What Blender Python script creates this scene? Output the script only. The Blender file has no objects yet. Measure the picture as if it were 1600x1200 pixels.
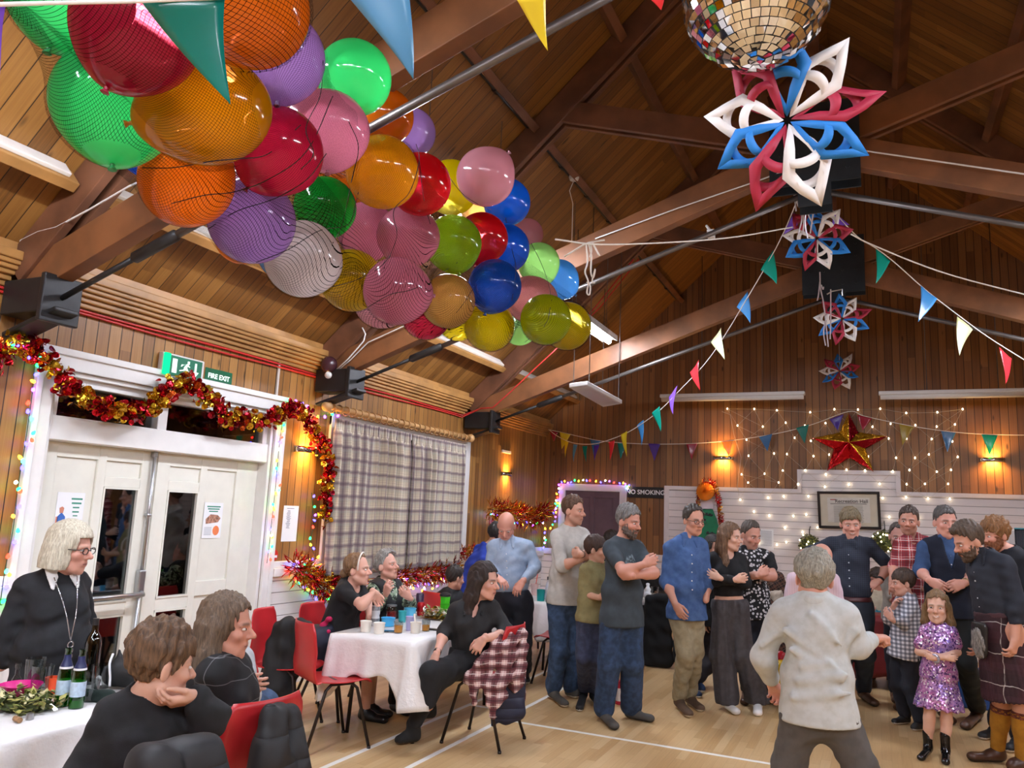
import bpy, bmesh, math, random
import numpy as np
from mathutils import Vector, Matrix
SC = bpy.context.scene
COL = SC.collection
PI = math.pi
random.seed(7)

# ---------------------------------------------------------------- camera (solved from the hall's own straight lines)
FPX, CAMZ = 1225.86, 1.65
YAW, PITCH, ROLL = -.43439, .162676, .043934
_f = np.array([math.sin(YAW)*math.cos(PITCH), math.cos(YAW)*math.cos(PITCH), math.sin(PITCH)])
_r0 = np.array([math.cos(YAW), -math.sin(YAW), 0.])
_u0 = np.cross(_r0, _f)
_r = _r0*math.cos(ROLL)+_u0*math.sin(ROLL)
_u = -_r0*math.sin(ROLL)+_u0*math.cos(ROLL)
CAM = np.array([0., 0., CAMZ])
def ray(x, y): return _f+_r*(x-800)/FPX+_u*(600-y)/FPX
def at_y(x, y, Y):
    d = ray(x, y); return Vector(CAM+d*(Y/d[1]))
def at_x(x, y, X):
    d = ray(x, y); return Vector(CAM+d*(X/d[0]))
def at_z(x, y, z):
    d = ray(x, y); return Vector(CAM+d*((z-CAMZ)/d[2]))
def at_d(x, y, dist):
    d = ray(x, y); return Vector(CAM+d/np.linalg.norm(d)*dist)
cam_data = bpy.data.cameras.new('camera')
cam_data.sensor_width = 36; cam_data.lens = 36*FPX/1600; cam_data.clip_start = .05
cam = bpy.data.objects.new('camera', cam_data); COL.objects.link(cam)
cam.matrix_world = Matrix(((_r[0], _u[0], -_f[0], 0), (_r[1], _u[1], -_f[1], 0), (_r[2], _u[2], -_f[2], CAMZ), (0, 0, 0, 1)))
SC.camera = cam

# ---------------------------------------------------------------- objects
def tag(o, label=None, cat=None, group=None, kind=None):
    if label: o['label'] = label
    if cat: o['category'] = cat
    if group: o['group'] = group
    if kind: o['kind'] = kind
    return o
def thing(name, label, cat, loc=(0, 0, 0), rz=0, group=None):
    o = bpy.data.objects.new(name, None); COL.objects.link(o)
    o.location = loc; o.rotation_euler = (0, 0, rz); o.empty_display_size = .05
    return tag(o, label, cat, group)
def obj(name, me, mat=None, parent=None, world=False):
    o = bpy.data.objects.new(name, me); COL.objects.link(o)
    if mat is not None:
        for m in (mat if isinstance(mat, (list, tuple)) else [mat]): me.materials.append(m)
    if parent is not None:
        o.parent = parent
        if world:   # mesh is given in world coordinates
            o.matrix_parent_inverse = (Matrix.Translation(parent.location) @ parent.rotation_euler.to_matrix().to_4x4()).inverted() if parent.type == 'EMPTY' else Matrix.Identity(4)
    return o
def copy_tree(o, parent=None):
    c = o.copy(); COL.objects.link(c)
    if parent is not None:
        c.parent = parent; c.matrix_parent_inverse = o.matrix_parent_inverse.copy()
    for ch in list(o.children): copy_tree(ch, c)
    return c

def frame_of(a, b, up=(0, 0, 1)):
    z = (Vector(b)-Vector(a)); L = z.length; z.normalize()
    up = Vector(up)
    if abs(z.dot(up)) > .995: up = Vector((0, 1, 0)) if abs(z.y) < .9 else Vector((1, 0, 0))
    x = up.cross(z).normalized(); y = z.cross(x)
    return x, y, z, L
class MB:
    def __init__(s): s.v, s.f, s.m, s.uv, s.cur = [], [], [], {}, 0
    def add(s, vs, fs):
        b = len(s.v); s.v += [tuple(v) for v in vs]
        for f in fs: s.f.append(tuple(i+b for i in f)); s.m.append(s.cur)
        return b
    def box(s, lo, hi, M=None):
        x0, y0, z0 = lo; x1, y1, z1 = hi
        vs = [(x0,y0,z0),(x1,y0,z0),(x1,y1,z0),(x0,y1,z0),(x0,y0,z1),(x1,y0,z1),(x1,y1,z1),(x0,y1,z1)]
        if M is not None: vs = [M @ Vector(v) for v in vs]
        s.add(vs, [(0,3,2,1),(4,5,6,7),(0,1,5,4),(1,2,6,5),(2,3,7,6),(3,0,4,7)])
    def bar(s, a, b, w, h, up=(0, 0, 1), offx=0, offy=0):
        x, y, z, L = frame_of(a, b, up); a = Vector(a); vs = []
        for t in (0, L):
            for i, j in ((-1,-1),(1,-1),(1,1),(-1,1)):
                vs.append(a+z*t+x*(i*w/2+offx)+y*(j*h/2+offy))
        s.add(vs, [(0,3,2,1),(4,5,6,7),(0,1,5,4),(1,2,6,5),(2,3,7,6),(3,0,4,7)])
    def tube(s, pts, r, n=8, caps=True):
        pts = [Vector(p) for p in pts]; R = r if isinstance(r, (list, tuple)) else [r]*len(pts)
        vs, fs = [], []; px = None
        for i, p in enumerate(pts):
            d = (pts[min(i+1, len(pts)-1)]-pts[max(i-1, 0)]).normalized()
            if px is None:
                up = Vector((0,0,1)) if abs(d.z) < .95 else Vector((1,0,0)); px = up.cross(d).normalized()
            else: px = (px-d*px.dot(d)).normalized()
            py = d.cross(px)
            for k in range(n):
                t = 2*PI*k/n; vs.append(p+(px*math.cos(t)+py*math.sin(t))*R[i])
        for i in range(len(pts)-1):
            for k in range(n):
                fs.append((i*n+k, i*n+(k+1)%n, (i+1)*n+(k+1)%n, (i+1)*n+k))
        if caps: fs += [tuple(range(n-1, -1, -1)), tuple(range((len(pts)-1)*n, len(pts)*n))]
        s.add(vs, fs)
    def lathe(s, prof, n=20, M=None):
        vs, fs = [], []
        for r, z in prof:
            for k in range(n):
                t = 2*PI*k/n; v = Vector((r*math.cos(t), r*math.sin(t), z)); vs.append(M @ v if M is not None else v)
        for i in range(len(prof)-1):
            for k in range(n): fs.append((i*n+k, i*n+(k+1)%n, (i+1)*n+(k+1)%n, (i+1)*n+k))
        if prof[0][0] > 1e-5: fs.append(tuple(range(n-1, -1, -1)))
        if prof[-1][0] > 1e-5: fs.append(tuple(range((len(prof)-1)*n, len(prof)*n)))
        s.add(vs, fs)
    def ball(s, c, r, n=12, m=8):
        rx, ry, rz = r if isinstance(r, (tuple, list)) else (r, r, r); c = Vector(c); vs = []; fs = []
        for i in range(m+1):
            p = PI*i/m
            for k in range(n):
                t = 2*PI*k/n; vs.append(c+Vector((rx*math.sin(p)*math.cos(t), ry*math.sin(p)*math.sin(t), -rz*math.cos(p))))
        for i in range(m):
            for k in range(n): fs.append((i*n+k, i*n+(k+1)%n, (i+1)*n+(k+1)%n, (i+1)*n+k))
        s.add(vs, fs)
    def prism(s, poly, vec):     # polygon (list of 3D points) swept along vec
        n = len(poly); vec = Vector(vec)
        vs = [Vector(p) for p in poly]+[Vector(p)+vec for p in poly]
        s.add(vs, [tuple(range(n-1, -1, -1)), tuple(range(n, 2*n))]+[(i, (i+1)%n, n+(i+1)%n, n+i) for i in range(n)])
    def grid(s, fn, nu, nv):
        vs = [fn(i/nu, j/nv) for j in range(nv+1) for i in range(nu+1)]
        fs = [(j*(nu+1)+i, j*(nu+1)+i+1, (j+1)*(nu+1)+i+1, (j+1)*(nu+1)+i) for j in range(nv) for i in range(nu)]
        b = s.add(vs, fs)
        for j in range(nv+1):
            for i in range(nu+1): s.uv[b+j*(nu+1)+i] = (i/nu, j/nv)
    def mesh(s, name='m', smooth=False, merge=False):
        me = bpy.data.meshes.new(name); me.from_pydata(s.v, [], s.f)
        if any(s.m): me.polygons.foreach_set('material_index', s.m)
        if s.uv:
            uvl = me.uv_layers.new(name='UVMap')
            li = np.zeros(len(me.loops), int); me.loops.foreach_get('vertex_index', li)
            uvl.data.foreach_set('uv', np.array([s.uv.get(i, (0, 0)) for i in li]).ravel())
        bm = bmesh.new(); bm.from_mesh(me)
        if merge: bmesh.ops.remove_doubles(bm, verts=bm.verts, dist=1e-5)
        bmesh.ops.recalc_face_normals(bm, faces=bm.faces)
        for f in bm.faces: f.smooth = bool(smooth)
        bm.to_mesh(me); bm.free()
        if smooth == 'auto':
            me.set_sharp_from_angle(angle=math.radians(40))
        return me
    def build(s, name, mat, parent=None, smooth=False, world=True, merge=False):
        return obj(name, s.mesh(name, smooth, merge), mat, parent, world)
def bevel(o, w=.004, seg=2):
    m = o.modifiers.new('bevel', 'BEVEL'); m.width = w; m.segments = seg; m.limit_method = 'ANGLE'; return o
def subsurf(o, n=2):
    m = o.modifiers.new('sub', 'SUBSURF'); m.levels = n; m.render_levels = n; return o
def solid(o, t, off=0):
    m = o.modifiers.new('solid', 'SOLIDIFY'); m.thickness = t; m.offset = off; return o

# ---------------------------------------------------------------- materials
def lin(c):
    if isinstance(c, str):
        c = c.lstrip('#'); c = [int(c[i:i+2], 16)/255 for i in (0, 2, 4)]
        c = [x/12.92 if x <= .04045 else ((x+.055)/1.055)**2.4 for x in c]
    return (*c[:3], 1.)
class NT:
    def __init__(s, name):
        s.mat = bpy.data.materials.new(name); s.mat.use_nodes = True
        s.t = s.mat.node_tree; s.t.nodes.clear(); s.out = s.n('ShaderNodeOutputMaterial')
    def n(s, typ, ins=None, **kw):
        nd = s.t.nodes.new(typ)
        for k, v in kw.items(): setattr(nd, k, v)
        for k, v in (ins or {}).items(): s.set(nd, k, v)
        return nd
    def set(s, nd, k, v):
        sk = nd.inputs[k]
        if isinstance(v, bpy.types.NodeSocket): s.t.links.new(v, sk)
        elif isinstance(v, bpy.types.Node): s.t.links.new(v.outputs[0], sk)
        else:
            if isinstance(v, str): v = lin(v)
            if sk.type == 'RGBA' and not isinstance(v, (int, float)) and len(v) == 3: v = (*v, 1)
            sk.default_value = v
    def math(s, op, a, b=0., c=0., clamp=False):
        nd = s.n('ShaderNodeMath', {0: a, 1: b, 2: c}, operation=op); nd.use_clamp = clamp; return nd.outputs[0]
    def mix(s, f, a, b, blend='MIX'):
        nd = s.n('ShaderNodeMix', data_type='RGBA', blend_type=blend)
        s.set(nd, 0, f); s.set(nd, 6, a); s.set(nd, 7, b); return nd.outputs[2]
    def pos(s, kind='Object'):
        return s.n('ShaderNodeTexCoord').outputs[kind]
    def sep(s, v):
        nd = s.n('ShaderNodeSeparateXYZ', {0: v}); return nd.outputs
    def comb(s, x, y, z): return s.n('ShaderNodeCombineXYZ', {0: x, 1: y, 2: z}).outputs[0]
    def noise(s, v, scale=5., detail=3., rough=.5, out=0):
        return s.n('ShaderNodeTexNoise', {'Vector': v, 'Scale': scale, 'Detail': detail, 'Roughness': rough}).outputs[out]
    def wn(s, v, dim='1D'):
        nd = s.n('ShaderNodeTexWhiteNoise', noise_dimensions=dim); s.set(nd, 'W' if dim == '1D' else 'Vector', v); return nd.outputs[0]
    def ramp(s, f, stops, interp='LINEAR'):
        nd = s.n('ShaderNodeValToRGB', {0: f}); cr = nd.color_ramp; cr.interpolation = interp
        while len(cr.elements) < len(stops): cr.elements.new(.5)
        for e, (p, c) in zip(cr.elements, stops): e.position = p; e.color = lin(c)
        return nd.outputs[0]
    def smooth(s, v, a, b):
        nd = s.n('ShaderNodeMapRange', {'Value': v, 'From Min': a, 'From Max': b}, interpolation_type='SMOOTHSTEP'); return nd.outputs[0]
    def bump(s, h, strength=.3, dist=.01):
        return s.n('ShaderNodeBump', {'Height': h, 'Strength': strength, 'Distance': dist}).outputs[0]
    def principled(s, **kw):
        return s.n('ShaderNodeBsdfPrincipled', {k.replace('_', ' '): v for k, v in kw.items()})
    def done(s, sh):
        s.t.links.new(sh.outputs[0] if isinstance(sh, bpy.types.Node) else sh, s.out.inputs[0]); return s.mat
_MC = {}
def M(color, rough=.5, metal=0., emit=0., name=None, var=.06, scale=9., **kw):
    """plain procedural material: colour with a little noise variation"""
    key = (str(color), rough, metal, emit, var, scale, str(kw))
    if key in _MC: return _MC[key]
    t = NT(name or 'mat'); c = lin(color)
    col = c
    if var:
        nz = t.noise(t.pos(), scale, 4)
        f = t.smooth(nz, .3, .7)
        col = t.mix(f, tuple(max(0, x*(1-var*1.5)) for x in c[:3])+(1,), tuple(min(1, x*(1+var)) for x in c[:3])+(1,))
    p = t.principled(Base_Color=col, Roughness=rough, Metallic=metal, **kw)
    if emit:
        t.set(p, 'Emission Color', c); t.set(p, 'Emission Strength', emit)
    _MC[key] = t.done(p); return _MC[key]
def EM(color, strength, name='lamp'):
    t = NT(name); return t.done(t.n('ShaderNodeEmission', {'Color': lin(color), 'Strength': strength}))

def boards(name, axis, width, dark, mid, light, groove=.045, gcol='#1d0f06', rough=.45, knots=True, along=None, bumpy=.5, contrast=1., gwid=None):
    """tongue and groove boards: axis = object axis across the boards"""
    t = NT(name); P = t.pos(); x = t.sep(P)
    a = {'x': 0, 'y': 1, 'z': 2}[axis]; l = {'x': 0, 'y': 1, 'z': 2}[along]
    u = t.math('DIVIDE', x[a], width); bid = t.math('FLOOR', u); fr = t.math('FRACT', u)
    rnd = t.wn(bid)
    lpos = t.math('ADD', x[l], t.math('MULTIPLY', rnd, 37.))
    # butt joints
    lj = t.math('ADD', t.math('DIVIDE', lpos, 2.7), 0.)
    seg = t.wn(t.math('ADD', bid, t.math('MULTIPLY', t.math('FLOOR', lj), 17.3)))
    gv = t.comb(t.math('MULTIPLY', u, 3.), t.math('MULTIPLY', lpos, .55/width*.12), seg)
    grain = t.noise(gv, 2.2, 5, .65)
    fine = t.noise(t.comb(t.math('MULTIPLY', u, 22.), t.math('MULTIPLY', lpos, 1.3), seg), 1.5, 2)
    col = t.ramp(t.math('ADD', t.math('MULTIPLY', t.math('ADD', t.math('MULTIPLY', grain, .55), t.math('MULTIPLY', fine, .2)), contrast), t.math('MULTIPLY', t.math('SUBTRACT', seg, .35), .38)), [(.12, dark), (.42, mid), (.78, light)])
    if knots:
        kv = t.comb(u, t.math('MULTIPLY', lpos, 3.2), bid)
        vor = t.n('ShaderNodeTexVoronoi', {'Vector': kv, 'Scale': .9, 'Randomness': 1.}); d = vor.outputs['Distance']
        keep = t.math('GREATER_THAN', t.sep(vor.outputs['Color'])[0], .55)
        k = t.math('MULTIPLY', t.math('SUBTRACT', 1., t.smooth(d, .05, .17)), keep)
        col = t.mix(t.math('MULTIPLY', k, .75), col, gcol)
    e = t.math('ABSOLUTE', t.math('SUBTRACT', fr, .5))
    g = t.smooth(e, .5-groove*1.0, .5-groove*.35)
    jl = t.math('ABSOLUTE', t.math('SUBTRACT', t.math('FRACT', lj), .5))
    col2 = t.mix(g, col, gcol)
    p = t.principled(Base_Color=col2, Roughness=rough)
    t.set(p, 'Normal', t.bump(t.math('SUBTRACT', t.math('MULTIPLY', grain, .06), g), bumpy, .006))
    return t.done(p)
# ---------------------------------------------------------------- the hall
XL, XR, XC, YF, YB = -5.0, 4.3, -.35, 12.2, -3.2
EAVE, SLOPE = 3.2, .92
APEX = EAVE+SLOPE*(XC-XL-.05)
def deck_z(x): return APEX-SLOPE*abs(x-XC)
def on_deck(px, py, drop=0.):
    d = ray(px, py); z0 = EAVE-drop
    t = (z0+SLOPE*4.95-CAMZ)/(d[2]-SLOPE*d[0]); return Vector(CAM+t*d)
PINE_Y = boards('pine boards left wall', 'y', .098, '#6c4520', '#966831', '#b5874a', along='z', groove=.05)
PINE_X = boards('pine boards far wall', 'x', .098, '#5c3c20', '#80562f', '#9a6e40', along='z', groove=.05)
DECK = boards('pine deck boards', 'y', .118, '#523517', '#7a5123', '#976b34', along='x', groove=.035, contrast=1.15)
WHITE_Z = boards('white painted cladding', 'z', .105, '#d9d7d6', '#e6e4e3', '#efedec', groove=.05, gcol='#8f8c8c', knots=False, along='y', rough=.4, bumpy=.7)
WHITE_ZX = boards('white painted cladding end wall', 'z', .1, '#d6d0d0', '#dfd9d9', '#e6e1e0', groove=.05, gcol='#938d8e', knots=False, along='x', rough=.4, bumpy=.7)
def floor_mat():
    t = NT('maple strip floor'); x = t.sep(t.pos())
    u = t.math('DIVIDE', x[0], .066); bid = t.math('FLOOR', u)
    l = t.math('ADD', t.math('DIVIDE', x[1], .62), t.math('MULTIPLY', t.wn(bid), 9.)); seg = t.wn(t.math('ADD', t.math('MULTIPLY', bid, 3.7), t.math('MULTIPLY', t.math('FLOOR', l), 91.7)))
    gr = t.noise(t.comb(t.math('MULTIPLY', u, 2.), t.math('MULTIPLY', x[1], 1.1), seg), 3., 5, .6)
    col = t.ramp(t.math('ADD', t.math('MULTIPLY', seg, .42), t.math('MULTIPLY', gr, .5)), [(.1, '#b48c5a'), (.45, '#cba877'), (.85, '#dabd8f')])
    f = t.math('ABSOLUTE', t.math('SUBTRACT', t.math('FRACT', u), .5)); g = t.smooth(f, .475, .5)
    f2 = t.math('ABSOLUTE', t.math('SUBTRACT', t.math('FRACT', l), .5)); g2 = t.smooth(f2, .496, .5)
    g = t.math('MAXIMUM', g, g2)
    col = t.mix(t.math('MULTIPLY', g, .35), col, '#6d4f2b')
    p = t.principled(Base_Color=col, Roughness=t.math('ADD', .3, t.math('MULTIPLY', gr, .12)))
    return t.done(p)
def struct(name, mb, mat, parent=None, **kw):
    o = mb.build(name, mat, parent, **kw)
    if parent is None: o['kind'] = 'structure'
    return o
b = MB(); b.box((XL-.1, YB-.1, -.12), (XR+.1, YF+.1, 0)); struct('floor', b, floor_mat())
WOODSTAIN = lambda n, d, m, l: boards(n, 'z', 9., d, m, l, groove=.0001, knots=True, along='x', contrast=1.2)
BEAM = M('#7d5030', .5, var=.2, scale=3., name='stained beam timber')
BEAM_D = M('#6d4630', .5, var=.25, scale=3., name='dark beam timber')
# roof slopes
for nm, s in (('ceiling_left', -1), ('ceiling_right', 1)):
    b = MB(); xe = XC+s*(4.62); pts = [(XC, YB, APEX), (xe, YB, deck_z(xe)), (xe, YF+.1, deck_z(xe)), (XC, YF+.1, APEX)]
    if s > 0: pts = pts[::-1]
    b.prism(pts, (0, 0, .12)); struct(nm, b, DECK)
# left wall with the door opening
DY0, DY1, DZ = 3.44, 5.62, 2.48
b = MB(); T = .16
for y0, y1, z0, z1 in ((YB, DY0, 0, EAVE), (DY1, YF+.1, 0, EAVE), (DY0, DY1, DZ, EAVE)):
    b.box((XL-T, y0, z0), (XL, y1, z1))
struct('wall_left', b, PINE_Y)
# white wainscot on the left wall: its own cladding panels, with a sill board
b = MB(); b.box((XL, YB, 0), (XL+.018, DY0-.12, .99)); struct('trim_1', b, WHITE_Z)
b = MB(); b.box((XL, DY1+.12, 0), (XL+.018, YF, .99)); struct('trim_2', b, WHITE_Z)
WPAINT = M('#e8e7e4', .35, var=.02, name='white gloss paint')
CREAM = M('#e3e2d6', .35, var=.02, name='cream door paint')
for i, (y0, y1) in enumerate(((YB, DY0-.12), (DY1+.12, YF))):
    b = MB(); b.box((XL, y0, .985), (XL+.06, y1, 1.06)); b.box((XL, y0, 1.06), (XL+.028, y1, 1.12)); bevel(struct('trim_%d' % (3+i), b, WPAINT), .006)
b = MB(); b.box((XL+.018, DY1+.12, 0), (XL+.035, YF, .14)); struct('baseboard_left', b, WPAINT)
# far wall, white stepped panel
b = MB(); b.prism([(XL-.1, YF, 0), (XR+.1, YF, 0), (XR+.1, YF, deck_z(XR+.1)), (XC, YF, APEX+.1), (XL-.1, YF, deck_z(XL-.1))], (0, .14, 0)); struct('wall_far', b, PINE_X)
xa, xb, xc_ = at_y(1039, 762, YF).x, at_y(1246, 740, YF).x, at_y(1407, 750, YF).x
zt, zs = 2.17, 2.455
xd = at_y(980, 800, YF).x
b = MB(); b.prism([(xa, YF-.02, 0), (XR, YF-.02, 0), (XR, YF-.02, zt), (xc_, YF-.02, zt), (xc_, YF-.02, zs), (xb, YF-.02, zs), (xb, YF-.02, zt), (xa, YF-.02, zt)], (0, .02, 0))
struct('trim_5', b, WHITE_ZX)
w = .1
_fk = [0]
def flat(b, x0, x1, z0, z1, y=YF, d=.045):     # each strip a hair proud of the last, so that no two faces coincide
    _fk[0] = (_fk[0]+1) % 7; b.box((x0, y-d-.0005*_fk[0], z0), (x1, y, z1))
WP2 = M('#dcd6d6', .4, var=.02, name='white panel trim')
b = MB()
flat(b, xa, xa+w*.7, 0, zt); flat(b, xa, xb+w*.6, zt-w*.55, zt); flat(b, xb, xb+w*.6, zt-.02, zs); flat(b, xb, xc_, zs-w*.6, zs); flat(b, xc_-w*.6, xc_, zt-.02, zs); flat(b, xc_-w*.6, XR, zt-w*.55, zt)
struct('trim_6', b, WP2)
b = MB(); b.box((xd+.02, YF-.02, 0), (xa, YF, 1.02)); struct('trim_7', b, WHITE_ZX)
b = MB(); flat(b, xd+.02, xa, 1.02, 1.11, d=.05); struct('trim_8', b, WP2)
b = MB(); b.box((XL+.02, YF-.02, 0), (at_y(876, 756, YF).x, YF, 1.02)); struct('trim_9', b, WHITE_ZX)
b = MB(); flat(b, XL+.02, at_y(876, 756, YF).x, 1.02, 1.11, d=.05); struct('trim_10', b, WP2)
# wall right and back
b = MB(); b.box((XR, YB, 0), (XR+.1, YF+.1, deck_z(XR)+.05)); struct('wall_right', b, PINE_Y)
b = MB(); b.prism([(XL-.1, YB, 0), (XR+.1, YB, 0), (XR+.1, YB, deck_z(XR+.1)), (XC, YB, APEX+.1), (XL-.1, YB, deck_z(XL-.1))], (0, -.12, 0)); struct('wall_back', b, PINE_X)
# cornice on the left wall, stepping out in layers
CORN = M('#a2753f', .5, var=.15, scale=4, name='pine cornice')
TY = (3.12, 6.22, 9.36)
for i, (y0, y1) in enumerate(((YB, TY[0]-.08), (TY[0]+.08, TY[1]-.08), (TY[1]+.08, TY[2]-.08), (TY[2]+.08, YF))):
    b = MB()
    for k, (d, z0, z1) in enumerate(((.03, 2.93, 2.965), (.055, 2.965, 3.0), (.085, 3.0, 3.03), (.11, 3.03, 3.06), (.13, 3.06, 3.09), (.145, 3.09, 3.15), (.07, 3.15, 3.29))):
        b.box((XL, y0, z0), (XL+d, y1, z1))
    bevel(struct('trim_%d' % (11+i), b, CORN), .008)
# badminton court lines painted on the boards
LINE = M('#efece4', .4, var=.03, name='white court line')
xA, xB, lw = -3.25, -2.80, .04
xR = 2.85
for i, (x0, x1, y0, y1) in enumerate(((xA, xA+lw, -2, 11.2), (xB, xB+lw, -2, 11.2), (xB+lw, xR-.45, 6.07, 6.07+lw), (xA+lw, xB, 6.35, 6.35+lw), (-.22, -.18, -2, 6.07), (xR, xR+lw, -2, 11.2))):
    b = MB(); b.box((x0, y0, -.001), (x1, y1, .0015)); struct('floor_marking_%d' % (i+1), b, LINE)

# ---------------------------------------------------------------- roof trusses
STEEL = M('#2b2a2a', .45, .4, var=.1, name='black painted steel')
GREYROD = M('#6d6763', .4, .7, var=.08, name='grey steel rod')
PLATE = M('#20262b', .55, .2, var=.2, scale=5, name='gusset plate steel')
def chord_top(x): return 4.73-.36*abs(x-XC)
names = {0: 'timber scissor truss nearest the camera, above the double doors edge', 1: 'timber scissor truss meeting the wall between doors and curtain', 2: 'timber scissor truss meeting the wall beyond the tartan curtain'}
for i, Y in enumerate(TY):
    t = thing('roof_truss', names[i], 'roof truss', (XC, Y, 3), group='timber roof trusses')
    for s in (-1, 1):
        foot = Vector((XC+s*4.5, Y, chord_top(XC+s*4.5)-.13)); mid = Vector((XC, Y, chord_top(XC)-.13))
        b = MB(); b.bar(foot, mid, .11, .235); bevel(b.build('lower_chord', BEAM, t), .006)
        d = .27
        for q in (-1, 1):
            a = Vector((XC+s*4.6, Y+q*.055, deck_z(XC+s*4.6)-.16)); c = Vector((XC, Y+q*.055, APEX-.16))
            b = MB(); b.bar(a, c, .06, .23); bevel(b.build('rafter', BEAM_D, t), .006)
            a = Vector((XC+s*.15, Y+q*.05, 4.64)); xt = XC+s*2.35
            b = MB(); b.bar(a, (xt, Y+q*.05, 5.34), .045, .2); bevel(b.build('web_strut', BEAM if s > 0 else BEAM_D, t), .005)
        sh = Vector((XC+s*4.42, Y, 2.86))
        b = MB(); b.box((sh.x-.2, Y-.11, 2.74), (sh.x+.2, Y+.11, 2.96)); b.box((sh.x-s*.2-.02, Y-.13, 2.68), (sh.x-s*.2+.02, Y+.13, 2.98)); b.bar((sh.x+s*.2, Y, 2.62), (sh.x-s*.28, Y, 2.76), .16, .03); bevel(b.build('steel_shoe', STEEL, t), .008)
        r0, r1 = Vector((sh.x-s*.2, Y, 2.84)), Vector((XC+s*.06, Y, 4.22))
        b = MB(); b.tube([r0, r0.lerp(r1, .16)], .018); b.build('tie_rod', STEEL, t, smooth=True)
        b = MB(); b.tube([r0.lerp(r1, .22), r1], .024); b.build('tie_rod', GREYROD, t, smooth=True)
        b = MB(); b.tube([r0.lerp(r1, .145), r0.lerp(r1, .15), r0.lerp(r1, .225), r0.lerp(r1, .23)], [.02, .036, .036, .02], 10); b.build('turnbuckle', STEEL, t, smooth='auto')
    for q in (-1, 1):
        b = MB(); b.box((XC-.33, Y+q*.085-.006, 4.26), (XC+.33, Y+q*.085+.006, 4.92)); b.box((XC-.12, Y+q*.085-.006, 4.08), (XC+.12, Y+q*.085+.006, 4.26))
        for bx in (-.24, -.1, .1, .24):
            for bz in (4.36, 4.52, 4.68, 4.82):
                b.lathe([(0, 0), (.016, 0), (.016, .012), (0, .012)], 6, Matrix.Translation((XC+bx, Y+q*.09, bz)) @ Matrix.Rotation(-q*PI/2, 4, 'X'))
        b.build('gusset_plate', PLATE, t)
    b = MB(); b.bar((XC, Y, 4.9), (XC, Y, APEX-.2), .1, .1); b.build('king_post', BEAM_D, t)
# purlins between the trusses
ys = [YB]+list(TY)+[YF]
bay = ['behind the camera', 'over the double doors', 'over the tartan curtain', 'against the end wall']
bay[0] = 'in the bay beside the camera'
rows = [(-4.47, 'lowest', .07, .17), (-2.75, 'middle', .07, .15), (-1.95, 'upper', .08, .17), (-1.1, 'topmost', .08, .17)]
for (px, nm, pw, ph) in rows:
    for s, side in ((1, 'left'), (-1, 'right')):
        for k in range(4):
            X = px if s > 0 else 2*XC-px
            zc = deck_z(X)-ph*.45
            b = MB(); b.bar((X, ys[k]+(.1 if k else 0), zc), (X, ys[k+1]-.1 if k < 3 else YF, zc), pw, ph, up=(SLOPE*(-1 if s > 0 else 1), 0, 1))
            o = bevel(b.build('roof_purlin', CORN if nm == 'lowest' else BEAM_D), .005)
            tag(o, '%s timber purlin under the %s roof slope, %s' % (nm, side, bay[k]), 'purlin', 'roof purlins')
# white trunking on the lowest left purlin
TRUNK = M('#cfc9bf', .4, var=.04, name='white plastic trunking')
for k in range(4):
    X = -4.47; n = Vector((SLOPE, 0, 1)).normalized(); c = Vector((X, 0, deck_z(X)-.17*.45)); off = Vector((n.z, 0, -n.x))
    q = Vector((1/math.hypot(1, SLOPE), 0, SLOPE/math.hypot(1, SLOPE)))*.05
    b = MB(); b.bar(c+q+Vector((0, ys[k]+.12, -.0)), c+q+Vector((0, ys[k+1]-.16, 0)), .03, .11, up=(-SLOPE, 0, 1))
    o = bevel(b.build('cable_trunking', TRUNK), .006); tag(o, 'long white cable trunking fixed along the lowest left purlin %s' % bay[k], 'trunking', 'white cable trunking runs')
# black conduit on the deck with the smoke detector
for k in range(4):
    p = on_deck(771, 135, .03); 
    b = MB(); b.tube([(p.x, ys[k]+.1, deck_z(p.x)-.03), (p.x, ys[k+1]-.1, deck_z(p.x)-.03)], .022, 8)
    for q in range(1, 4):
        yq = ys[k]+(ys[k+1]-ys[k])*q/4; b.tube([(p.x, yq-.03, deck_z(p.x)-.03), (p.x, yq+.03, deck_z(p.x)-.03)], .034, 8)
    tag(b.build('roof_conduit', STEEL), 'thin black conduit pipe across the left roof boards %s' % bay[k], 'conduit', 'black roof conduits')
FIT = M('#dcdad6', .4, var=.02, name='fitting casing')
# ---------------------------------------------------------------- double doors in the left wall
def glass_mat(name, tint='#11151a', rough=.02):
    t = NT(name); fr = t.n('ShaderNodeFresnel', {'IOR': 1.5}).outputs[0]
    f = t.math('ADD', t.math('MULTIPLY', fr, 1.3), .04, clamp=True)
    tr = t.n('ShaderNodeBsdfTransparent', {'Color': lin('#c9d2d6')}); gl = t.n('ShaderNodeBsdfGlossy', {'Color': lin('#ffffff'), 'Roughness': rough})
    return t.done(t.n('ShaderNodeMixShader', {0: f, 1: tr.outputs[0], 2: gl.outputs[0]}))
PANE = glass_mat('window glass'); CHROME = M('#c9c9c9', .16, 1., var=0, name='chrome'); SATIN = M('#b5b7b9', .32, .9, var=.03, name='satin steel')
LX = XL-.115    # face of the leaves
door = thing('door_1', 'white double exit doors with glazed panes and a push bar', 'door', (XL, 4.5, 0)); door['kind'] = 'structure'
def bxl(b, x0, x1, y0, y1, z0, z1):
    _fk[0] = (_fk[0]+1) % 7; b.box((x0, y0, z0), (x1+.0004*_fk[0], y1, z1))
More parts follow.
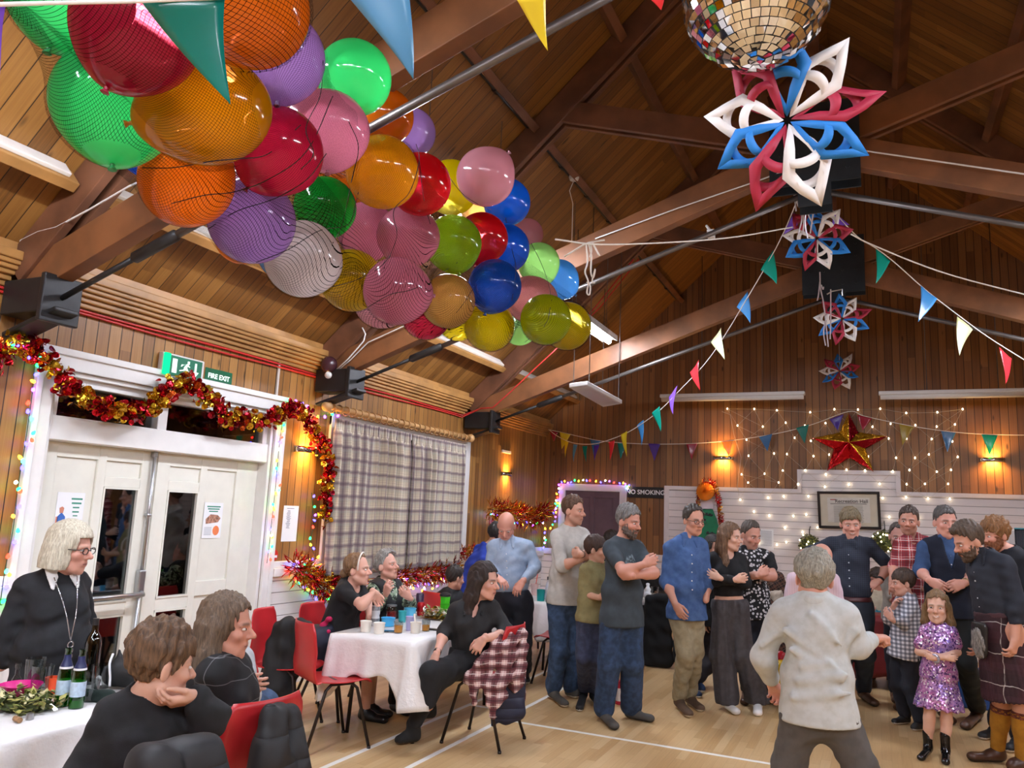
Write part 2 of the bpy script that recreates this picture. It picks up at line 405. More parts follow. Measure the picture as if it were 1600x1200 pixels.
# architrave + lining + transom frame
AY0, AY1, AZ = 3.32, 5.72, 2.61
b = MB()
bxl(b, XL, XL+.03, AY0, DY0, 0, AZ); bxl(b, XL, XL+.03, DY1, AY1, 0, AZ); bxl(b, XL, XL+.03, AY0, AY1, DZ, AZ)
bxl(b, XL, XL+.045, AY0-.015, AY0+.03, 0, AZ); bxl(b, XL, XL+.045, AY1-.03, AY1+.015, 0, AZ); bxl(b, XL, XL+.05, AY0-.02, AY1+.02, AZ-.035, AZ+.012)
bevel(b.build('architrave', WPAINT, door), .006)
b = MB(); bxl(b, XL-.16, XL, DY0, DY0+.035, 0, DZ); bxl(b, XL-.16, XL, DY1-.035, DY1, 0, DZ); bxl(b, XL-.16, XL, DY0, DY1, DZ-.035, DZ); bxl(b, XL-.16, XL-.02, DY0, DY1, 2.005, 2.17); bxl(b, XL-.16, XL-.035, DY0, DY1, 2.0, 2.06)
ym = at_x(254, 620, XL-.06).y
bxl(b, XL-.16, XL-.03, ym-.045, ym+.045, 2.1, DZ); bxl(b, XL-.15, XL-.04, DY0, DY0+.09, 2.1, DZ); bxl(b, XL-.15, XL-.04, DY1-.09, DY1, 2.1, DZ); bxl(b, XL-.15, XL-.04, DY0, DY1, DZ-.09, DZ)
bevel(b.build('door_frame', WPAINT, door), .005)
b = MB(); bxl(b, XL-.1, XL-.094, DY0, DY1, 2.15, DZ); b.build('transom_glass', PANE, door)
yc = 4.47
for k, (y0, y1, py0, py1, gy0, gy1) in enumerate(((DY0+.035, yc-.004, 3.63, 3.95, 4.02, 4.33), (yc+.004, DY1-.035, 4.99, 5.33, 4.60, 4.92))):
    x0, x1 = LX-.045, LX
    b = MB()
    for (a0, a1) in ((y0, min(py0, gy0)), (max(py1, gy1), y1), (min(py1, gy1), max(py0, gy0))): bxl(b, x0, x1, a0, a1, .01, 2.0)
    bxl(b, x0, x1-.0008, y0, y1, 1.90, 2.0); bxl(b, x0, x1-.0008, y0, y1, .01, .2)
    bxl(b, x0, x1-.0008, gy0, gy1, 1.71, 1.785); bxl(b, x0, x1-.0008, gy0, gy1, .2, .3); bxl(b, x0, x1-.0008, py0, py1, .86, .98)
    bxl(b, x0, x1-.018, gy0, gy1, 1.785, 1.90); bxl(b, x0, x1-.018, py0, py1, .98, 1.90); bxl(b, x0, x1-.018, py0, py1, .2, .86); bxl(b, x0, x1-.0008, gy0, gy1, .78, .87)
    o = bevel(b.build('door_leaf', CREAM, door), .004)
    b = MB(); bxl(b, x0+.02, x0+.026, gy0, gy1, .3, 1.71); b.build('door_pane', PANE, o)
    b = MB()
    for (a0, a1, z0, z1) in ((gy0, gy1, .3, .78), (gy0, gy1, .87, 1.71)):
        for (q0, q1, r0, r1) in ((a0, a0+.014, z0, z1), (a1-.014, a1, z0, z1), (a0, a1, z0, z0+.014), (a0, a1, z1-.014, z1)): bxl(b, x1-.02, x1+.006, q0, q1, r0, r1)
    b.build('glazing_bead', CREAM, o)
yr = yc-.055
b = MB(); b.tube([(LX+.03, yr, 1.1), (LX+.03, yr, 1.99)], .013, 10); b.tube([(LX+.03, yr, .05), (LX+.03, yr, .95)], .013, 10); b.build('vertical_rod', SATIN, door, True)
b = MB(); b.box((LX, yr-.03, .90), (LX+.05, yr+.03, 1.1)); b.box((LX, yr-.02, 1.955), (LX+.045, yr+.02, 2.0)); b.box((LX, yr-.022, 1.5), (LX+.045, yr+.022, 1.525)); bevel(b.build('latch_box', SATIN, door), .01)
b = MB(); b.tube([(LX+.05, yr, .93), (LX+.10, yr-.02, .925), (LX+.10, DY0+.12, .925), (LX+.03, DY0+.1, .925)], .018, 10); b.build('push_bar', SATIN, door, True)

# ---------------------------------------------------------------- text and flat notices
def text_mesh(s, size, bold=0., align='CENTER'):
    cu = bpy.data.curves.new('t', 'FONT'); cu.body = s; cu.size = size; cu.align_x = align; cu.align_y = 'CENTER'; cu.extrude = .0012; cu.offset = bold
    o = bpy.data.objects.new('t', cu); COL.objects.link(o); dg = bpy.context.evaluated_depsgraph_get()
    me = bpy.data.meshes.new_from_object(o.evaluated_get(dg)); bpy.data.objects.remove(o); bpy.data.curves.remove(cu); return me
BASIS_L = lambda p: Matrix(((0, 0, 1, p[0]), (1, 0, 0, p[1]), (0, 1, 0, p[2]), (0, 0, 0, 1)))      # left wall: right = +Y
BASIS_F = lambda p: Matrix(((1, 0, 0, p[0]), (0, 0, -1, p[1]), (0, 1, 0, p[2]), (0, 0, 0, 1)))     # far wall
def wall_text(s, size, basis, pos, mat, parent, bold=0.):
    me = text_mesh(s, size, bold); me.transform(basis(pos)); return obj('lettering', me, mat, parent, True)
PAPER = M('#eceef0', .6, var=.01, name='paper'); INK = M('#6b7280', .7, var=0, name='grey ink'); INKG = M('#3f8f78', .7, var=0, name='green ink'); INKD = M('#23262b', .7, var=0, name='dark ink')
def wallplane(side, p, w, h, d, b, dx=0, dz=0):
    if side == 'L': b.box((p[0], p[1]-w/2+dx, p[2]-h/2+dz), (p[0]+d, p[1]+w/2+dx, p[2]+h/2+dz))
    else: b.box((p[0]-w/2+dx, p[1]-d, p[2]-h/2+dz), (p[0]+w/2+dx, p[1], p[2]+h/2+dz))
def wp(side, b, p, u, v, w, h, d=.0022):   # a mark at (u,v) from the centre of a sheet at p
    wallplane(side, p, w, h, d, b, u, v)
def sheet(name, label, cat, side, p, w, h, mat=PAPER, group=None, d=.0015):
    b = MB(); wallplane(side, p, w, h, d, b); return tag(b.build(name, mat), label, cat, group)
# exit sign box
p = at_x(287, 575, XL+.05); p = Vector((XL, p.y, p.z))
EXW, EXH = .36, .155
s = thing('exit_sign', 'green emergency exit sign box with running figure and down arrow', 'sign', p)
b = MB(); b.box((XL, p.y-EXW/2-.03, p.z-EXH/2-.015), (XL+.05, p.y+EXW/2+.03, p.z+EXH/2+.015)); bevel(b.build('casing', FIT, s), .01)
t = NT('lit green sign'); EXG = t.done(t.principled(Base_Color='#0d5a41', Roughness=.4, Emission_Color=lin('#0f7a55'), Emission_Strength=.25))
t = NT('lit white symbol'); EXWH = t.done(t.principled(Base_Color='#e6f2ea', Roughness=.4, Emission_Color=lin('#dff5e8'), Emission_Strength=.6))
t = NT('green lamp'); EXL = t.done(t.n('ShaderNodeEmission', {'Color': lin('#14e08a'), 'Strength': 1.6}))
b = MB(); b.box((XL+.05, p.y-EXW/2, p.z-EXH/2), (XL+.056, p.y+EXW/2, p.z+EXH/2)); b.build('sign_face', EXG, s)
b = MB(); b.box((XL+.05, p.y-EXW/2-.028, p.z-EXH/2-.005), (XL+.075, p.y-EXW/2+.03, p.z+EXH/2+.012)); bevel(b.build('lamp_end', EXL, s), .01)
b = MB(); x = XL+.0585
def sym(poly):
    b.prism([(x-.003, p.y+u*EXW/2, p.z+v*EXH/2) for u, v in poly], (.004, 0, 0))
sym([(-.66, -.72), (-.42, -.72), (-.42, .72), (-.66, .72)])
sym([(.16, .45), (.27, .45), (.27, .75), (.16, .75)])                                      # head
sym([(-.02, .05), (.12, .45), (.22, .38), (.1, -.12)]); sym([(.0, .32), (-.16, .3), (-.2, .08), (-.15, .08), (-.1, .22), (.08, .42)])
sym([(.16, .38), (.22, .18), (.3, .14), (.31, .22), (.25, .26), (.21, .42)]); sym([(.0, .05), (-.04, -.2), (-.26, -.32), (-.24, -.44), (.06, -.26), (.1, -.05)])
sym([(.05, -.05), (.14, -.3), (.08, -.68), (.17, -.7), (.25, -.28), (.14, .05)])
sym([(.58, .7), (.68, .7), (.68, -.2), (.82, -.2), (.63, -.75), (.44, -.2), (.58, -.2)])
b.build('symbols', EXWH, s)
# FIRE EXIT sign
p = at_x(341, 590, XL); GREENS = M('#12603f', .3, var=.1, name='green sign plate')
s = thing('fire_exit_sign', 'small green board lettered FIRE EXIT beside the lit exit box', 'sign', p)
b = MB(); wallplane('L', p, .30, .125, .006, b); b.build('plate', GREENS, s)
wall_text('FIRE EXIT', .058, BASIS_L, (XL+.008, p.y, p.z), EXWH, s, .0012)
# posters on the doors
def lines(side, mat, name, parent, p, rows):
    b = MB()
    for (u, v, w, h) in rows: wp(side, b, p, u, v, w, h, .003)
    return b.build(name, mat, parent)
px = LX-.012
p = at_x(108, 803, px); s = thing('poster', 'notice on the left door leaf with a figure in a blue vest', 'poster', p)
b = MB(); wallplane('L', p, .21, .297, .002, b); b.build('sheet', PAPER, s)
lines('L', INKG, 'heading', s, p, [(.045, .105, .085, .012), (.045, .075, .075, .012), (.045, .045, .05, .01), (.045, .015, .05, .01), (.045, -.012, .035, .008)])
lines('L', INK, 'small_print', s, p, [(.03, -.06-.014*i, .12, .004) for i in range(5)])
b = MB()
def fig(poly, pp=p, x=px+.003): b.prism([(x, pp.y+u, pp.z+v) for u, v in poly], (.001, 0, 0))
fig([(-.09, -.14), (-.035, -.14), (-.03, -.02), (-.06, .01), (-.09, -.02)]); b.build('vest_figure', M('#3a68b8', .7, var=0), s)
b = MB(); fig([(-.075, .005), (-.05, .005), (-.045, .04), (-.06, .05), (-.08, .04)]); fig([(-.1, -.1), (-.085, -.1), (-.085, -.02), (-.1, -.02)]); b.build('figure_head', M('#c9836a', .7, var=0), s)
p = at_x(332, 813, px); s = thing('poster', 'notice on the right door leaf with a building picture and orange disc', 'poster', p)
b = MB(); wallplane('L', p, .21, .297, .002, b); b.build('sheet', PAPER, s)
lines('L', INKG, 'heading', s, p, [(.0, .115, .15, .011), (.0, .095, .13, .011), (.0, .075, .1, .01)])
b = MB(); fig([(-.075, -.03), (.06, -.015), (.085, .02), (.05, .045), (-.03, .05), (-.08, .01)], p); b.build('picture', M('#b0806a', .7, var=.4, scale=60), s)
lines('L', INK, 'small_print', s, p, [(-.045, -.06-.012*i, .08, .003) for i in range(6)])
b = MB(); fig([(.045+.036*math.cos(a), -.085+.04*math.sin(a)) for a in np.linspace(0, 2*PI, 24)[:-1]], p); b.build('orange_disc', M('#e8824f', .6, var=.05), s)
# A4 list on the boards beside the door
p = at_x(453, 818, XL); s = thing('notice_sheet', 'white typed list pinned to the pine boards beside the doors', 'notice', p)
b = MB(); wallplane('L', p, .21, .33, .002, b); b.build('sheet', PAPER, s)
lines('L', INK, 'typing', s, p, [(-.01, .14, .1, .005)]+[(-.03+random.uniform(-.004, .004), .12-.009*i, .05+random.uniform(-.02, .02), .0035) for i in range(19)])
# red fire alarm call point
p = at_x(424, 867, XL); s = thing('fire_alarm_box', 'round red fire alarm button by the right door post', 'alarm', p)
b = MB(); b.lathe([(0, 0), (.055, 0), (.06, .012), (.05, .035), (0, .04)], 24, Matrix.Translation(p) @ Matrix.Rotation(PI/2, 4, 'Y')); b.build('body', M('#c3241f', .35, var=.03), s, 'auto')
b = MB(); wallplane('L', p+Vector((.038, 0, 0)), .06, .022, .004, b, 0, -.012); b.build('plate_label', PAPER, s)
b = MB(); y = at_x(431, 610, XL).y; b.box((XL, y-.012, 2.615), (XL+.02, y+.012, 2.94)); tag(bevel(b.build('cable_cover', TRUNK), .004), 'short white vertical cable cover above the right door post', 'trunking')
# red cables under the cornice
RED = M('#c0302c', .4, var=.05, name='red cable')
for i, dz in enumerate((.0, .03)):
    pts = [(XL+.02, y, 2.885+dz+.006*math.sin(y*2.4+i*2)) for y in np.linspace(YB+.1, 9.2, 50)]
    pts += [tuple(at_y(px, py, 9.05+.03*i)) for px, py in ((752, 638), (770, 637), (800, 610), (840, 572), (880, 535))] + [tuple(on_deck(px+8*i, py, .33)) for px, py in ((930, 480), (990, 405))]
    b = MB(); b.tube(pts, .009, 6); tag(b.build('red_cable', RED, smooth=True), ['lower of the two red cables under the left cornice', 'upper of the two red cables under the left cornice'][i], 'cable', 'red alarm cables')
# grey alarm bell with its cable and the sounder on truss two
p = at_y(514, 570, TY[1]-.12); s = thing('alarm_bell', 'dark round alarm bell on the truss foot above the curtain pole', 'alarm', p)
b = MB(); b.ball(p, (.085, .075, .085), 18, 12); b.build('bell', M('#40232a', .25, var=.05), s, True)
q = at_y(513, 586, TY[1]-.2); b = MB(); b.ball(q, .035, 12, 8); b.build('lamp_cap', FIT, s, True)
pts = [at_y(x, y, TY[1]-.1) for x, y in ((520, 583), (545, 560), (568, 533))]+[at_y(x, y, TY[1]-.1) for x, y in ((571, 522), (566, 512))]
b = MB(); b.tube(pts, .007, 6); tag(b.build('white_cable', FIT, smooth=True), 'thin white cable running up from the dark alarm bell', 'cable', 'white cables')
pts = [at_y(x, y, TY[1]-.09) for x, y in ((522, 584), (548, 562), (575, 535), (630, 510), (700, 480))]
b = MB(); b.tube(pts, .006, 6); tag(b.build('white_cable', FIT, smooth=True), 'white cable along the lower chord of the truss by the curtain', 'cable', 'white cables')
pts = [at_y(x, y, TY[0]-.08) for x, y in ((0, 412), (28, 378), (60, 362), (88, 355), (140, 327), (200, 292), (215, 285))]
b = MB(); b.tube(pts, .006, 6); tag(b.build('white_cable', FIT, smooth=True), 'white cable clipped along the truss foot above the tinsel', 'cable', 'white cables')
pts = [at_y(x, y, TY[1]-.07) for x, y in ((930, 373), (1060, 325), (1180, 284))]+[at_y(x, y, TY[1]-.12) for x, y in ((1290, 244), (1348, 235), (1450, 250), (1600, 272))]
b = MB(); b.tube(pts, .006, 6); tag(b.build('white_cable', FIT, smooth=True), 'white cable along the top of the middle truss behind the paper stars', 'cable', 'white cables')
# smoke detector with string
p = on_deck(893, 272, .05); s = thing('smoke_detector', 'white round smoke detector hanging under the left roof boards', 'smoke detector', p)
b = MB(); b.lathe([(0, .03), (.05, .03), (.055, .01), (.045, -.02), (0, -.025)], 18, Matrix.Translation(p+Vector((.03, 0, -.05)))); b.build('head', FIT, s, 'auto')
q = [p+Vector((.03, 0, -.07)), at_d(890, 298, (p-Vector(CAM)).length-.02), at_d(895, 318, (p-Vector(CAM)).length-.05), at_d(893, 395, (p-Vector(CAM)).length-.25)]
b = MB(); b.tube(q, .005, 6); b.build('pull_cord', FIT, s, True)
p = at_y(1111, 365, TY[1]+.1); b = MB(); b.box(tuple(p+Vector((-.03, -.03, -.04))), tuple(p+Vector((.03, .03, .03)))); b.tube([p+Vector((0, 0, .02)), at_y(1103, 352, TY[1]+.1)], .012, 6); tag(bevel(b.build('motion_sensor', FIT), .01), 'small white motion sensor below the middle truss rod', 'sensor')

# ---------------------------------------------------------------- window, curtains and pole
WX = XL
win = thing('window_1', 'window behind the drawn tartan curtains with white frame', 'window', (XL, 8, 0)); win['kind'] = 'structure'
b = MB(); bxl(b, WX, WX+.03, 6.42, 6.56, 1.1, 2.55); bxl(b, WX, WX+.03, 9.35, 9.47, 1.1, 2.55); bxl(b, WX, WX+.03, 6.42, 9.47, 2.45, 2.58); bevel(b.build('window_frame', WPAINT, win), .005)
b = MB(); bxl(b, WX, WX+.01, 6.56, 9.35, 1.12, 2.45); b.build('window_glass', M('#0b0d11', .05, var=0, name='night window glass'), win)
def tartan():
    t = NT('lilac tartan'); uv = t.n('ShaderNodeUVMap'); x = t.sep(uv.outputs[0])
    def stripes(c, per):
        f = t.math('FRACT', t.math('DIVIDE', c, per))
        def band(a, b_): return t.math('MULTIPLY', t.math('GREATER_THAN', f, a), t.math('LESS_THAN', f, b_))
        return band
    col = lin('#d9ccb2')
    bu, bv = stripes(x[0], .125), stripes(x[1], .125)
    for bnd in (bu, bv):
        col = t.mix(t.math('MULTIPLY', bnd(.05, .38), .55), col, '#6f5566')
        col = t.mix(t.math('MULTIPLY', bnd(.16, .27), .5), col, '#4f4450')
        col = t.mix(t.math('MULTIPLY', bnd(.40, .58), .3), col, '#8d9590')
        col = t.mix(t.math('MULTIPLY', bnd(.64, .66), .6), col, '#5e6b58')
        col = t.mix(t.math('MULTIPLY', bnd(.82, .835), .7), col, '#6a3f66')
    w = t.noise(t.comb(t.math('MULTIPLY', x[0], 300.), t.math('MULTIPLY', x[1], 300.), 0.), 1., 1)
    col = t.mix(t.math('MULTIPLY', w, .2), col, '#8a8288')
    p = t.principled(Base_Color=col, Roughness=.85); return t.done(p)
TARTAN = tartan()
CX = XL+.14
y0c, y1c = at_x(524, 660, CX).y, at_x(728, 690, CX).y; ztop = 2.505; 
def curtain(ya, yb, label, seed):
    rnd = random.Random(seed); n = 120; ph = [rnd.uniform(0, 6) for _ in range(6)]; fab = (yb-ya)*1.55
    def f(u, v):
        z = ztop-v*(ztop-.975)-.0
        amp = .052+.014*math.sin(u*9+ph[0]); k = u*(yb-ya)/.17*2*PI
        drift = .5*math.sin(v*2+u*7+ph[1])*v
        x = CX+(amp*(.45+.55*min(1, v*5)))*math.sin(k+drift+.6*math.sin(u*11+ph[2]))+.008*math.sin(k*2.3+ph[3])
        if v < .07: x = CX+.012*math.sin(u*260)+.5*(x-CX)
        y = ya+u*(yb-ya)+.018*math.cos(k+drift)*min(1, v*5)+.0*v
        return (x, y, z+.006*math.sin(k*1.3+ph[4])*v)
    b = MB(); b.grid(f, 240, 60)
    for i, (u, v) in list(b.uv.items()): b.uv[i] = (u*fab, v*1.56)
    o = b.build('curtain', TARTAN, None, True); solid(o, .004)
    return tag(o, label, 'curtain', 'tartan window curtains')
ymid = at_x(640, 700, CX).y
curtain(y0c, ymid-.02, 'tartan curtain panel nearer the double doors, lilac and cream', 1); curtain(ymid+.03, y1c, 'tartan curtain panel nearer the end wall, lilac and cream', 2)
POLE = M('#c79a63', .4, var=.1, name='pine curtain pole')
pl = thing('curtain_pole', 'light wooden curtain pole with round ends above the tartan curtains', 'curtain pole', (CX, 8, 2.6))
ya, yb = y0c-.12, y1c+.1; zp = 2.605
b = MB(); b.tube([(CX, ya, zp), (CX, yb, zp)], .030, 12); b.build('pole', POLE, pl, True)
for y in (ya-.03, yb+.03):
    b = MB(); b.ball((CX, y, zp), .055, 14, 10); b.build('finial', POLE, pl, True)
for y in (ya+.08, yb-.08):
    b = MB(); b.tube([(XL, y, zp), (CX, y, zp)], .014, 8); b.build('bracket', POLE, pl, True)
for i in range(26):
    y = ya+.05+(yb-ya-.1)*i/25; b = MB(); b.tube([(CX+.044*math.cos(a), y+.004*math.sin(a*2), zp-.010+.046*math.sin(a)) for a in np.linspace(0, 2*PI, 15)], .006, 6, False); b.build('curtain_ring', POLE, pl, True)

# ---------------------------------------------------------------- far wall: door, signs, frame
AUB = M('#5d4a55', .45, var=.06, name='aubergine door paint')
xl, xr = at_y(875.5, 760, YF).x, at_y(980, 760, YF).x; zt2 = at_y(930, 757, YF).z
d2 = thing('door_2', 'dark purple panelled door with white frame in the end wall', 'door', (xl, YF, 0)); d2['kind'] = 'structure'
b = MB(); flat(b, xl, xl+.11, 0, zt2, d=.05); flat(b, xr-.11, xr, 0, zt2, d=.05); flat(b, xl, xr, zt2-.11, zt2, d=.05); bevel(b.build('door_frame', WP2, d2), .006)
b = MB(); w_ = xr-xl-.22; x0 = xl+.11
flat(b, x0, x0+w_, 0, zt2-.11, d=.012)
for (u0, u1, z0, z1) in ((0, .12, 0, 1), (.46, .54, 0, 1), (.88, 1, 0, 1), (0, 1, .95, 1), (0, 1, .42, .5), (0, 1, 0, .1)): flat(b, x0+u0*w_, x0+u1*w_, z0*(zt2-.11), z1*(zt2-.11), d=.03)
lf = bevel(b.build('door_leaf', AUB, d2), .004)
b = MB(); b.ball((x0+w_*.93, YF-.07, 1.0), .03, 12, 8); b.build('door_knob', SATIN, lf, True)
x0, x1 = at_y(981, 770, YF).x, at_y(1037, 772, YF).x; zc = at_y(1008, 769.5, YF).z
s = thing('no_smoking_sign', 'black board lettered NO SMOKING beside the purple door', 'sign', ((x0+x1)/2, YF, zc))
b = MB(); flat(b, x0, x1, zc-.085, zc+.085, d=.02); b.build('board', M('#141416', .4, var=.05), s)
wall_text('NO SMOKING', .098, BASIS_F, ((x0+x1)/2, YF-.022, zc), M('#e8e8e8', .5, var=0), s, .0015)
# framed certificate, leaning out at the top
q0, q1 = at_y(1277, 760, YF-.1), at_y(1377, 836, YF-.05); cw, ch = q1.x-q0.x, .52
cc = Vector(((q0.x+q1.x)/2, YF-.075, at_y(1327, 797, YF-.08).z))
Mc = Matrix.Translation(cc) @ Matrix.Rotation(math.radians(5), 4, 'X') @ Matrix.Rotation(math.radians(-1.2), 4, 'Y')
fr = thing('framed_certificate', 'black framed hall certificate hanging on the white panelling', 'picture', cc)
def mbx(b, x0, x1, z0, z1, y0, y1): b.box((x0, y0, z0), (x1, y1, z1), Mc)
b = MB(); fw = .035
mbx(b, -cw/2, cw/2, ch/2-fw, ch/2, -.02, .02); mbx(b, -cw/2, cw/2, -ch/2, -ch/2+fw, -.02, .02); mbx(b, -cw/2, -cw/2+fw, -ch/2, ch/2, -.02, .02); mbx(b, cw/2-fw, cw/2, -ch/2, ch/2, -.02, .02); bevel(b.build('frame', M('#1e1512', .35, var=.1), fr), .006)
b = MB(); mbx(b, -cw/2+.02, cw/2-.02, -ch/2+.02, ch/2-.02, .0, .012); b.build('mount', M('#cfc7b2', .7, var=.05, scale=4), fr)
b = MB(); mbx(b, -cw*.34, cw*.34, -ch*.33, ch*.33, -.004, .001); b.build('certificate', M('#d3d1c8', .7, var=.05, scale=6), fr)
b = MB()
for i in range(17): mbx(b, -cw*.24, cw*.24+random.uniform(-.02, .0), ch*.11-i*.0145, ch*.11-i*.0145+.0045, -.006, -.003)
mbx(b, -cw*.29, cw*.29, ch*.155, ch*.175, -.006, -.003); b.build('written_lines', M('#82807a', .8, var=0), fr)
me = text_mesh('Recreation Hall', .068, .0008); me.transform(Mc @ Matrix(((1, 0, 0, .04), (0, 0, -1, -.006), (0, 1, 0, ch*.235), (0, 0, 0, 1)))); obj('title', me, M('#5b5650', .8, var=0), fr, True)
b = MB(); mbx(b, -cw*.29, -cw*.2, ch*.265, ch*.29, -.006, -.003); b.build('red_heading', M('#a8605a', .8, var=0), fr)
# papers on the white panelling
for (px, py, w_, h_, lab, m) in ((1197, 843, .21, .3, 'white typed sheet on the panelling behind the patterned shirt man', PAPER), (1587, 845, .2, .3, 'pale sheet on the panelling behind the ginger bearded man', PAPER), (1600, 846, .2, .34, 'turquoise sheet on the panelling at the picture edge', M('#3f9fb5', .6, var=.05))):
    p = at_y(px, py, YF-.02); s = thing('notice_sheet', lab, 'notice', p); b = MB(); wallplane('F', p, w_, h_, .002, b); b.build('sheet', m, s)
    lines('F', INK, 'typing', s, p, [(0, h_*.4-.016*i, w_*.75, .004) for i in range(14)])

# ---------------------------------------------------------------- wall sconces
def sconce_lamp():
    t = NT('sconce glow'); return t.done(t.n('ShaderNodeEmission', {'Color': lin('#ffb347'), 'Strength': 30.}))
SGLOW = sconce_lamp()
def sconce(side, px, py, label):
    if side == 'L': p = at_x(px, py, XL); Bm = Matrix.Translation(p) @ Matrix.Rotation(PI/2, 4, 'Z')
    else: p = at_y(px, py, YF); Bm = Matrix.Translation(p)
    s = thing('wall_sconce', label, 'wall light', p, 0, 'up and down wall lights')
    b = MB(); n = 14; prof = [(.15*math.cos(PI*k/n), -.085*math.sin(PI*k/n)) for k in range(n+1)]
    if side == 'L': prof = [(x, y) for x, y in prof]
    R = (lambda v: Bm @ Vector(v)) if side == 'F' else (lambda v: Vector((p.x-v[1], p.y+v[0], p.z+v[2])))
    outer = [(x, y, z) for z in (-.03, .03) for x, y in prof]; m = n+1
    b.add([R(v) for v in outer], [(k, k+1, m+k+1, m+k) for k in range(n)])
    o = solid(b.build('chrome_band', CHROME, s, 'auto'), .004)
    b = MB(); b.box(tuple(R((-.12, -.05, -.012))), tuple(R((.12, -.01, .012)))); b.build('lamp', SGLOW, s)
    for up in (1, -1):
        L = bpy.data.lights.new('sconce_spot', 'AREA'); L.energy = 7 if side == 'L' else 12; L.color = (1., .50, .13); L.size = .14; L.spread = math.radians(150)
        lo = bpy.data.objects.new('sconce_light', L); COL.objects.link(lo); lo.location = R((0, -.045, .022*up)); lo.rotation_euler = (0 if up < 0 else PI, 0, 0); lo.parent = s; lo.matrix_parent_inverse = Matrix.Translation(p).inverted()
sconce('L', 476, 703, 'chrome wall light glowing amber between the doors and the tartan curtain'); sconce('L', 790, 741, 'wall light glowing amber beyond the tartan curtain')
sconce('F', 1130, 716, 'amber wall light on the end wall above the orange paper ball'); sconce('F', 1550, 719, 'amber wall light on the end wall right of the foil star')
p = at_x(790, 706, XL); b = MB(); b.box((XL, p.y-.14, p.z-.02), (XL+.03, p.y+.14, p.z+.02)); tag(bevel(b.build('door_closer_strip', FIT), .004), 'short white strip on the boards above the second amber wall light', 'strip')
# suspended tube fittings in front of the end wall
for (xa_, ya_, xb_, yb_, lab) in ((1032, 624, 1258, 622, 'unlit white tube light hanging left of the foil star'), (1373, 620, 1640, 615, 'unlit white tube light hanging right of the foil star')):
    Yt = 11.6; a = at_y(xa_, ya_, Yt); c = at_y(xb_, yb_, Yt); c.z = a.z; s = thing('tube_light', lab, 'ceiling light', (a+c)/2, 0, 'unlit hanging tube lights')
    b = MB(); b.box((a.x, Yt-.06, a.z+.02), (c.x, Yt+.06, a.z+.07)); bevel(b.build('casing', FIT, s), .01)
    b = MB(); b.tube([(a.x+.02, Yt, a.z-.0), (c.x-.02, Yt, a.z)], .04, 12); b.build('diffuser', FIT, s, True)
    for f_ in (.3, .72):
        x = a.x+(c.x-a.x)*f_; b = MB(); b.tube([(x, Yt, a.z+.07), (x, Yt, deck_z(x)-.02)], .006, 6); b.build('suspension_wire', GREYROD, s, True)
# flat heater panel on chains near truss three
s = thing('panel_light', 'flat white panel light hanging on chains below the third truss', 'ceiling light', (-2.75, 7.9, 3.05))
zz = 3.05; quad = [at_z(889, 606, zz), at_z(918, 602, zz), at_z(972, 631, zz), at_z(942, 636, zz)]
b = MB(); b.prism([tuple(v) for v in quad], (0, 0, .05)); bevel(b.build('panel', FIT, s), .008)
cq = sum(quad, Vector())/4
b = MB(); b.prism([tuple(cq+(v-cq)*.8+Vector((0, 0, -.004))) for v in quad], (0, 0, .006)); b.build('diffuser', M('#c9c6c0', .3, var=.02), s)
for v in quad:
    q = cq+(v-cq)*.85; b = MB(); b.tube([(q.x, q.y, zz+.04), (q.x, q.y, deck_z(q.x)-.03)], .005, 6); b.build('chain', GREYROD, s, True)
# ---------------------------------------------------------------- foil materials
def foil(name, col, rough=.22, wr=1.):
    t = NT(name); n = t.noise(t.pos(), 14., 3); p = t.principled(Base_Color=col, Metallic=.85, Roughness=rough)
    t.set(p, 'Normal', t.bump(n, .6*wr, .03)); return t.done(p)
FRED, FGOLD, FORANGE, FDRED = foil('red foil', '#c01524'), foil('gold foil', '#d8a92c'), foil('copper foil', '#cf5a1e'), foil('dark red foil', '#8a0d22')
def catenary(pts, n=12, sag=0.):
    out = []
    for a, b in zip(pts[:-1], pts[1:]):
        for k in range(n): t = k/n; out.append(Vector(a).lerp(Vector(b), t)-Vector((0, 0, sag*4*t*(1-t))))
    return out+[Vector(pts[-1])]
def smooth_path(pts, n=10):
    P = [Vector(p) for p in pts]; P = [2*P[0]-P[1]]+P+[2*P[-1]-P[-2]]; out = []
    for i in range(1, len(P)-2):
        for k in range(n):
            t = k/n; a, b, c, d = P[i-1:i+3]
            out.append(.5*((2*b)+(c-a)*t+(2*a-5*b+4*c-d)*t*t+(3*b-a-3*c+d)*t**3))
    return out+[P[-2]]
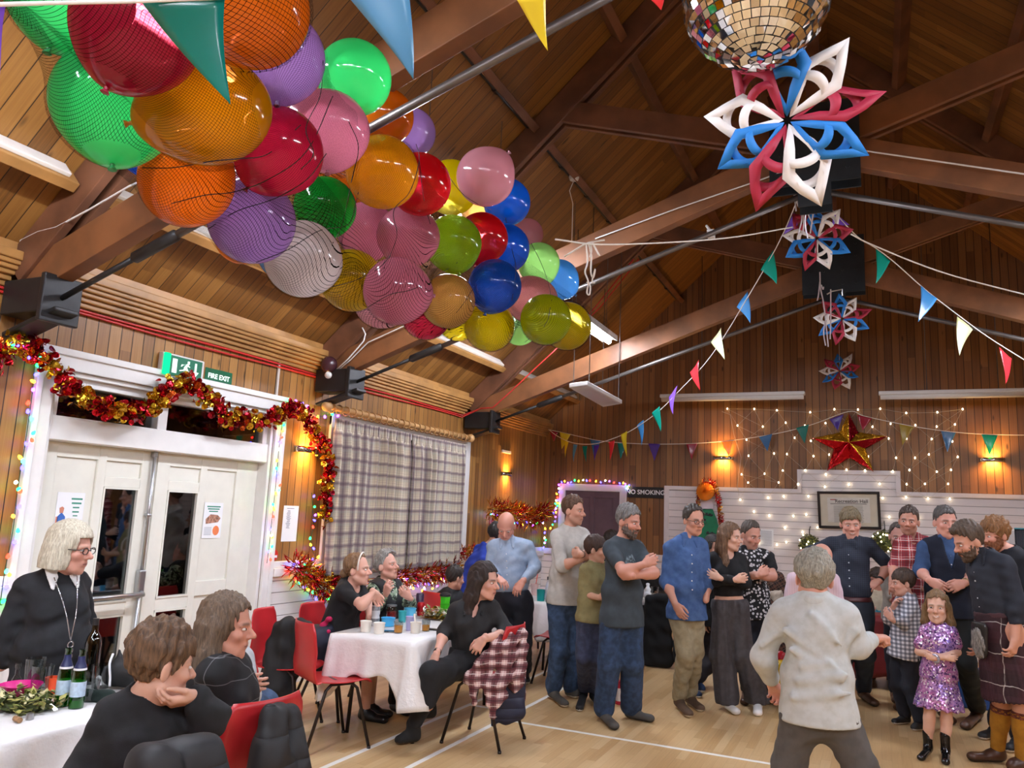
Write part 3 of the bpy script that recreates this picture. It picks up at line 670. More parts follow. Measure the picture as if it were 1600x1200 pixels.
# ---------------------------------------------------------------- tinsel garlands
def garland(pts, R, n, label, kind='disc', seed=0, group='red and gold tinsel garlands'):
    rnd = random.Random(seed); path = smooth_path(pts, 8); b = MB(); L = [0]
    for p, q in zip(path[:-1], path[1:]): L.append(L[-1]+(q-p).length)
    for k in range(n):
        s = rnd.random()*L[-1]; i = max(j for j in range(len(L)) if L[j] <= s); i = min(i, len(path)-2)
        c = path[i].lerp(path[i+1], (s-L[i])/max(1e-6, L[i+1]-L[i]))
        d = Vector((rnd.gauss(0, 1), rnd.gauss(0, 1), rnd.gauss(0, 1))).normalized()
        if d.x < -.2: d.x *= -.5
        c = c+d*R*rnd.uniform(.35, 1.05)
        g = math.sin(s*21+seed)+rnd.uniform(-.5, .5)
        b.cur = 1 if g > .35 else (2 if rnd.random() < .18 else (3 if rnd.random() < .3 else 0))
        nrm = Vector((rnd.gauss(0, 1), rnd.gauss(0, 1), rnd.gauss(0, 1))).normalized(); x, y, z, _ = frame_of((0, 0, 0), nrm)
        if kind == 'disc':
            r = rnd.uniform(.019, .031); vs = [c+(x*math.cos(a)+y*math.sin(a))*r+z*(.004*math.cos(2*a)) for a in [2*PI*q/9 for q in range(9)]]
            b.add(vs, [tuple(range(9))])
        else:
            l = rnd.uniform(.6, 1.2)*R; w = .006; tdir = (d+nrm*.5).normalized(); x2 = tdir.cross(nrm).normalized()
            e = c+tdir*l; b.add([c-x2*w, c+x2*w, c.lerp(e, .6)+x2*w+nrm*.01, e, c.lerp(e, .6)-x2*w+nrm*.01], [(0, 1, 2, 3, 4)])
    b.cur = 3; b.tube(path, .006, 6)
    o = b.build('tinsel_garland', [FRED, FGOLD, FORANGE, FDRED]); return tag(o, label, 'garland', group)
GX = XL+.1
garland([at_x(x, y, GX) for x, y in ((-25, 575), (0, 548), (42, 540), (75, 570), (105, 600), (150, 630), (195, 642), (240, 630), (268, 602), (292, 600), (320, 622), (355, 650), (395, 657), (430, 650), (455, 637), (478, 655), (497, 690), (508, 715), (512, 740), (507, 775), (505, 812))],   .100, 1700, 'sequin tinsel garland swagged over the white double doors', 'disc', 3)
garland([at_x(x, y, GX) for x, y in ((456, 884), (470, 892), (488, 905), (510, 918), (535, 915), (560, 905))], .11, 900, 'tinsel garland on the sill between the doors and the headband woman', 'spike', 5)
garland([at_x(x, y, GX) for x, y in ((600, 905), (630, 900), (660, 897), (690, 892), (712, 886))], .11, 800, 'tinsel garland along the sill under the tartan curtain', 'spike', 6)
garland([at_x(x, y, XL+.16) for x, y in ((762, 795), (785, 800), (805, 803), (830, 808), (846, 800), (853, 798))], .13, 900, 'tinsel garland on the wall behind the bald man in the pale blue shirt', 'spike', 7)
garland([at_y(x, y, YF-.1) for x, y in ((1089, 788), (1091, 768), (1100, 754), (1114, 760), (1120, 785), (1123, 810), (1126, 830))], .06, 420, 'gold tinsel trail round the orange paper ball and the green paper tree', 'spike', 8)
garland([at_x(x, y, GX) for x, y in ((712, 864), (730, 862), (748, 860))], .07, 200, 'short tinsel end on the sill beyond the tartan curtain', 'spike', 9)
# ---------------------------------------------------------------- fairy lights
BCOL = {'r': '#ff2418', 'g': '#18ff5a', 'b': '#3a35ff', 'a': '#ffae20', 'w': '#ffe9c0', 'p': '#9a3cff', 'c': '#30e0c0'}
BMAT = {k: EM(v, 16. if k != 'w' else 14., 'bulb '+k) for k, v in BCOL.items()}
_bulb = {}
def bulb_mesh(r, k):
    if (r, k) not in _bulb:
        b = MB(); b.lathe([(0, -r*1.1), (r*.7, -r*.8), (r, 0), (r*.75, r*.9), (r*.35, r*1.6), (0, r*1.7)], 8); me = b.mesh('bulb', True); me.materials.append(BMAT[k]); _bulb[(r, k)] = me
    return _bulb[(r, k)]
GWIRE = M('#20402a', .5, var=0, name='green light wire'); WWIRE = M('#b9b2a0', .5, var=0, name='clear light wire')
def lights(pts, cols, label, n=None, r=.011, jit=.03, seed=1, wire=GWIRE, group='coloured fairy light strings', axis='L', off=.05):
    rnd = random.Random(seed); path = smooth_path(pts, 8); t = thing('fairy_lights', label, 'fairy lights', path[0], 0, group)
    b = MB(); b.tube(path, .003, 5); b.build('wire', wire, t)
    n = n or len(cols); m = len(path)-1
    for k in range(n):
        s = (k+.5)/n*m; i = min(int(s), m-1); c = path[i].lerp(path[i+1], s-i)
        c = c+Vector((rnd.uniform(0, off*.6), rnd.uniform(-jit, jit), rnd.uniform(-jit, jit))) if axis == 'L' else c+Vector((rnd.uniform(-jit, jit), -rnd.uniform(0, off*.6), rnd.uniform(-jit, jit)))
        o = obj('bulb', bulb_mesh(r, cols[k % len(cols)]), None, t); o.location = c-path[0]; o.rotation_euler = (rnd.uniform(-1, 1), rnd.uniform(-1, 1), 0)
    return t
fx = XL+.06
lights([at_x(x, y, fx) for x, y in ((55, 552), (52, 600), (47, 640), (40, 690), (33, 730), (27, 770), (20, 830), (8, 890), (0, 945))], 'bgbaprbcgrbacbwgrbagbrca', 'coloured fairy lights down the left post of the double doors', 26, .012)
lights([at_x(x, y, fx+.06) for x, y in ((2, 540), (25, 545), (50, 556), (60, 560))], 'agbpbb', 'coloured fairy lights in the tinsel at the left door corner', 8)
lights([at_x(x, y, fx) for x, y in ((445, 628), (462, 630), (480, 640), (497, 650), (515, 648), (525, 645))], 'gpbpgap', 'coloured fairy lights in the tinsel above the amber wall light', 9, .013)
lights([at_x(x, y, fx) for x, y in ((441, 662), (437, 690), (434, 720), (431, 755), (428, 785), (424, 820), (421, 850), (417, 880))], 'garbwagbrca', 'coloured fairy lights down the right post of the double doors', 20)
lights([at_x(x, y, fx) for x, y in ((487, 770), (489, 800), (490, 820), (486, 840), (488, 858), (492, 873), (480, 880), (460, 884), (450, 888))], 'bgpbrgabar', 'coloured fairy lights below the hanging end of the door tinsel', 15)
lights([at_x(x, y, fx+.03) for x, y in ((455, 905), (470, 918), (488, 930), (505, 935), (520, 940))], 'rgbagb', 'coloured fairy lights under the tinsel beside the headband woman', 9, .013)
lights([at_x(x, y, fx+.03) for x, y in ((622, 905), (640, 912), (655, 918), (672, 915), (690, 908), (705, 900))], 'awpbbwap', 'coloured fairy lights under the tartan curtain tinsel', 22, .011, .05)
lights([at_x(x, y, fx+.03) for x, y in ((764, 805), (775, 810), (800, 815), (825, 818), (845, 815), (850, 840), (848, 855))], 'cbwabwpg', 'coloured fairy lights under the tinsel behind the bald man', 26, .014, .05)
lights([at_y(x, y, YF-.08) for x, y in ((869, 800), (872, 780), (876, 757), (900, 752), (940, 752), (979, 756), (979, 765))], 'pbgawbrabwprba', 'coloured fairy lights over the purple door frame', 34, .013, .02, axis='F')
lights([at_y(x, y, YF-.08) for x, y in ((862, 830), (866, 815), (869, 800))]+[at_y(x, y, YF-.08) for x, y in ((872, 785),)], 'agbpba', 'coloured fairy lights left of the purple door frame', 8, .013, .03, axis='F')
# warm white net light on the end wall
rnd = random.Random(4); net = thing('net_lights', 'warm white net of fairy lights across the end wall behind the foil star', 'fairy lights', (0, YF-.06, 2.6))
rows = [(642, 1140, 1500, 10, 0), (664, 1155, 1492, 11, 1), (688, 1165, 1490, 10, 0), (712, 1172, 1490, 11, 1), (738, 1160, 1490, 11, 0), (757, 1175, 1488, 9, 1), (778, 1160, 1480, 10, 0), (803, 1178, 1290, 5, 1), (808, 1385, 1480, 3, 0), (828, 1220, 1275, 3, 0), (850, 1180, 1262, 4, 1)]
P = []
for (y, xa_, xb_, n, odd) in rows:
    P.append([at_y(xa_+(xb_-xa_)*k/(n-1)+rnd.uniform(-7, 7), y+rnd.uniform(-4, 4), YF-.055) for k in range(n)])
b = MB()
for i in range(len(P)):
    for k in range(len(P[i])-1):
        if i == 0: b.tube([P[i][k], P[i][k+1]], .002, 4)
    if i+1 < 7:
        for p in P[i]:
            for q in sorted(P[i+1], key=lambda q: (q-p).length)[:2]: b.tube([p, q], .0013, 4)
b.tube([at_y(x, y, YF-.055) for x, y in ((1128, 643), (1141, 648), (1147, 680), (1158, 715), (1152, 760), (1155, 775))], .003, 5)
b.build('net_wire', WWIRE, net)
for row in P:
    for p in row: o = obj('bulb', bulb_mesh(.010, 'w'), None, net); o.location = p-Vector((0, YF-.06, 2.6))
# ---------------------------------------------------------------- bunting
FLAGC = {'teal': '#12b39a', 'blue': '#4fa8e8', 'yellow': '#f0dc3c', 'lime': '#e6ecae', 'red': '#ea3a42', 'purple': '#9a6ae6', 'violet': '#5a3aa8', 'dteal': '#0f8a7d', 'dred': '#b02238', 'amber': '#f0b429', 'dblue': '#3f7fb8', 'slate': '#5fa3cc', 'olive': '#b9a23a'}
def flag_mat(c, thru=.35):
    t = NT('pennant '+c); d = t.n('ShaderNodeBsdfDiffuse', {'Color': lin(FLAGC[c])}); tr = t.n('ShaderNodeBsdfTranslucent', {'Color': lin(FLAGC[c])}); gl = t.n('ShaderNodeBsdfGlossy', {'Roughness': .25})
    m = t.n('ShaderNodeMixShader', {0: thru, 1: d.outputs[0], 2: tr.outputs[0]}); return t.done(t.n('ShaderNodeMixShader', {0: .06, 1: m.outputs[0], 2: gl.outputs[0]}))
FMAT = {k: flag_mat(k) for k in FLAGC}
STRING = M('#e9e4da', .7, var=.03, name='white string')
def flag(p, q, tip, mat, parent, seed=0):
    """pennant hanging from p-q (along the string) down to tip, with a soft curl"""
    rnd = random.Random(seed); p, q, tip = Vector(p), Vector(q), Vector(tip); n = (q-p).cross(tip-p).normalized(); ph = rnd.uniform(0, 6); L = (tip-p).length
    def f(u, v):
        v = min(v, .995); a = p.lerp(tip, v); c = q.lerp(tip, v); x = a.lerp(c, u); return x+n*(.05*L*math.sin(v*3+ph)+.03*L*math.cos(u*5+ph)*(1-v)*.5)
    b = MB(); b.grid(f, 6, 10); o = b.build('pennant', mat, parent, True); solid(o, .0006); return o
def bunting(label, string, flags, seed=0, group='pennant bunting strings', r=.005):
    t = thing('bunting', label, 'bunting', string[0], 0, group); b = MB(); b.tube(smooth_path(string, 6), r, 6); b.build('string', STRING, t, True)
    for i, (p, q, tip, c) in enumerate(flags): flag(p, q, tip, FMAT[c], t, seed+i)
    return t
def dist_interp(x, x0, y0, x1, y1): return y0+(y1-y0)*(x-x0)/(x1-x0)
# left string: from under the middle truss plate down to the end wall corner
DA = lambda x: dist_interp(x, 1240, 6.9, 860, 11.9)
A = [(1246, 312), (1225, 362), (1203, 405), (1165, 470), (1130, 528), (1100, 570), (1060, 612), (1030, 642), (1000, 664), (978, 677), (950, 688), (925, 694), (895, 692), (872, 682), (857, 671)]
fa = [((1240, 332), (1224, 366), (1246, 352), 'purple'), ((1208, 391), (1190, 422), (1212, 444), 'teal'), ((1168, 455), (1152, 480), (1171, 505), 'blue'), ((1129, 512), (1114, 535), (1130, 562), 'lime'), ((1094, 562), (1080, 582), (1093, 610), 'red'), ((1058, 602), (1044, 620), (1053, 648), 'purple'), ((1032, 634), (1020, 646), (1031, 675), 'teal'), ((1005, 656), (995, 665), (1002, 696), 'blue'), ((982, 673), (972, 679), (978, 714), 'yellow'), ((959, 688), (949, 691), (954, 720), 'red'), ((936, 695), (927, 696), (930, 720), 'violet'), ((919, 697), (911, 697), (915, 722), 'dteal'), ((902, 695), (895, 694), (897, 722), 'slate'), ((888, 690), (882, 686), (884, 715), 'yellow')]
bunting('bunting string dropping from the middle truss to the corner by the purple door', [at_y(x, y, DA(x)) for x, y in A], [tuple(at_y(*v, DA(v[0])) for v in f[:3])+(f[3],) for f in fa], 10)
DB = lambda x: dist_interp(x, 1290, 6.9, 1640, 9.6)
Bp = [(1276, 300), (1300, 328), (1340, 370), (1366, 386), (1400, 412), (1445, 452), (1490, 487), (1540, 524), (1600, 562), (1650, 592)]
fb = [((1300, 328), (1328, 351), (1299, 355), 'purple'), ((1370, 386), (1394, 407), (1366, 444), 'teal'), ((1436, 446), (1462, 467), (1436, 503), 'blue'), ((1497, 494), (1521, 515), (1499, 556), 'lime'), ((1562, 542), (1583, 560), (1569, 601), 'red')]
bunting('bunting string dropping from the middle truss past the picture edge above the kilted man', [at_y(x, y, DB(x)) for x, y in Bp], [tuple(at_y(*v, DB(v[0])) for v in f[:3])+(f[3],) for f in fb], 40)
Yc = YF-.12
Cp = [(855, 671), (880, 676), (905, 682), (940, 689), (990, 693), (1040, 694), (1100, 692), (1160, 686), (1220, 676), (1270, 663), (1326, 643), (1350, 650), (1400, 661), (1450, 670), (1500, 676), (1550, 679), (1610, 680)]
fc = [((875, 675), (892, 679), (877, 702), 'yellow'), ((858, 672), (871, 676), (866, 690), 'dred'), ((921, 685), (938, 689), (928, 712), 'dblue'), ((964, 691), (979, 692), (970, 718), 'dteal'), ((1013, 693), (1032, 694), (1022, 720), 'violet'), ((1072, 693), (1090, 692), (1081, 718), 'dred'), ((1126, 689), (1147, 686), (1139, 713), 'amber'), ((1186, 683), (1207, 678), (1199, 705), 'dblue'), ((1244, 669), (1264, 663), (1257, 693), 'dteal'), ((1296, 655), (1318, 647), (1309, 673), 'violet'), ((1339, 648), (1363, 653), (1348, 673), 'dred'), ((1405, 662), (1429, 666), (1410, 696), 'olive'), ((1470, 672), (1494, 675), (1480, 707), 'dblue'), ((1533, 678), (1559, 680), (1546, 711), 'teal')]
bunting('bunting string pinned along the end wall over the foil star', [at_y(x, y, Yc) for x, y in Cp], [tuple(at_y(*v, Yc) for v in f[:3])+(f[3],) for f in fc], 70)
Dd = lambda x: 1.22+.00072*x if x < 1100 else 2.0
Dp = [(-40, 8), (110, 4), (240, 1), (420, -8), (640, -30), (850, -45), (1060, -60), (1200, -80)]
fd = [((-60, 8), (16, 6), (-6, 125), 'purple'), ((224, 1), (356, -4), (358, 163), 'dteal'), ((543, -8), (640, -30), (643, 124), 'slate'), ((805, -3), (850, -8), (858, 80), 'yellow'), ((1006, -10), (1040, -14), (1033, 16), 'red')]
bunting('bunting string across the top of the picture in front of the balloon net', [at_d(x, y, Dd(x)) for x, y in Dp], [tuple(at_d(*v, Dd(v[0])) for v in f[:3])+(f[3],) for f in fd], 90, r=.003)
# white cords of the balloon net
pts = [at_d(868, 374, 5.1), at_d(940, 382, 5.6), at_d(1060, 378, 6.1), at_d(1150, 370, 6.6), at_d(1238, 355, 7.0)]
b = MB(); b.tube(smooth_path(pts, 8), .006, 6); tag(b.build('net_rope', STRING, smooth=True), 'white cord from the balloon net to the small paper star', 'rope', 'white ropes')
pts = [at_d(1330, 366, 7.0), at_d(1366, 384, 7.2), at_d(1480, 428, 7.6), at_d(1640, 470, 8.2)]
b = MB(); b.tube(smooth_path(pts, 8), .006, 6); tag(b.build('net_rope', STRING, smooth=True), 'white cord from the small paper star out past the picture edge', 'rope', 'white ropes')
b = MB()
for pp in (((916, 382), (918, 410), (914, 425), (919, 440), (917, 457), (921, 460), (922, 447), (917, 440)), ((920, 382), (924, 400), (923, 425), (927, 434), (930, 420), (925, 440), (930, 442)), ((925, 378), (929, 385), (937, 400)), ((923, 380), (924, 392), (922, 402)), ((882, 401), (900, 390), (918, 380), (945, 375))):
    b.tube(smooth_path([at_d(x, y, 5.55) for x, y in pp], 4), .006, 6)
tag(b.build('knotted_rope', STRING, smooth=True), 'knotted white cord ends dangling beside the last balloons', 'cord')

# ---------------------------------------------------------------- paper stars
PAPERC = {'b': M('#1f7fd0', .6, var=.03, name='blue paper'), 'w': M('#e6e2dd', .6, var=.02, name='white paper'), 'r': M('#a8233f', .6, var=.05, name='red paper')}
def star(c, R, label, rot=0., seed=0, axis=None):
    rnd = random.Random(seed); c = Vector(c); ax = (Vector(CAM)-c).normalized() if axis is None else Vector(axis).normalized(); ax = (ax+Vector((0, 0, .15))).normalized()
    ux, uy, uz, _ = frame_of((0, 0, 0), ax)      # uz towards the viewer side
    ux = Vector((0, 0, 1)).cross(uz).normalized(); uy = uz.cross(ux)
    t = thing('paper_star', label, 'paper star', c, 0, 'red white and blue paper stars')
    for k in range(9):
        a = PI/2-2*PI*k/9+rot; d = ux*math.cos(a)+uy*math.sin(a); s = ux*-math.sin(a)+uy*math.cos(a); tw = rnd.uniform(-.5, .5); s2 = (s*math.cos(tw)+uz*math.sin(tw)); n2 = d.cross(s2); w = R*rnd.uniform(.23, .30); Rk = R*rnd.uniform(.9, 1.06); bend = rnd.uniform(-.12, .16)
        P = lambda r, h, z=0.: c+d*(r*Rk)+s2*(h*w)+n2*(z*R)+uz*(bend*R*r*r)
        b = MB()
        # outer folded diamond band
        def band(prof_o, prof_i):
            n = len(prof_o); b.add([P(*v) for v in prof_o]+[P(*v) for v in prof_i], [(i, (i+1) % n, n+(i+1) % n, n+i) for i in range(n-1)])
        for sg in (1, -1):
            band([(.04, 0, 0), (.3, .6*sg, .05), (.56, 1*sg, .02), (.78, .55*sg, -.03), (1., 0, 0)], [(.16, 0, .02), (.33, .22*sg, .08), (.55, .5*sg, .06), (.70, .26*sg, .0), (.80, 0, 0)])
        # slit strips between the folds, bent forwards and back
        for (r0, hw, zz, wd) in ((.40, .62, .12, .055), (.62, .52, -.09, .05)):
            N = 12; o1, o2 = [], []
            for i in range(N+1):
                q = PI*i/N; h = hw*math.cos(q); z = zz*math.sin(q); o1.append(P(r0-wd+.10*math.sin(q), h, z)); o2.append(P(r0+wd+.10*math.sin(q), h, z+.02))
            b.add(o1+o2, [(i, i+1, N+2+i, N+1+i) for i in range(N)])
        o = b.build('petal', PAPERC['bwr'[k % 3]], t, 'auto'); solid(o, .001)
    return t
s1 = at_d(1230, 188, 3.2); star(s1, .325, 'large red white and blue paper star hanging below the mirror ball', 0, 1)
s2 = at_d(1276, 372, 7.3); star(s2, .30, 'paper star hanging from the middle truss plate, second in the row', 0, 2)
s3 = at_d(1316, 498, 9.5); star(s3, .30, 'paper star hanging under the third truss plate, third in the row', .1, 3)
s4 = at_d(1312, 580, 12.1); star(s4, .29, 'paper star in front of the end wall, lowest and smallest in the row', .1, 4, (0, -1, 0))
def ribbon(pts_list, dist, label, r=.0035, mat=None):
    b = MB()
    for pp in pts_list: b.tube(smooth_path([at_d(x, y, dist) for x, y in pp], 5), r, 5)
    return tag(b.build('curling_ribbon', mat or M('#c3bcc2', .3, .3, var=.05, name='silver ribbon')), label, 'ribbon', 'silver curling ribbons')
ribbon([[(1240, 288), (1243, 305), (1247, 322)], [(1236, 285), (1240, 300), (1244, 330)], [(1247, 308), (1253, 340), (1247, 365)], [(1252, 322), (1256, 345), (1254, 367)], [(1260, 320), (1258, 350), (1262, 372)], [(1266, 300), (1262, 330), (1270, 350)], [(1270, 290), (1272, 320), (1266, 365)]], 6.9, 'silver ribbon strands hanging above the second paper star', .006)
ribbon([[(1281, 425), (1282, 450), (1287, 475), (1292, 520), (1294, 542)], [(1281, 440), (1279, 460), (1277, 470)], [(1290, 500), (1287, 520), (1290, 540)], [(1298, 452), (1298, 500), (1297, 530)], [(1283, 445), (1286, 452), (1287, 448)]], 9.0, 'silver ribbon strands hanging past the third paper star', .007)
ribbon([[(1224, 66), (1222, 40), (1222, 10)], [(1210, 82), (1207, 95), (1204, 110)]], 3.1, 'pale ribbon between the mirror ball and the large paper star', .003)
b = MB(); b.tube([s2+Vector((0, 0, .28)), s2+Vector((0, 0, .4)), Vector((XC+.05, TY[1]-.12, 4.3))], .003, 5); tag(b.build('hanging_thread', STRING), 'thread holding the second paper star from the truss', 'thread', 'star threads')
b = MB(); b.tube([s3+Vector((0, 0, .25)), Vector((s3.x, s3.y, 4.25))], .003, 5); tag(b.build('hanging_thread', STRING), 'thread holding the third paper star from the truss', 'thread', 'star threads')
b = MB(); b.tube([at_d(1292, 460, 9.4), at_d(1300, 455, 9.4), at_d(1316, 452, 9.4), at_d(1316, 462, 9.4)], .008, 6); tag(b.build('wire_hook', SATIN), 'bent wire hook over the third paper star', 'hook')
b = MB(); b.tube([at_d(1246, 298, 6.95), at_d(1262, 290, 6.95), at_d(1282, 285, 6.95)], .01, 6); b.tube([at_d(1288, 292, 6.95), at_d(1303, 301, 6.95)], .008, 6); tag(b.build('wire_hook', SATIN), 'white wire hook under the middle truss plate', 'hook')
b = MB(); b.tube([s1+Vector((0, 0, .28)), s1+Vector((.0, .02, .7)), (s1.x, s1.y+.03, deck_z(s1.x)-.02)], .002, 5); tag(b.build('hanging_thread', STRING), 'thread holding the large paper star under the roof', 'thread', 'star threads')
b = MB(); b.tube([s4+Vector((0, 0, .1)), s4+Vector((0, .06, .45))], .003, 5); tag(b.build('hanging_thread', STRING), 'thread holding the smallest paper star on the end wall', 'thread', 'star threads')
# ---------------------------------------------------------------- mirror ball
mc = at_d(1181, -8, 3.15); MR = .25
mb = thing('mirror_ball', 'mirror tiled disco ball hanging at the top of the picture', 'disco ball', mc)
b = MB(); b.ball(mc, MR-.006, 32, 20); b.build('core', M('#4a4a4c', .6, var=.1), mb, True)
rnd = random.Random(11); b = MB(); nb = 27
for i in range(nb):
    p0, p1 = PI*i/nb+.006, PI*(i+1)/nb-.006; pm = (p0+p1)/2; n = max(5, int(2*PI*math.sin(pm)*MR/(PI*MR/nb)))
    for k in range(n):
        t0, t1 = 2*PI*k/n+.006/max(.15, math.sin(pm)), 2*PI*(k+1)/n-.006/max(.15, math.sin(pm)); vs = []
        ctr = Vector((math.sin(pm)*math.cos((t0+t1)/2), math.sin(pm)*math.sin((t0+t1)/2), -math.cos(pm)))*MR
        tx = Vector((rnd.gauss(0, 1), rnd.gauss(0, 1), rnd.gauss(0, 1)))*.035
        for p_, t_ in ((p0, t0), (p0, t1), (p1, t1), (p1, t0)):
            v = Vector((math.sin(p_)*math.cos(t_), math.sin(p_)*math.sin(t_), -math.cos(p_)))*MR; v += ctr.normalized()*((v-ctr).dot(tx)*3); vs.append(mc+v)
        b.cur = 0 if rnd.random() > .12 else 1; b.add(vs, [(0, 1, 2, 3)])
b.build('mirror_tiles', [M('#eef0f0', .03, 1., var=0, name='mirror tile'), M('#d5d0c8', .18, 1., var=0, name='dulled mirror tile')], mb)
b = MB(); b.tube([mc+Vector((0, 0, MR)), (mc.x, mc.y, deck_z(mc.x)-.02)], .008, 6); b.lathe([(0, MR+.05), (.03, MR+.05), (.04, MR-.01), (0, MR-.01)], 12, Matrix.Translation(mc)); b.build('hanger', SATIN, mb)
# ---------------------------------------------------------------- foil star on the end wall
fc_ = at_y(1327, 692, YF-.14); fs = thing('foil_star', 'red and gold foil star on the end wall over the framed certificate', 'star', fc_)
R1, R2 = .5, .20; tips = [90, 11, -53, -127, 172]; cols = [(1, 3), (1, 3), (1, 0), (0, 0), (0, 1)]
for k, a in enumerate(tips):
    a = math.radians(a); Rk = R1*(1.0 if k else .88); av = (math.cos(a)*Rk, math.sin(a)*Rk)
    for sg, ci in ((1, cols[k][0]), (-1, cols[k][1])):
        b = MB(); n = 14; vs = []
        va = a+sg*math.radians(33)
        for i in range(n+1):
            t = i/n
            for j in range(7):
                s_ = j/6; ex, ez = av[0]*t, av[1]*t; hw = R2*(1-t)*.95*math.sqrt(max(0, min(1, t*4)))
                nx, nz = -math.sin(a)*sg, math.cos(a)*sg
                px_ = ex+nx*hw*s_; pz_ = ez+nz*hw*s_; py_ = -.02-.12*(1-s_)*(1-t*.6)-.018*math.sin(t*26+s_*5)*s_
                vs.append(fc_+Vector((px_, py_+.06, pz_)))
        b.add(vs, [(i*7+j, i*7+j+1, (i+1)*7+j+1, (i+1)*7+j) for i in range(n) for j in range(6)])
        o = b.build('foil_point', [FRED, FGOLD, FORANGE, FDRED][ci], fs, True); solid(o, .002)
# ---------------------------------------------------------------- orange tissue ball and green paper tree
oc = at_y(1102, 768, YF-.15); ob = thing('paper_ball', 'orange pleated paper ball above the green paper tree', 'paper ball', oc)
b = MB(); n, m = 48, 16; vs = []
for i in range(m+1):
    p = PI*i/m
    for k in range(n):
        rr = .135*(1 if k % 2 else .86); t_ = 2*PI*k/n+.5*p; vs.append(oc+Vector((rr*math.sin(p)*math.cos(t_), -rr*math.cos(p)*.55, rr*math.sin(p)*math.sin(t_))))
b.add(vs, [(i*n+k, i*n+(k+1) % n, (i+1)*n+(k+1) % n, (i+1)*n+k) for i in range(m) for k in range(n)]); b.build('pleats', M('#f08a1c', .6, var=.1, name='orange tissue'), ob)
tp = thing('paper_tree', 'green paper tree shape on the panelling behind the glasses wearing man', 'paper tree', at_y(1108, 850, YF-.05)); yt = YF-.05
q = lambda x, y, dy=0.: tuple(at_y(x, y, yt-dy))
b = MB(); b.prism([q(1095, 795), q(1113, 795), q(1120, 812), q(1121, 818), q(1126, 835), q(1128, 850), q(1130, 880), q(1080, 880), q(1083, 850), q(1088, 825), q(1092, 808)], (0, .015, 0)); b.build('tree_shape', M('#0f7a50', .6, var=.12), tp)
b = MB(); b.prism([q(1092, 780), q(1113, 780), q(1116, 796), q(1094, 796)], (0, .014, 0)); b.build('tree_top', M('#d8cdd6', .6, var=.05), tp)
b = MB()
for (x, y, w_) in ((1106, 804, 7), (1111, 805, 5), (1108, 833, 8), (1114, 834, 5), (1100, 812, 5)):
    b.tube(smooth_path([q(x-w_/2, y+1, .01), q(x-w_/4, y-2, .01), q(x, y+1, .01), q(x+w_/2, y-1, .01)], 4), .012, 5)
b.build('scribbles', INKD, tp)
b = MB()
for k in range(4):
    a = PI*k/4; b.tube([q(1103+4*math.cos(a), 849+4*math.sin(a), .01), q(1103-4*math.cos(a), 849-4*math.sin(a), .01)], .006, 5)
b.build('snowflake', PAPER, tp)
# ---------------------------------------------------------------- lit topiary balls hung on the panelling
LEAFG = M('#3f4a1e', .6, var=.5, scale=40, name='artificial leaf'); LEAFL = M('#7f8440', .6, var=.4, scale=40, name='light artificial leaf')
for (px, py, R, lab) in ((1265, 851, .15, 'lit leaf ball hanging left of the certificate behind the tall man'), (1383, 846, .17, 'lit leaf ball hanging right of the certificate behind the red check shirt')):
    c = at_y(px, py, YF-.22); t = thing('topiary_ball', lab, 'leaf ball', c, 0, 'lit leaf balls'); rnd = random.Random(px); b = MB()
    for k in range(520):
        d = Vector((rnd.gauss(0, 1), rnd.gauss(0, 1), rnd.gauss(0, 1))).normalized(); p = c+d*R*rnd.uniform(.75, 1); x, y, z, _ = frame_of((0, 0, 0), (d+Vector((rnd.gauss(0, .5), rnd.gauss(0, .5), rnd.gauss(0, .5)))).normalized()); r_ = rnd.uniform(.014, .026); b.cur = rnd.random() < .4
        b.add([p-x*r_, p+y*r_*.5, p+x*r_, p-y*r_*.5], [(0, 1, 2, 3)])
    b.build('leaves', [LEAFG, LEAFL], t)
    b = MB(); b.ball(c, R*.74, 16, 10); b.build('core', LEAFG, t, True)
    b = MB(); b.tube([c+Vector((0, 0, R*.9)), c+Vector((0, .02, R+.06)), c+Vector((0, .2, R+.1))], .008, 6); b.build('hook', STEEL, t)
    for k in range(14):
        d = Vector((rnd.gauss(0, 1), -abs(rnd.gauss(0, 1))-.2, rnd.gauss(0, 1))).normalized(); o = obj('bulb', bulb_mesh(.008, 'w'), None, t); o.location = d*R*1.02
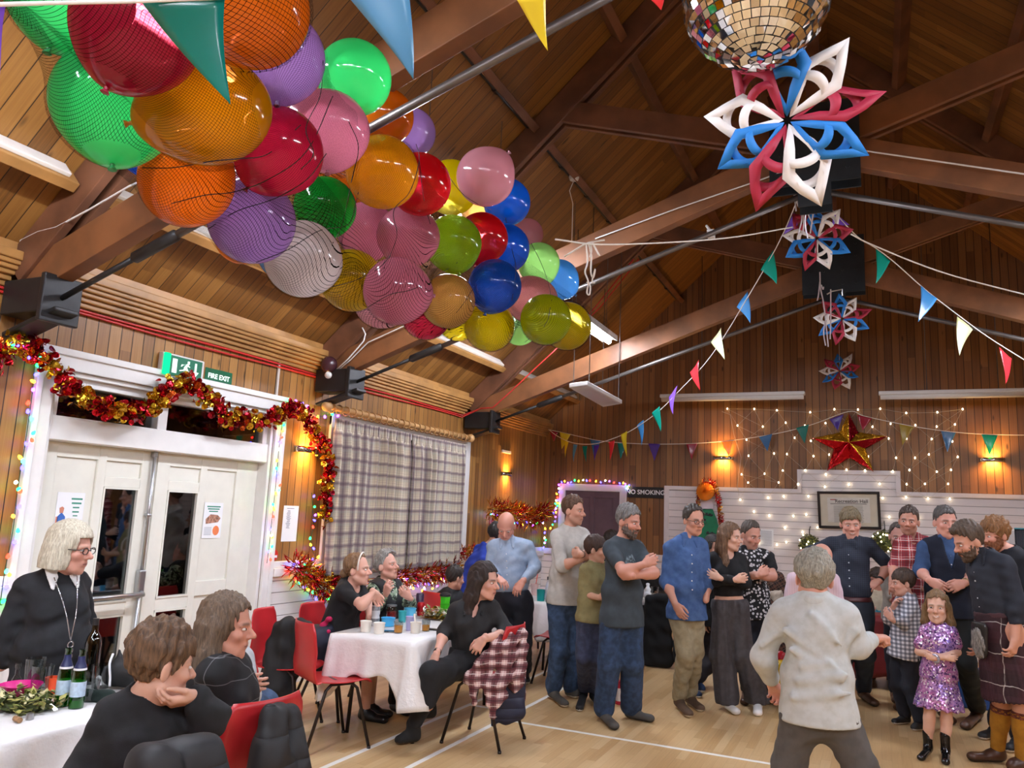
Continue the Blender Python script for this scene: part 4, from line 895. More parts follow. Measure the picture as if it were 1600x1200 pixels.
# ---------------------------------------------------------------- balloons in the drop net
BALC = {'green': '#4cf08c', 'crimson': '#dd1c50', 'amber': '#ffae0a', 'orange': '#ff8a14', 'purple': '#b98cc6', 'pink': '#f79ab2', 'palepink': '#ffb9c4', 'lilac': '#d6aef2', 'red': '#ee1428', 'yellow': '#ffe60a', 'blue': '#0a7ff5', 'dgreen': '#0fae3a', 'olive': '#b4dc20', 'white': '#f6e6e0', 'mustard': '#f0c814', 'peach': '#f5c069', 'dblue': '#146fdc', 'mint': '#b4e889', 'sky': '#5aa9e6', 'salmon': '#f0a09a', 'lime': '#dbe60f', 'magenta': '#f02ad0'}
def balloon_mat(c):
    t = NT('balloon '+c); col = lin(BALC[c]); up = tuple(min(1, x*1.0+.0) for x in col[:3])+(1,)
    lw = t.n('ShaderNodeLayerWeight', {'Blend': .35}).outputs[1]
    deep = tuple(x**1.15 for x in col[:3])+(1,)
    cc = t.mix(lw, col, deep)
    d = t.n('ShaderNodeBsdfDiffuse', {'Color': cc}); tr = t.n('ShaderNodeBsdfTranslucent', {'Color': tuple(x**.72 for x in col[:3])+(1,)}); tp = t.n('ShaderNodeBsdfTransparent', {'Color': tuple(.25+.75*x for x in col[:3])+(1,)})
    m = t.n('ShaderNodeMixShader', {0: .80, 1: d.outputs[0], 2: tr.outputs[0]})
    m = t.n('ShaderNodeMixShader', {0: t.math('MULTIPLY', t.math('SUBTRACT', 1., lw), .26), 1: m.outputs[0], 2: tp.outputs[0]})
    fr = t.n('ShaderNodeFresnel', {'IOR': 1.5}).outputs[0]; gl = t.n('ShaderNodeBsdfGlossy', {'Roughness': .09})
    return t.done(t.n('ShaderNodeMixShader', {0: t.math('MULTIPLY', fr, .9), 1: m.outputs[0], 2: gl.outputs[0]}))
BM_ = {k: balloon_mat(k) for k in BALC}; KM_ = {k: M(tuple(x*.35 for x in lin(v)[:3]), .4, var=0) for k, v in BALC.items()}
prof = []
for i in range(25):
    a = PI*i/24; z = -math.cos(a); r = math.sin(a); k = max(0, -z)
    prof.append((r*(1-.10*k**2), z*(1+.10*k**3)))
_b = MB(); _b.lathe(prof, 40); BALL_ME = _b.mesh('balloon', True, True)
_b = MB(); _b.lathe([(.0, -1.07), (.035, -1.08), (.045, -1.115), (.03, -1.13), (.06, -1.175), (.075, -1.20), (.0, -1.19)], 12); KNOT_ME = _b.mesh('knot', True)
BL = [  # px, py, diameter, colour, knot (px offset) or None, width/height stretch, label
 (108, -14, 190, 'green', (-16, 95), 1, 'pale green balloon cut by the top left of the picture, its knot below'),
 (180, 165, 186, 'green', (8, 94), 1, 'green balloon low at the near end, knot pointing down at the net edge'),
 (212, 50, 190, 'crimson', (-34, 104), 1, 'crimson balloon at the near end under the teal pennant'),
 (322, 173, 178, 'amber', (-104, 28), 1.13, 'amber balloon lying sideways with its knot to the left'),
 (388, 8, 190, 'orange', (60, -100), 1, 'orange balloon at the top edge beside the teal pennant'),
 (436, 90, 142, 'purple', (2, 62), 1, 'purple balloon under the top orange balloon, dark knot below'),
 (293, 280, 146, 'orange', (40, -50), 1.05, 'orange balloon under the sideways amber balloon'),
 (435, 237, 138, 'crimson', (-43, 62), 1, 'dark red balloon with its knot lower left, right of the amber balloon'),
 (512, 205, 124, 'pink', (4, 72), .95, 'tall pink balloon below the green balloon on top of the net'),
 (554, 122, 116, 'green', None, 1, 'bright green balloon resting bare on top of the net'),
 (604, 182, 86, 'orange', None, 1, 'bare orange balloon behind the green one on top'),
 (643, 207, 76, 'lilac', None, 1, 'bare lilac balloon on top beside the orange one'),
 (598, 269, 114, 'amber', None, 1, 'amber and orange balloon in the middle of the net'),
 (656, 288, 98, 'red', None, 1, 'red balloon right of the middle amber balloon'),
 (705, 293, 86, 'yellow', None, 1, 'bare yellow balloon beside the red balloon on top'),
 (759, 276, 92, 'palepink', None, 1, 'pale pink balloon standing highest at the far end of the net'),
 (792, 316, 74, 'blue', None, 1, 'bright blue balloon right of the pale pink one'),
 (508, 325, 97, 'dgreen', (-6, 54), 1, 'small dark green balloon with black knot in the middle of the net'),
 (394, 345, 134, 'purple', None, 1.05, 'large purple balloon low at the near side of the net'),
 (573, 362, 92, 'pink', (-2, 46), 1, 'pink balloon right of the dark green balloon'),
 (638, 370, 94, 'pink', (-3, 55), .95, 'pink balloon under the middle amber balloon, knot below'),
 (708, 381, 90, 'olive', (10, 48), 1, 'olive green balloon in the middle right of the net'),
 (753, 373, 82, 'red', (-10, 46), 1, 'red balloon right of the olive green balloon'),
 (789, 388, 78, 'dblue', None, 1, 'mid blue balloon behind the red balloon at the far end'),
 (474, 405, 120, 'white', None, 1.1, 'milky white balloon at the bottom of the net'),
 (550, 438, 98, 'mustard', None, 1.1, 'mustard yellow balloon at the bottom of the net beside the white one'),
 (621, 455, 106, 'pink', None, 1.1, 'large pink balloon lowest in the middle of the net'),
 (700, 470, 86, 'peach', None, 1, 'peach coloured balloon right of the lowest pink balloon'),
 (773, 447, 84, 'dblue', (-15, 46), 1, 'dark blue balloon low at the far end with black knot'),
 (842, 412, 66, 'mint', (14, 34), 1, 'pale mint balloon near the far end'),
 (873, 437, 64, 'sky', (8, 8), 1, 'sky blue balloon at the far tip of the net'),
 (830, 468, 72, 'salmon', (-6, 44), .85, 'salmon pink balloon near the far end'),
 (765, 510, 78, 'yellow', None, 1, 'yellow balloon below the dark blue one'),
 (853, 499, 80, 'lime', None, 1, 'lime yellow balloon at the far lower end'),
 (886, 509, 76, 'yellow', None, 1, 'bright yellow balloon last and lowest beside the lit tube'),
 (666, 492, 78, 'crimson', None, 1, 'crimson balloon peeping out under the peach balloon'),
 (716, 500, 66, 'yellow', None, 1, 'yellow balloon squeezed between the peach and lower yellow balloons'),
 (812, 512, 56, 'mint', None, 1, 'pale green balloon showing a sliver between two yellow balloons'),
 (643, 298, 82, 'magenta', None, 1, 'magenta balloon glimpsed behind the red one'),
 (541, 284, 90, 'orange', None, 1, 'orange red balloon glimpsed behind the dark green one'),
 (598, 468, 92, 'palepink', None, 1, 'pale peach balloon peeping out under the lowest pink balloon'),
 (378, 372, 82, 'orange', None, 1, 'orange balloon showing a sliver under the large purple one'),
 (446, 396, 86, 'sky', None, 1, 'grey blue balloon showing a sliver under the white one'),
 (824, 366, 50, 'palepink', None, 1, 'pale pink balloon glimpsed behind the mid blue one'),
 (232, 232, 92, 'blue', None, 1, 'blue balloon glimpsed between the green and orange ones'),
 (372, 312, 100, 'pink', None, 1, 'pink balloon glimpsed between the orange and purple ones'),
 (755, 330, 70, 'peach', None, 1, 'peach balloon glimpsed under the high pale pink one'),
]
bt, bk, bdir = [], [], []
for (x, y, d, *_rest) in BL:
    r_ = ray(x, y); L = np.linalg.norm(r_); bdir.append(r_/L); bt.append(.30*FPX/d*L*.985); bk.append(d/(2*FPX)/L)
bt, bk, bdir = np.array(bt), np.array(bk), np.array(bdir)
bt[35:] += .28    # the half hidden ones lie deeper in the net
for it in range(400):
    moved = 0
    for i in range(len(bt)):
        for j in range(i+1, len(bt)):
            need = (bk[i]*bt[i]+bk[j]*bt[j])*.985; v = bdir[i]*bt[i]-bdir[j]*bt[j]; D = math.sqrt(v @ v)
            if D < need:
                s = .25*(need-D)+.002; moved = 1
                if bt[i] < bt[j]: bt[j] += s; bt[i] -= s*.25
                else: bt[i] += s; bt[j] -= s*.25
    if not moved: break
BALLS = []
for i, (x, y, d, c, kn, st, lab) in enumerate(BL):
    p = Vector(CAM+bdir[i]*bt[i]); r = bk[i]*bt[i]; rnd = random.Random(i)
    BALLS.append((p, r))
    if kn: kd = Vector(_r)*kn[0]-Vector(_u)*kn[1]; kd = kd.normalized()-Vector(_f)*.25
    else: kd = Vector((rnd.uniform(-.5, .5), rnd.uniform(.2, 1), rnd.uniform(-.2, .9)))
    q = (-kd.normalized()).to_track_quat('Z', 'Y')
    o = bpy.data.objects.new('balloon', BALL_ME.copy()); COL.objects.link(o); o.data.materials.append(BM_[c]); o.location = p; o.rotation_mode = 'QUATERNION'; o.rotation_quaternion = q
    o.scale = (r*(1/st if st < 1 else 1/math.sqrt(st)), r*(1/st if st < 1 else 1/math.sqrt(st)), r*(st if st > 1 else 1.0)) if kn else (r, r, r)
    tag(o, lab, 'balloon', 'balloons in the drop net')
    k = obj('knot', KNOT_ME.copy(), KM_[c], o); k.data.materials.clear(); k.data.materials.append(KM_[c])
# net sheet: wraps the underside of the heap
ax0, ax1 = Vector((-1.72, .35, 2.86)), Vector((-1.95, 5.75, 3.12)); axd = (ax1-ax0).normalized(); AL = (ax1-ax0).length
ex = Vector((0, 0, 1)).cross(axd).normalized(); ez = axd.cross(ex)     # ex: level, ez: up
NS, NTH = 330, 150
top = {9, 10, 11, 14, 15, 16}
loc = [((p-ax0).dot(axd), (p-ax0).dot(ex), (p-ax0).dot(ez), r+.006) for i, (p, r) in enumerate(BALLS) if i not in top]
S = np.linspace(0, AL, NS); TH = np.linspace(math.radians(-222), math.radians(42), NTH)
Rr = np.full((NS, NTH), .10)
ct, stt = np.cos(TH)[None, :], np.sin(TH)[None, :]
for (s, a, c, r) in loc:
    rr = np.sqrt(np.clip(r*r-(S-s)**2, 0, None))[:, None]
    bb = a*ct+c*stt; disc = rr**2-(a*a+c*c-bb*bb); hit = (disc > 0) & (rr > 0)
    Rr = np.where(hit, np.maximum(Rr, bb+np.sqrt(np.clip(disc, 0, None))), Rr)
R0 = Rr.copy()
def blur(A, k, ax):
    kern = np.exp(-.5*(np.arange(-3*k, 3*k+1)/k)**2); kern /= kern.sum()
    P_ = np.pad(A, [(3*k, 3*k) if q == ax else (0, 0) for q in (0, 1)], mode='edge'); return np.apply_along_axis(lambda v: np.convolve(v, kern, 'valid'), ax, P_)
for k in (14, 7, 4, 2):
    Rr = np.maximum(blur(blur(Rr, k, 0), max(1, k//2), 1), R0 if k < 14 else R0*.0+Rr)
Rr = np.maximum(Rr, R0)
endt = np.clip(np.minimum(S/.25, (AL-S)/.35), .02, 1)[:, None]**.5
Rr = np.minimum(Rr, .02+1.2*endt)
b = MB(); vs = []
for i in range(NS):
    for j in range(NTH):
        vs.append(ax0+axd*S[i]+(ex*math.cos(TH[j])+ez*math.sin(TH[j]))*Rr[i, j])
b.add(vs, [(i*NTH+j, i*NTH+j+1, (i+1)*NTH+j+1, (i+1)*NTH+j) for i in range(NS-1) for j in range(NTH-1)])
for i in range(NS):
    for j in range(NTH): b.uv[i*NTH+j] = (S[i], (TH[j])*.42)
def net_mat():
    t = NT('black drop net'); x = t.sep(t.n('ShaderNodeUVMap').outputs[0]); p = .0080
    a = t.math('LESS_THAN', t.math('FRACT', t.math('DIVIDE', x[0], p)), .115); c = t.math('LESS_THAN', t.math('FRACT', t.math('DIVIDE', x[1], p)), .115)
    g = t.math('MAXIMUM', a, c); d = t.n('ShaderNodeBsdfDiffuse', {'Color': lin('#15120f')}); tr = t.n('ShaderNodeBsdfTransparent')
    return t.done(t.n('ShaderNodeMixShader', {0: g, 1: tr.outputs[0], 2: d.outputs[0]}))
netm = b.build('drop_net', net_mat(), None, True)
tag(netm, 'black mesh drop net full of balloons slung under the left roof', 'net')
def net_hit(px, py):
    r_ = ray(px, py); r_ = r_/np.linalg.norm(r_); best = 9
    for p, r in BALLS:
        oc = np.array(p)-CAM; bb = oc @ r_; d = bb*bb-(oc @ oc)+(r+.012)**2
        if d > 0: best = min(best, bb-math.sqrt(d))
    return Vector(CAM+r_*best) if best < 9 else None
NETC = M('#17130f', .7, var=0, name='black net cord')
b = MB()
for pl_ in (((222, 262), (270, 262), (330, 252), (372, 248), (420, 240), (470, 195)), ((268, 318), (320, 305), (365, 300), (420, 280), (480, 235), (520, 150)), ((325, 358), (370, 330), (430, 310), (480, 280), (510, 240)), ((400, 410), (450, 390), (500, 360), (545, 350), (560, 300)), ((505, 95), (500, 150), (478, 200), (490, 240), (470, 265)), ((545, 190), (560, 230), (550, 280), (535, 350), (520, 380)), ((600, 420), (620, 370), (615, 330), (640, 300), (655, 250), (650, 225)), ((672, 350), (662, 310), (655, 250)), ((690, 260), (720, 300), (745, 318), (768, 328)), ((790, 340), (800, 390), (806, 420), (800, 470)), ((830, 380), (845, 410), (856, 440), (862, 470)), ((575, 480), (610, 460), (650, 450), (700, 420), (715, 410)), ((690, 515), (720, 480), (740, 450)), ((820, 535), (850, 510), (860, 480)), ((490, 455), (550, 440), (590, 420), (610, 400))):
    P_ = [net_hit(*q) for q in pl_]; P_ = [q for q in P_ if q is not None]
    if len(P_) > 1: b.tube(smooth_path(P_, 6), .0016, 5)
o = b.build('net_cord', NETC, netm, True, world=False)
# ---------------------------------------------------------------- organic surfaces: signed distance fields and surface nets
F32 = np.float32
def V3(v): return np.array([v[0], v[1], v[2]], dtype=F32)
def unit(v):
    v = np.asarray(v, float); return v/max(1e-9, np.linalg.norm(v))
class Field:
    def __init__(s): s.p = []
    def cone(s, a, b, ra, rb=None, k=.03, flat=None, op='+'):
        a, b = V3(a), V3(b); rb = ra if rb is None else rb; r = max(ra, rb)
        if flat: r *= max(1, flat[1])
        s.p.append(('c', a, b, ra, rb, k, flat, np.minimum(a, b)-r, np.maximum(a, b)+r, op)); return s
    def ell(s, c, ax, rad, k=.03, op='+'):
        c = V3(c); ax = np.array([unit(x) for x in ax], dtype=F32); rad = np.array(rad, dtype=F32); r = np.abs(ax.T @ np.diag(rad)).sum(1)
        s.p.append(('e', c, ax, rad, None, k, None, c-r, c+r, op)); return s
    def cut(s, fn): s.p.append(('f', fn)); return s
    def bounds(s):
        lo = np.min([p[7] for p in s.p if p[0] != 'f' and p[9] == '+'], 0); hi = np.max([p[8] for p in s.p if p[0] != 'f' and p[9] == '+'], 0); return lo, hi
    def grid(s, res, lo=None, hi=None):
        l, h = s.bounds(); l = l-2.5*res if lo is None else np.maximum(l-2.5*res, lo); h = h+2.5*res if hi is None else np.minimum(h+2.5*res, hi)
        xs, ys, zs = [np.arange(l[i], h[i]+res, res, dtype=F32) for i in range(3)]
        D = np.full((len(xs), len(ys), len(zs)), 1., F32)
        for p in s.p:
            if p[0] == 'f':
                X, Y, Z = xs[:, None, None], ys[None, :, None], zs[None, None, :]; D = p[1](D, X, Y, Z).astype(F32); continue
            typ, a, b, ra, rb, k, flat, blo, bhi, op = p; pad = k+2.5*res
            i0 = [max(0, int((blo[q]-pad-g[0])/res)) for q, g in enumerate((xs, ys, zs))]; i1 = [min(len(g), int((bhi[q]+pad-g[0])/res)+2) for q, g in enumerate((xs, ys, zs))]
            if any(i1[q] <= i0[q] for q in range(3)): continue
            sl = tuple(slice(i0[q], i1[q]) for q in range(3))
            X, Y, Z = xs[sl[0]][:, None, None], ys[sl[1]][None, :, None], zs[sl[2]][None, None, :]
            qx, qy, qz = X-a[0], Y-a[1], Z-a[2]
            if typ == 'c':
                ab = b-a; sc = 1.
                if flat:
                    n = np.asarray(flat[0], F32); qn = (qx*n[0]+qy*n[1]+qz*n[2])*F32(1/flat[1]-1); qx, qy, qz = qx+n[0]*qn, qy+n[1]*qn, qz+n[2]*qn; sc = min(1., flat[1])
                    an = float(ab @ n); ab = ab+n*F32(an*(1/flat[1]-1))
                L2 = float(ab @ ab)
                t = np.clip((qx*ab[0]+qy*ab[1]+qz*ab[2])/F32(max(L2, 1e-9)), 0, 1)
                d = np.sqrt((qx-ab[0]*t)**2+(qy-ab[1]*t)**2+(qz-ab[2]*t)**2)-(F32(ra)+F32(rb-ra)*t)
                if sc != 1.: d = d*F32(sc)
            else:
                u = [(qx*b[i][0]+qy*b[i][1]+qz*b[i][2])/ra[i] for i in range(3)]
                k0 = np.sqrt(u[0]**2+u[1]**2+u[2]**2); k1 = np.sqrt((u[0]/ra[0])**2+(u[1]/ra[1])**2+(u[2]/ra[2])**2); d = k0*(k0-1)/np.maximum(k1, 1e-6)
            E = D[sl]
            if op == '+':
                if k > 0: h = np.clip(.5+.5*(E-d)/F32(k), 0, 1); D[sl] = E*(1-h)+d*h-F32(k)*h*(1-h)
                else: D[sl] = np.minimum(E, d)
            else:
                if k > 0: h = np.clip(.5-.5*(E+d)/F32(k), 0, 1); D[sl] = E*(1-h)-d*h+F32(k)*h*(1-h)
                else: D[sl] = np.maximum(E, -d)
        return D, xs, ys, zs
    def mesh(s, res, lo=None, hi=None):
        return surf_nets(*s.grid(res, lo, hi))
def surf_nets(D, xs, ys, zs):
    S = D < 0; n = np.array(D.shape)-1
    c = np.zeros(n, np.int8)
    for i in (0, 1):
        for j in (0, 1):
            for k in (0, 1): c += S[i:n[0]+i, j:n[1]+j, k:n[2]+k]
    act = (c > 0) & (c < 8); idx = np.full(n, -1, np.int64); I = np.argwhere(act); m = len(I)
    if m == 0: return np.zeros((0, 3)), np.zeros((0, 4), int)
    idx[tuple(I.T)] = np.arange(m)
    acc = np.zeros((m, 3)); cnt = np.zeros(m)
    corner = [(i, j, k) for i in (0, 1) for j in (0, 1) for k in (0, 1)]
    val = {q: D[I[:, 0]+q[0], I[:, 1]+q[1], I[:, 2]+q[2]] for q in corner}
    for q in corner:
        for ax in range(3):
            if q[ax]: continue
            r = list(q); r[ax] = 1; r = tuple(r); a, b = val[q], val[r]; x = (a < 0) != (b < 0)
            t = np.where(x, a/np.where(x, a-b, 1), 0); p = np.array(q, float)[None].repeat(m, 0); p[:, ax] += t; acc[x] += p[x]; cnt[x] += 1
    P = I+acc/cnt[:, None]; res = xs[1]-xs[0]
    V = P*res+np.array([xs[0], ys[0], zs[0]])
    quads = []
    for ax in range(3):
        u, v = (ax+1) % 3, (ax+2) % 3
        A = S.take(range(n[ax]), ax); B = S.take(range(1, n[ax]+1), ax); E = np.argwhere(A != B)
        ok = (E[:, u] > 0) & (E[:, v] > 0) & (E[:, u] < n[u]) & (E[:, v] < n[v]); E = E[ok]
        if not len(E): continue
        inside = A[tuple(E.T)]
        def cell(du, dv): q = E.copy(); q[:, u] -= du; q[:, v] -= dv; return idx[tuple(q.T)]
        q = np.stack([cell(1, 1), cell(0, 1), cell(0, 0), cell(1, 0)], 1); q[~inside] = q[~inside][:, ::-1]; quads.append(q)
    Q = np.concatenate(quads); Q = Q[(Q >= 0).all(1)]; return V, Q
def relax_mesh(V, Q, it=1):
    for _ in range(it):
        A = np.zeros_like(V); n = np.zeros(len(V))
        for i in range(4):
            for j in ((i+1) % 4, (i+3) % 4): np.add.at(A, Q[:, i], V[Q[:, j]]); np.add.at(n, Q[:, i], 1)
        V = np.where(n[:, None] > 0, .5*V+.5*A/np.maximum(n, 1)[:, None], V)
    return V
def np_mesh(name, V, Q, col=None, midx=None):
    me = bpy.data.meshes.new(name); me.vertices.add(len(V)); me.vertices.foreach_set('co', np.asarray(V, F32).ravel())
    me.loops.add(len(Q)*4); me.loops.foreach_set('vertex_index', np.asarray(Q, np.int32).ravel()); me.polygons.add(len(Q))
    me.polygons.foreach_set('loop_start', np.arange(0, len(Q)*4, 4, dtype=np.int32)); me.polygons.foreach_set('loop_total', np.full(len(Q), 4, np.int32))
    if midx is not None: me.polygons.foreach_set('material_index', np.asarray(midx, np.int32))
    me.update(calc_edges=True); me.polygons.foreach_set('use_smooth', np.ones(len(Q), bool))
    if col is not None:
        a = me.color_attributes.new('Col', 'FLOAT_COLOR', 'POINT'); a.data.foreach_set('color', np.asarray(col, F32).ravel())
    return me
def wrinkle(amp, freq, seed, aniso=(1, 1, 1)):
    r = np.random.RandomState(seed); W = r.normal(size=(7, 3))*freq*np.array(aniso); ph = r.uniform(0, 6.28, 7)
    def fn(D, X, Y, Z):
        band = np.abs(D) < .03; out = D
        n = sum(np.sin(X*F32(w[0])+Y*F32(w[1])+Z*F32(w[2])+F32(p)) for w, p in zip(W, ph))
        return D+F32(amp/2.6)*np.where(band, n, 0)
    return fn
def plane_cut(c, n, soft=0):
    c, n = V3(c), V3(unit(n))
    return lambda D, X, Y, Z: np.maximum(D, (X-c[0])*n[0]+(Y-c[1])*n[1]+(Z-c[2])*n[2])
# ---------------------------------------------------------------- materials for people
def skin_mat():
    t = NT('skin'); a = t.n('ShaderNodeAttribute', attribute_name='Col'); n = t.noise(t.pos(), 160., 2)
    c = t.mix(t.math('MULTIPLY', n, .10), a.outputs['Color'], '#8a4a38')
    p = t.principled(Base_Color=c, Roughness=.48); t.set(p, 'Subsurface Weight', .08); t.set(p, 'Subsurface Radius', (.012, .005, .003)); return t.done(p)
SKIN = skin_mat()
def cloth(name, col, rough=.85, bump=.25, scale=700., col2=None, sheen=.0):
    t = NT(name); P = t.pos(); n = t.noise(P, 22., 3); f = t.noise(P, scale, 1)
    c = lin(col); c2 = lin(col2) if col2 else tuple(x*.82 for x in c[:3])+(1,)
    cc = t.mix(t.smooth(n, .35, .7), c, c2); cc = t.mix(t.math('MULTIPLY', f, .25), cc, tuple(x*.6 for x in c[:3])+(1,))
    p = t.principled(Base_Color=cc, Roughness=rough); t.set(p, 'Normal', t.bump(f, bump, .002)); return t.done(p)
def plaid(name, base, bands, per=.05, rough=.85, axes='xz', rot=0.):
    """woven check in the garment's own space: bands = (lo, hi, colour, strength)"""
    t = NT(name); P = t.pos(); mp = t.n('ShaderNodeMapping', {'Vector': P, 'Rotation': (0, rot, 0)}); x = t.sep(mp.outputs[0]); col = lin(base)
    ii = {'x': x[0], 'y': x[1], 'z': x[2]}
    wob = t.noise(P, 7., 2)
    for c in axes:
        u = t.math('ADD', t.math('DIVIDE', ii[c], per), t.math('MULTIPLY', wob, .3)); f = t.math('FRACT', u)
        for lo, hi, bc, st in bands:
            m = t.math('MULTIPLY', t.math('GREATER_THAN', f, lo), t.math('LESS_THAN', f, hi)); col = t.mix(t.math('MULTIPLY', m, st), col, bc)
    p = t.principled(Base_Color=col, Roughness=rough); return t.done(p)
def hair_mat(name, c, c2=None, rough=.62):
    t = NT(name); P = t.pos(); x = t.sep(P); n = t.noise(t.comb(t.math('MULTIPLY', x[0], 90.), t.math('MULTIPLY', x[1], 90.), t.math('MULTIPLY', x[2], 14.)), 1.6, 4, .65)
    a = lin(c); d = lin(c2) if c2 else tuple(v*.45 for v in a[:3])+(1,); col = t.mix(t.smooth(n, .3, .7), d, a)
    p = t.principled(Base_Color=col, Roughness=rough); t.set(p, 'Normal', t.bump(n, .5, .006)); return t.done(p)
EYEW, EYED = M('#d8d0c8', .25, var=0, name='eye white'), M('#241a14', .15, var=0, name='iris')
# ---------------------------------------------------------------- heads, hands, shoes
def head_frame(c, fwd, up):
    f = unit(fwd); u = np.asarray(up, float); u = unit(u-f*np.dot(u, f)); r = np.cross(f, u); return np.asarray(c, float), r, f, u
def head_prims(F, H, s, female=False, fat=1., age=0):
    c, r, f, u = H; L = lambda x, y, z: c+(r*x+f*y+u*z)*s
    A = (r, f, u); w = .95 if female else 1.
    F.ell(L(0, -.012, .035), A, (.074*s, .095*s, .088*s), .0)
    F.ell(L(0, .022, -.03), A, (.060*w*fat*s, .070*s, .085*s), .03*s)
    F.ell(L(0, .035, -.075), A, (.046*w*fat*s, .046*s, .040*s), .025*s)
    F.cone(L(0, .068, -.106), L(0, .066, -.104), .017*s, k=.02*s)                      # chin
    for q in (-1, 1):
        F.cone(L(q*.012, .084, .018), L(q*.046, .070, .014), .0085*s, .006*s, .015*s)  # brow
        F.ell(L(q*.040, .062, -.028), A, (.022*s, .02*s, .018*s), .02*s)               # cheekbone
        F.cone(L(q*.05, .0, -.06), L(q*.03, .055, -.095), .016*s, .014*s, .02*s)       # jaw
        F.ell(L(q*.032, .094, -.002), A, (.017*s, .014*s, .010*s), .012*s, '-')        # socket
        F.ell(L(q*.076*(.5+.5*fat), -.012, -.012), (unit(r*1+f*.45*q), f, unit(u+f*-.2)), (.008*s, .018*s, .030*s), .006*s)  # ear
    F.cone(L(0, .086, .004), L(0, .112, -.030), .008*s, .0125*s, .012*s)               # nose
    for q in (-1, 1): F.cone(L(q*.011, .094, -.036), L(q*.011, .096, -.035), .009*s, k=.008*s)
    F.cone(L(-.016, .083, -.064), L(.016, .083, -.064), .007*s, k=.010*s); F.cone(L(-.013, .082, -.073), L(.013, .082, -.073), .0075*s, k=.008*s)
    F.cone(L(-.018, .093, -.0685), L(.018, .093, -.0685), .0022*s, k=.003*s, op='-')
def head_local(V, H, s):
    c, r, f, u = H; d = (V-c)/s; return d @ r, d @ f, d @ u
def paint_head(V, H, s, skin, o):
    x, y, z = head_local(V, H, s); base = np.array(lin(skin)[:3]); C = np.tile(base, (len(V), 1))
    def put(m, col): nonlocal C; C = C*(1-m[:, None])+np.array(lin(col)[:3] if isinstance(col, str) else col)*m[:, None]
    sm = lambda v, a, b: np.clip((v-a)/(b-a), 0, 1)
    inh = (np.abs(z) < .2) & (np.abs(x) < .12)
    cheek = np.exp(-(((np.abs(x)-.04)/.025)**2+((z+.03)/.025)**2))*(y > .02)*inh; put(cheek*.35, base*np.array([.95, .62, .58]))
    nose = np.exp(-((x/.016)**2+((z+.03)/.02)**2))*(y > .09)*inh; put(nose*.3, base*np.array([.95, .66, .6]))
    if o.get('beard'):
        jaw = sm(-z, .035, .055)*sm(y, -.01, .02)*(1-sm(np.exp(-((x/.02)**2+((z+.0685)/.010)**2)), .3, .6))*inh*(z > -.16); put(jaw*o.get('beard_a', .5), o['beard'])
    lips = np.exp(-((x/.021)**2+((z+.0685)/.0085)**2)*1.2)*(y > .07)*inh; put(np.clip(lips*1.2, 0, 1)*.7, o.get('lips', '#a0584e'))
    put((np.abs(z+.0685) < .0018)*(np.abs(x) < .021)*(y > .07)*.8, '#4a2320')
    if o.get('smile'): put(((np.abs(z+.069-.25*np.abs(x)) < .0045)*(np.abs(x) < .016)*(y > .07))*.9, '#e8e0d6')
    br = np.exp(-(((np.abs(x)-.031)/.020)**4+((z-.019+.12*(np.abs(x)-.03)**2/.03)/.006)**2))*(y > .05)*inh; put(np.clip(br*1.3, 0, 1)*o.get('brow_a', .8), o.get('brow', '#3a2a20'))
    eye = np.exp(-(((np.abs(x)-.032)/.017)**2+((z+.002)/.011)**2))*(y > .05)*inh; put(eye*.35, base*np.array([.6, .45, .42]))
    if o.get('scalp'):
        m = sm(z+.35*np.clip(.03-y, 0, .2), .05, .085)*inh; put(m*o.get('scalp_a', .5), o['scalp'])
    return np.concatenate([C, np.ones((len(V), 1))], 1)
def hand_prims(F, w, d, n, side, curl, s=1., spread=.12, fist=False):
    """w wrist, d finger direction, n palm normal, side +1/-1 which way the thumb leaves"""
    d = unit(d); n = np.asarray(n, float); n = unit(n-d*np.dot(n, d)); a = np.cross(d, n)*side; w = np.asarray(w, float)
    L = lambda x, y, z: w+(a*x+d*y+n*z)*s
    F.cone(L(0, -.02, 0), L(0, .02, 0), .025*s, .024*s, .0, flat=(n, .72))
    F.cone(L(.018, .03, 0), L(.026, .088, 0), .017*s, .014*s, .02*s); F.cone(L(.0, .03, 0), L(.004, .092, 0), .017*s, .014*s, .02*s); F.cone(L(-.016, .03, 0), L(-.024, .082, 0), .017*s, .013*s, .02*s)
    for i, (fx, fl, fr) in enumerate(((.029, .070, .0088), (.010, .078, .009), (-.010, .073, .0086), (-.029, .057, .0076))):
        c = curl*(1+.12*(i-1)); ang = 0; p = np.array([fx, .088-(.006 if i in (0, 3) else 0)-(.005 if i == 3 else 0), 0.]); sp = spread*(1.5-i)*(.8)
        for j, sg in enumerate((.44, .32, .24)):
            ang += c*(.9, 1.15, .8)[j]; dl = np.array([math.sin(sp)*math.cos(ang), math.cos(sp)*math.cos(ang), math.sin(ang)])*fl*sg
            q = p+dl; F.cone(L(*p), L(*q), fr*s*(1-.08*j), fr*s*(.94-.1*j), .005*s if j else .008*s); p = q
    p0, p1 = np.array([.022, .022, .006]), np.array([.046, .052, .016]); b = .35+.5*min(curl, 1)
    p2 = p1+np.array([.012*(1-b), .034, .022*b]); p3 = p2+np.array([-.004*b, .026, .018*b])
    F.cone(L(*p0), L(*p1), .0155*s, .0115*s, .015*s); F.cone(L(*p1), L(*p2), .0108*s, .0098*s, .005*s); F.cone(L(*p2), L(*p3), .0098*s, .0078*s, .004*s)
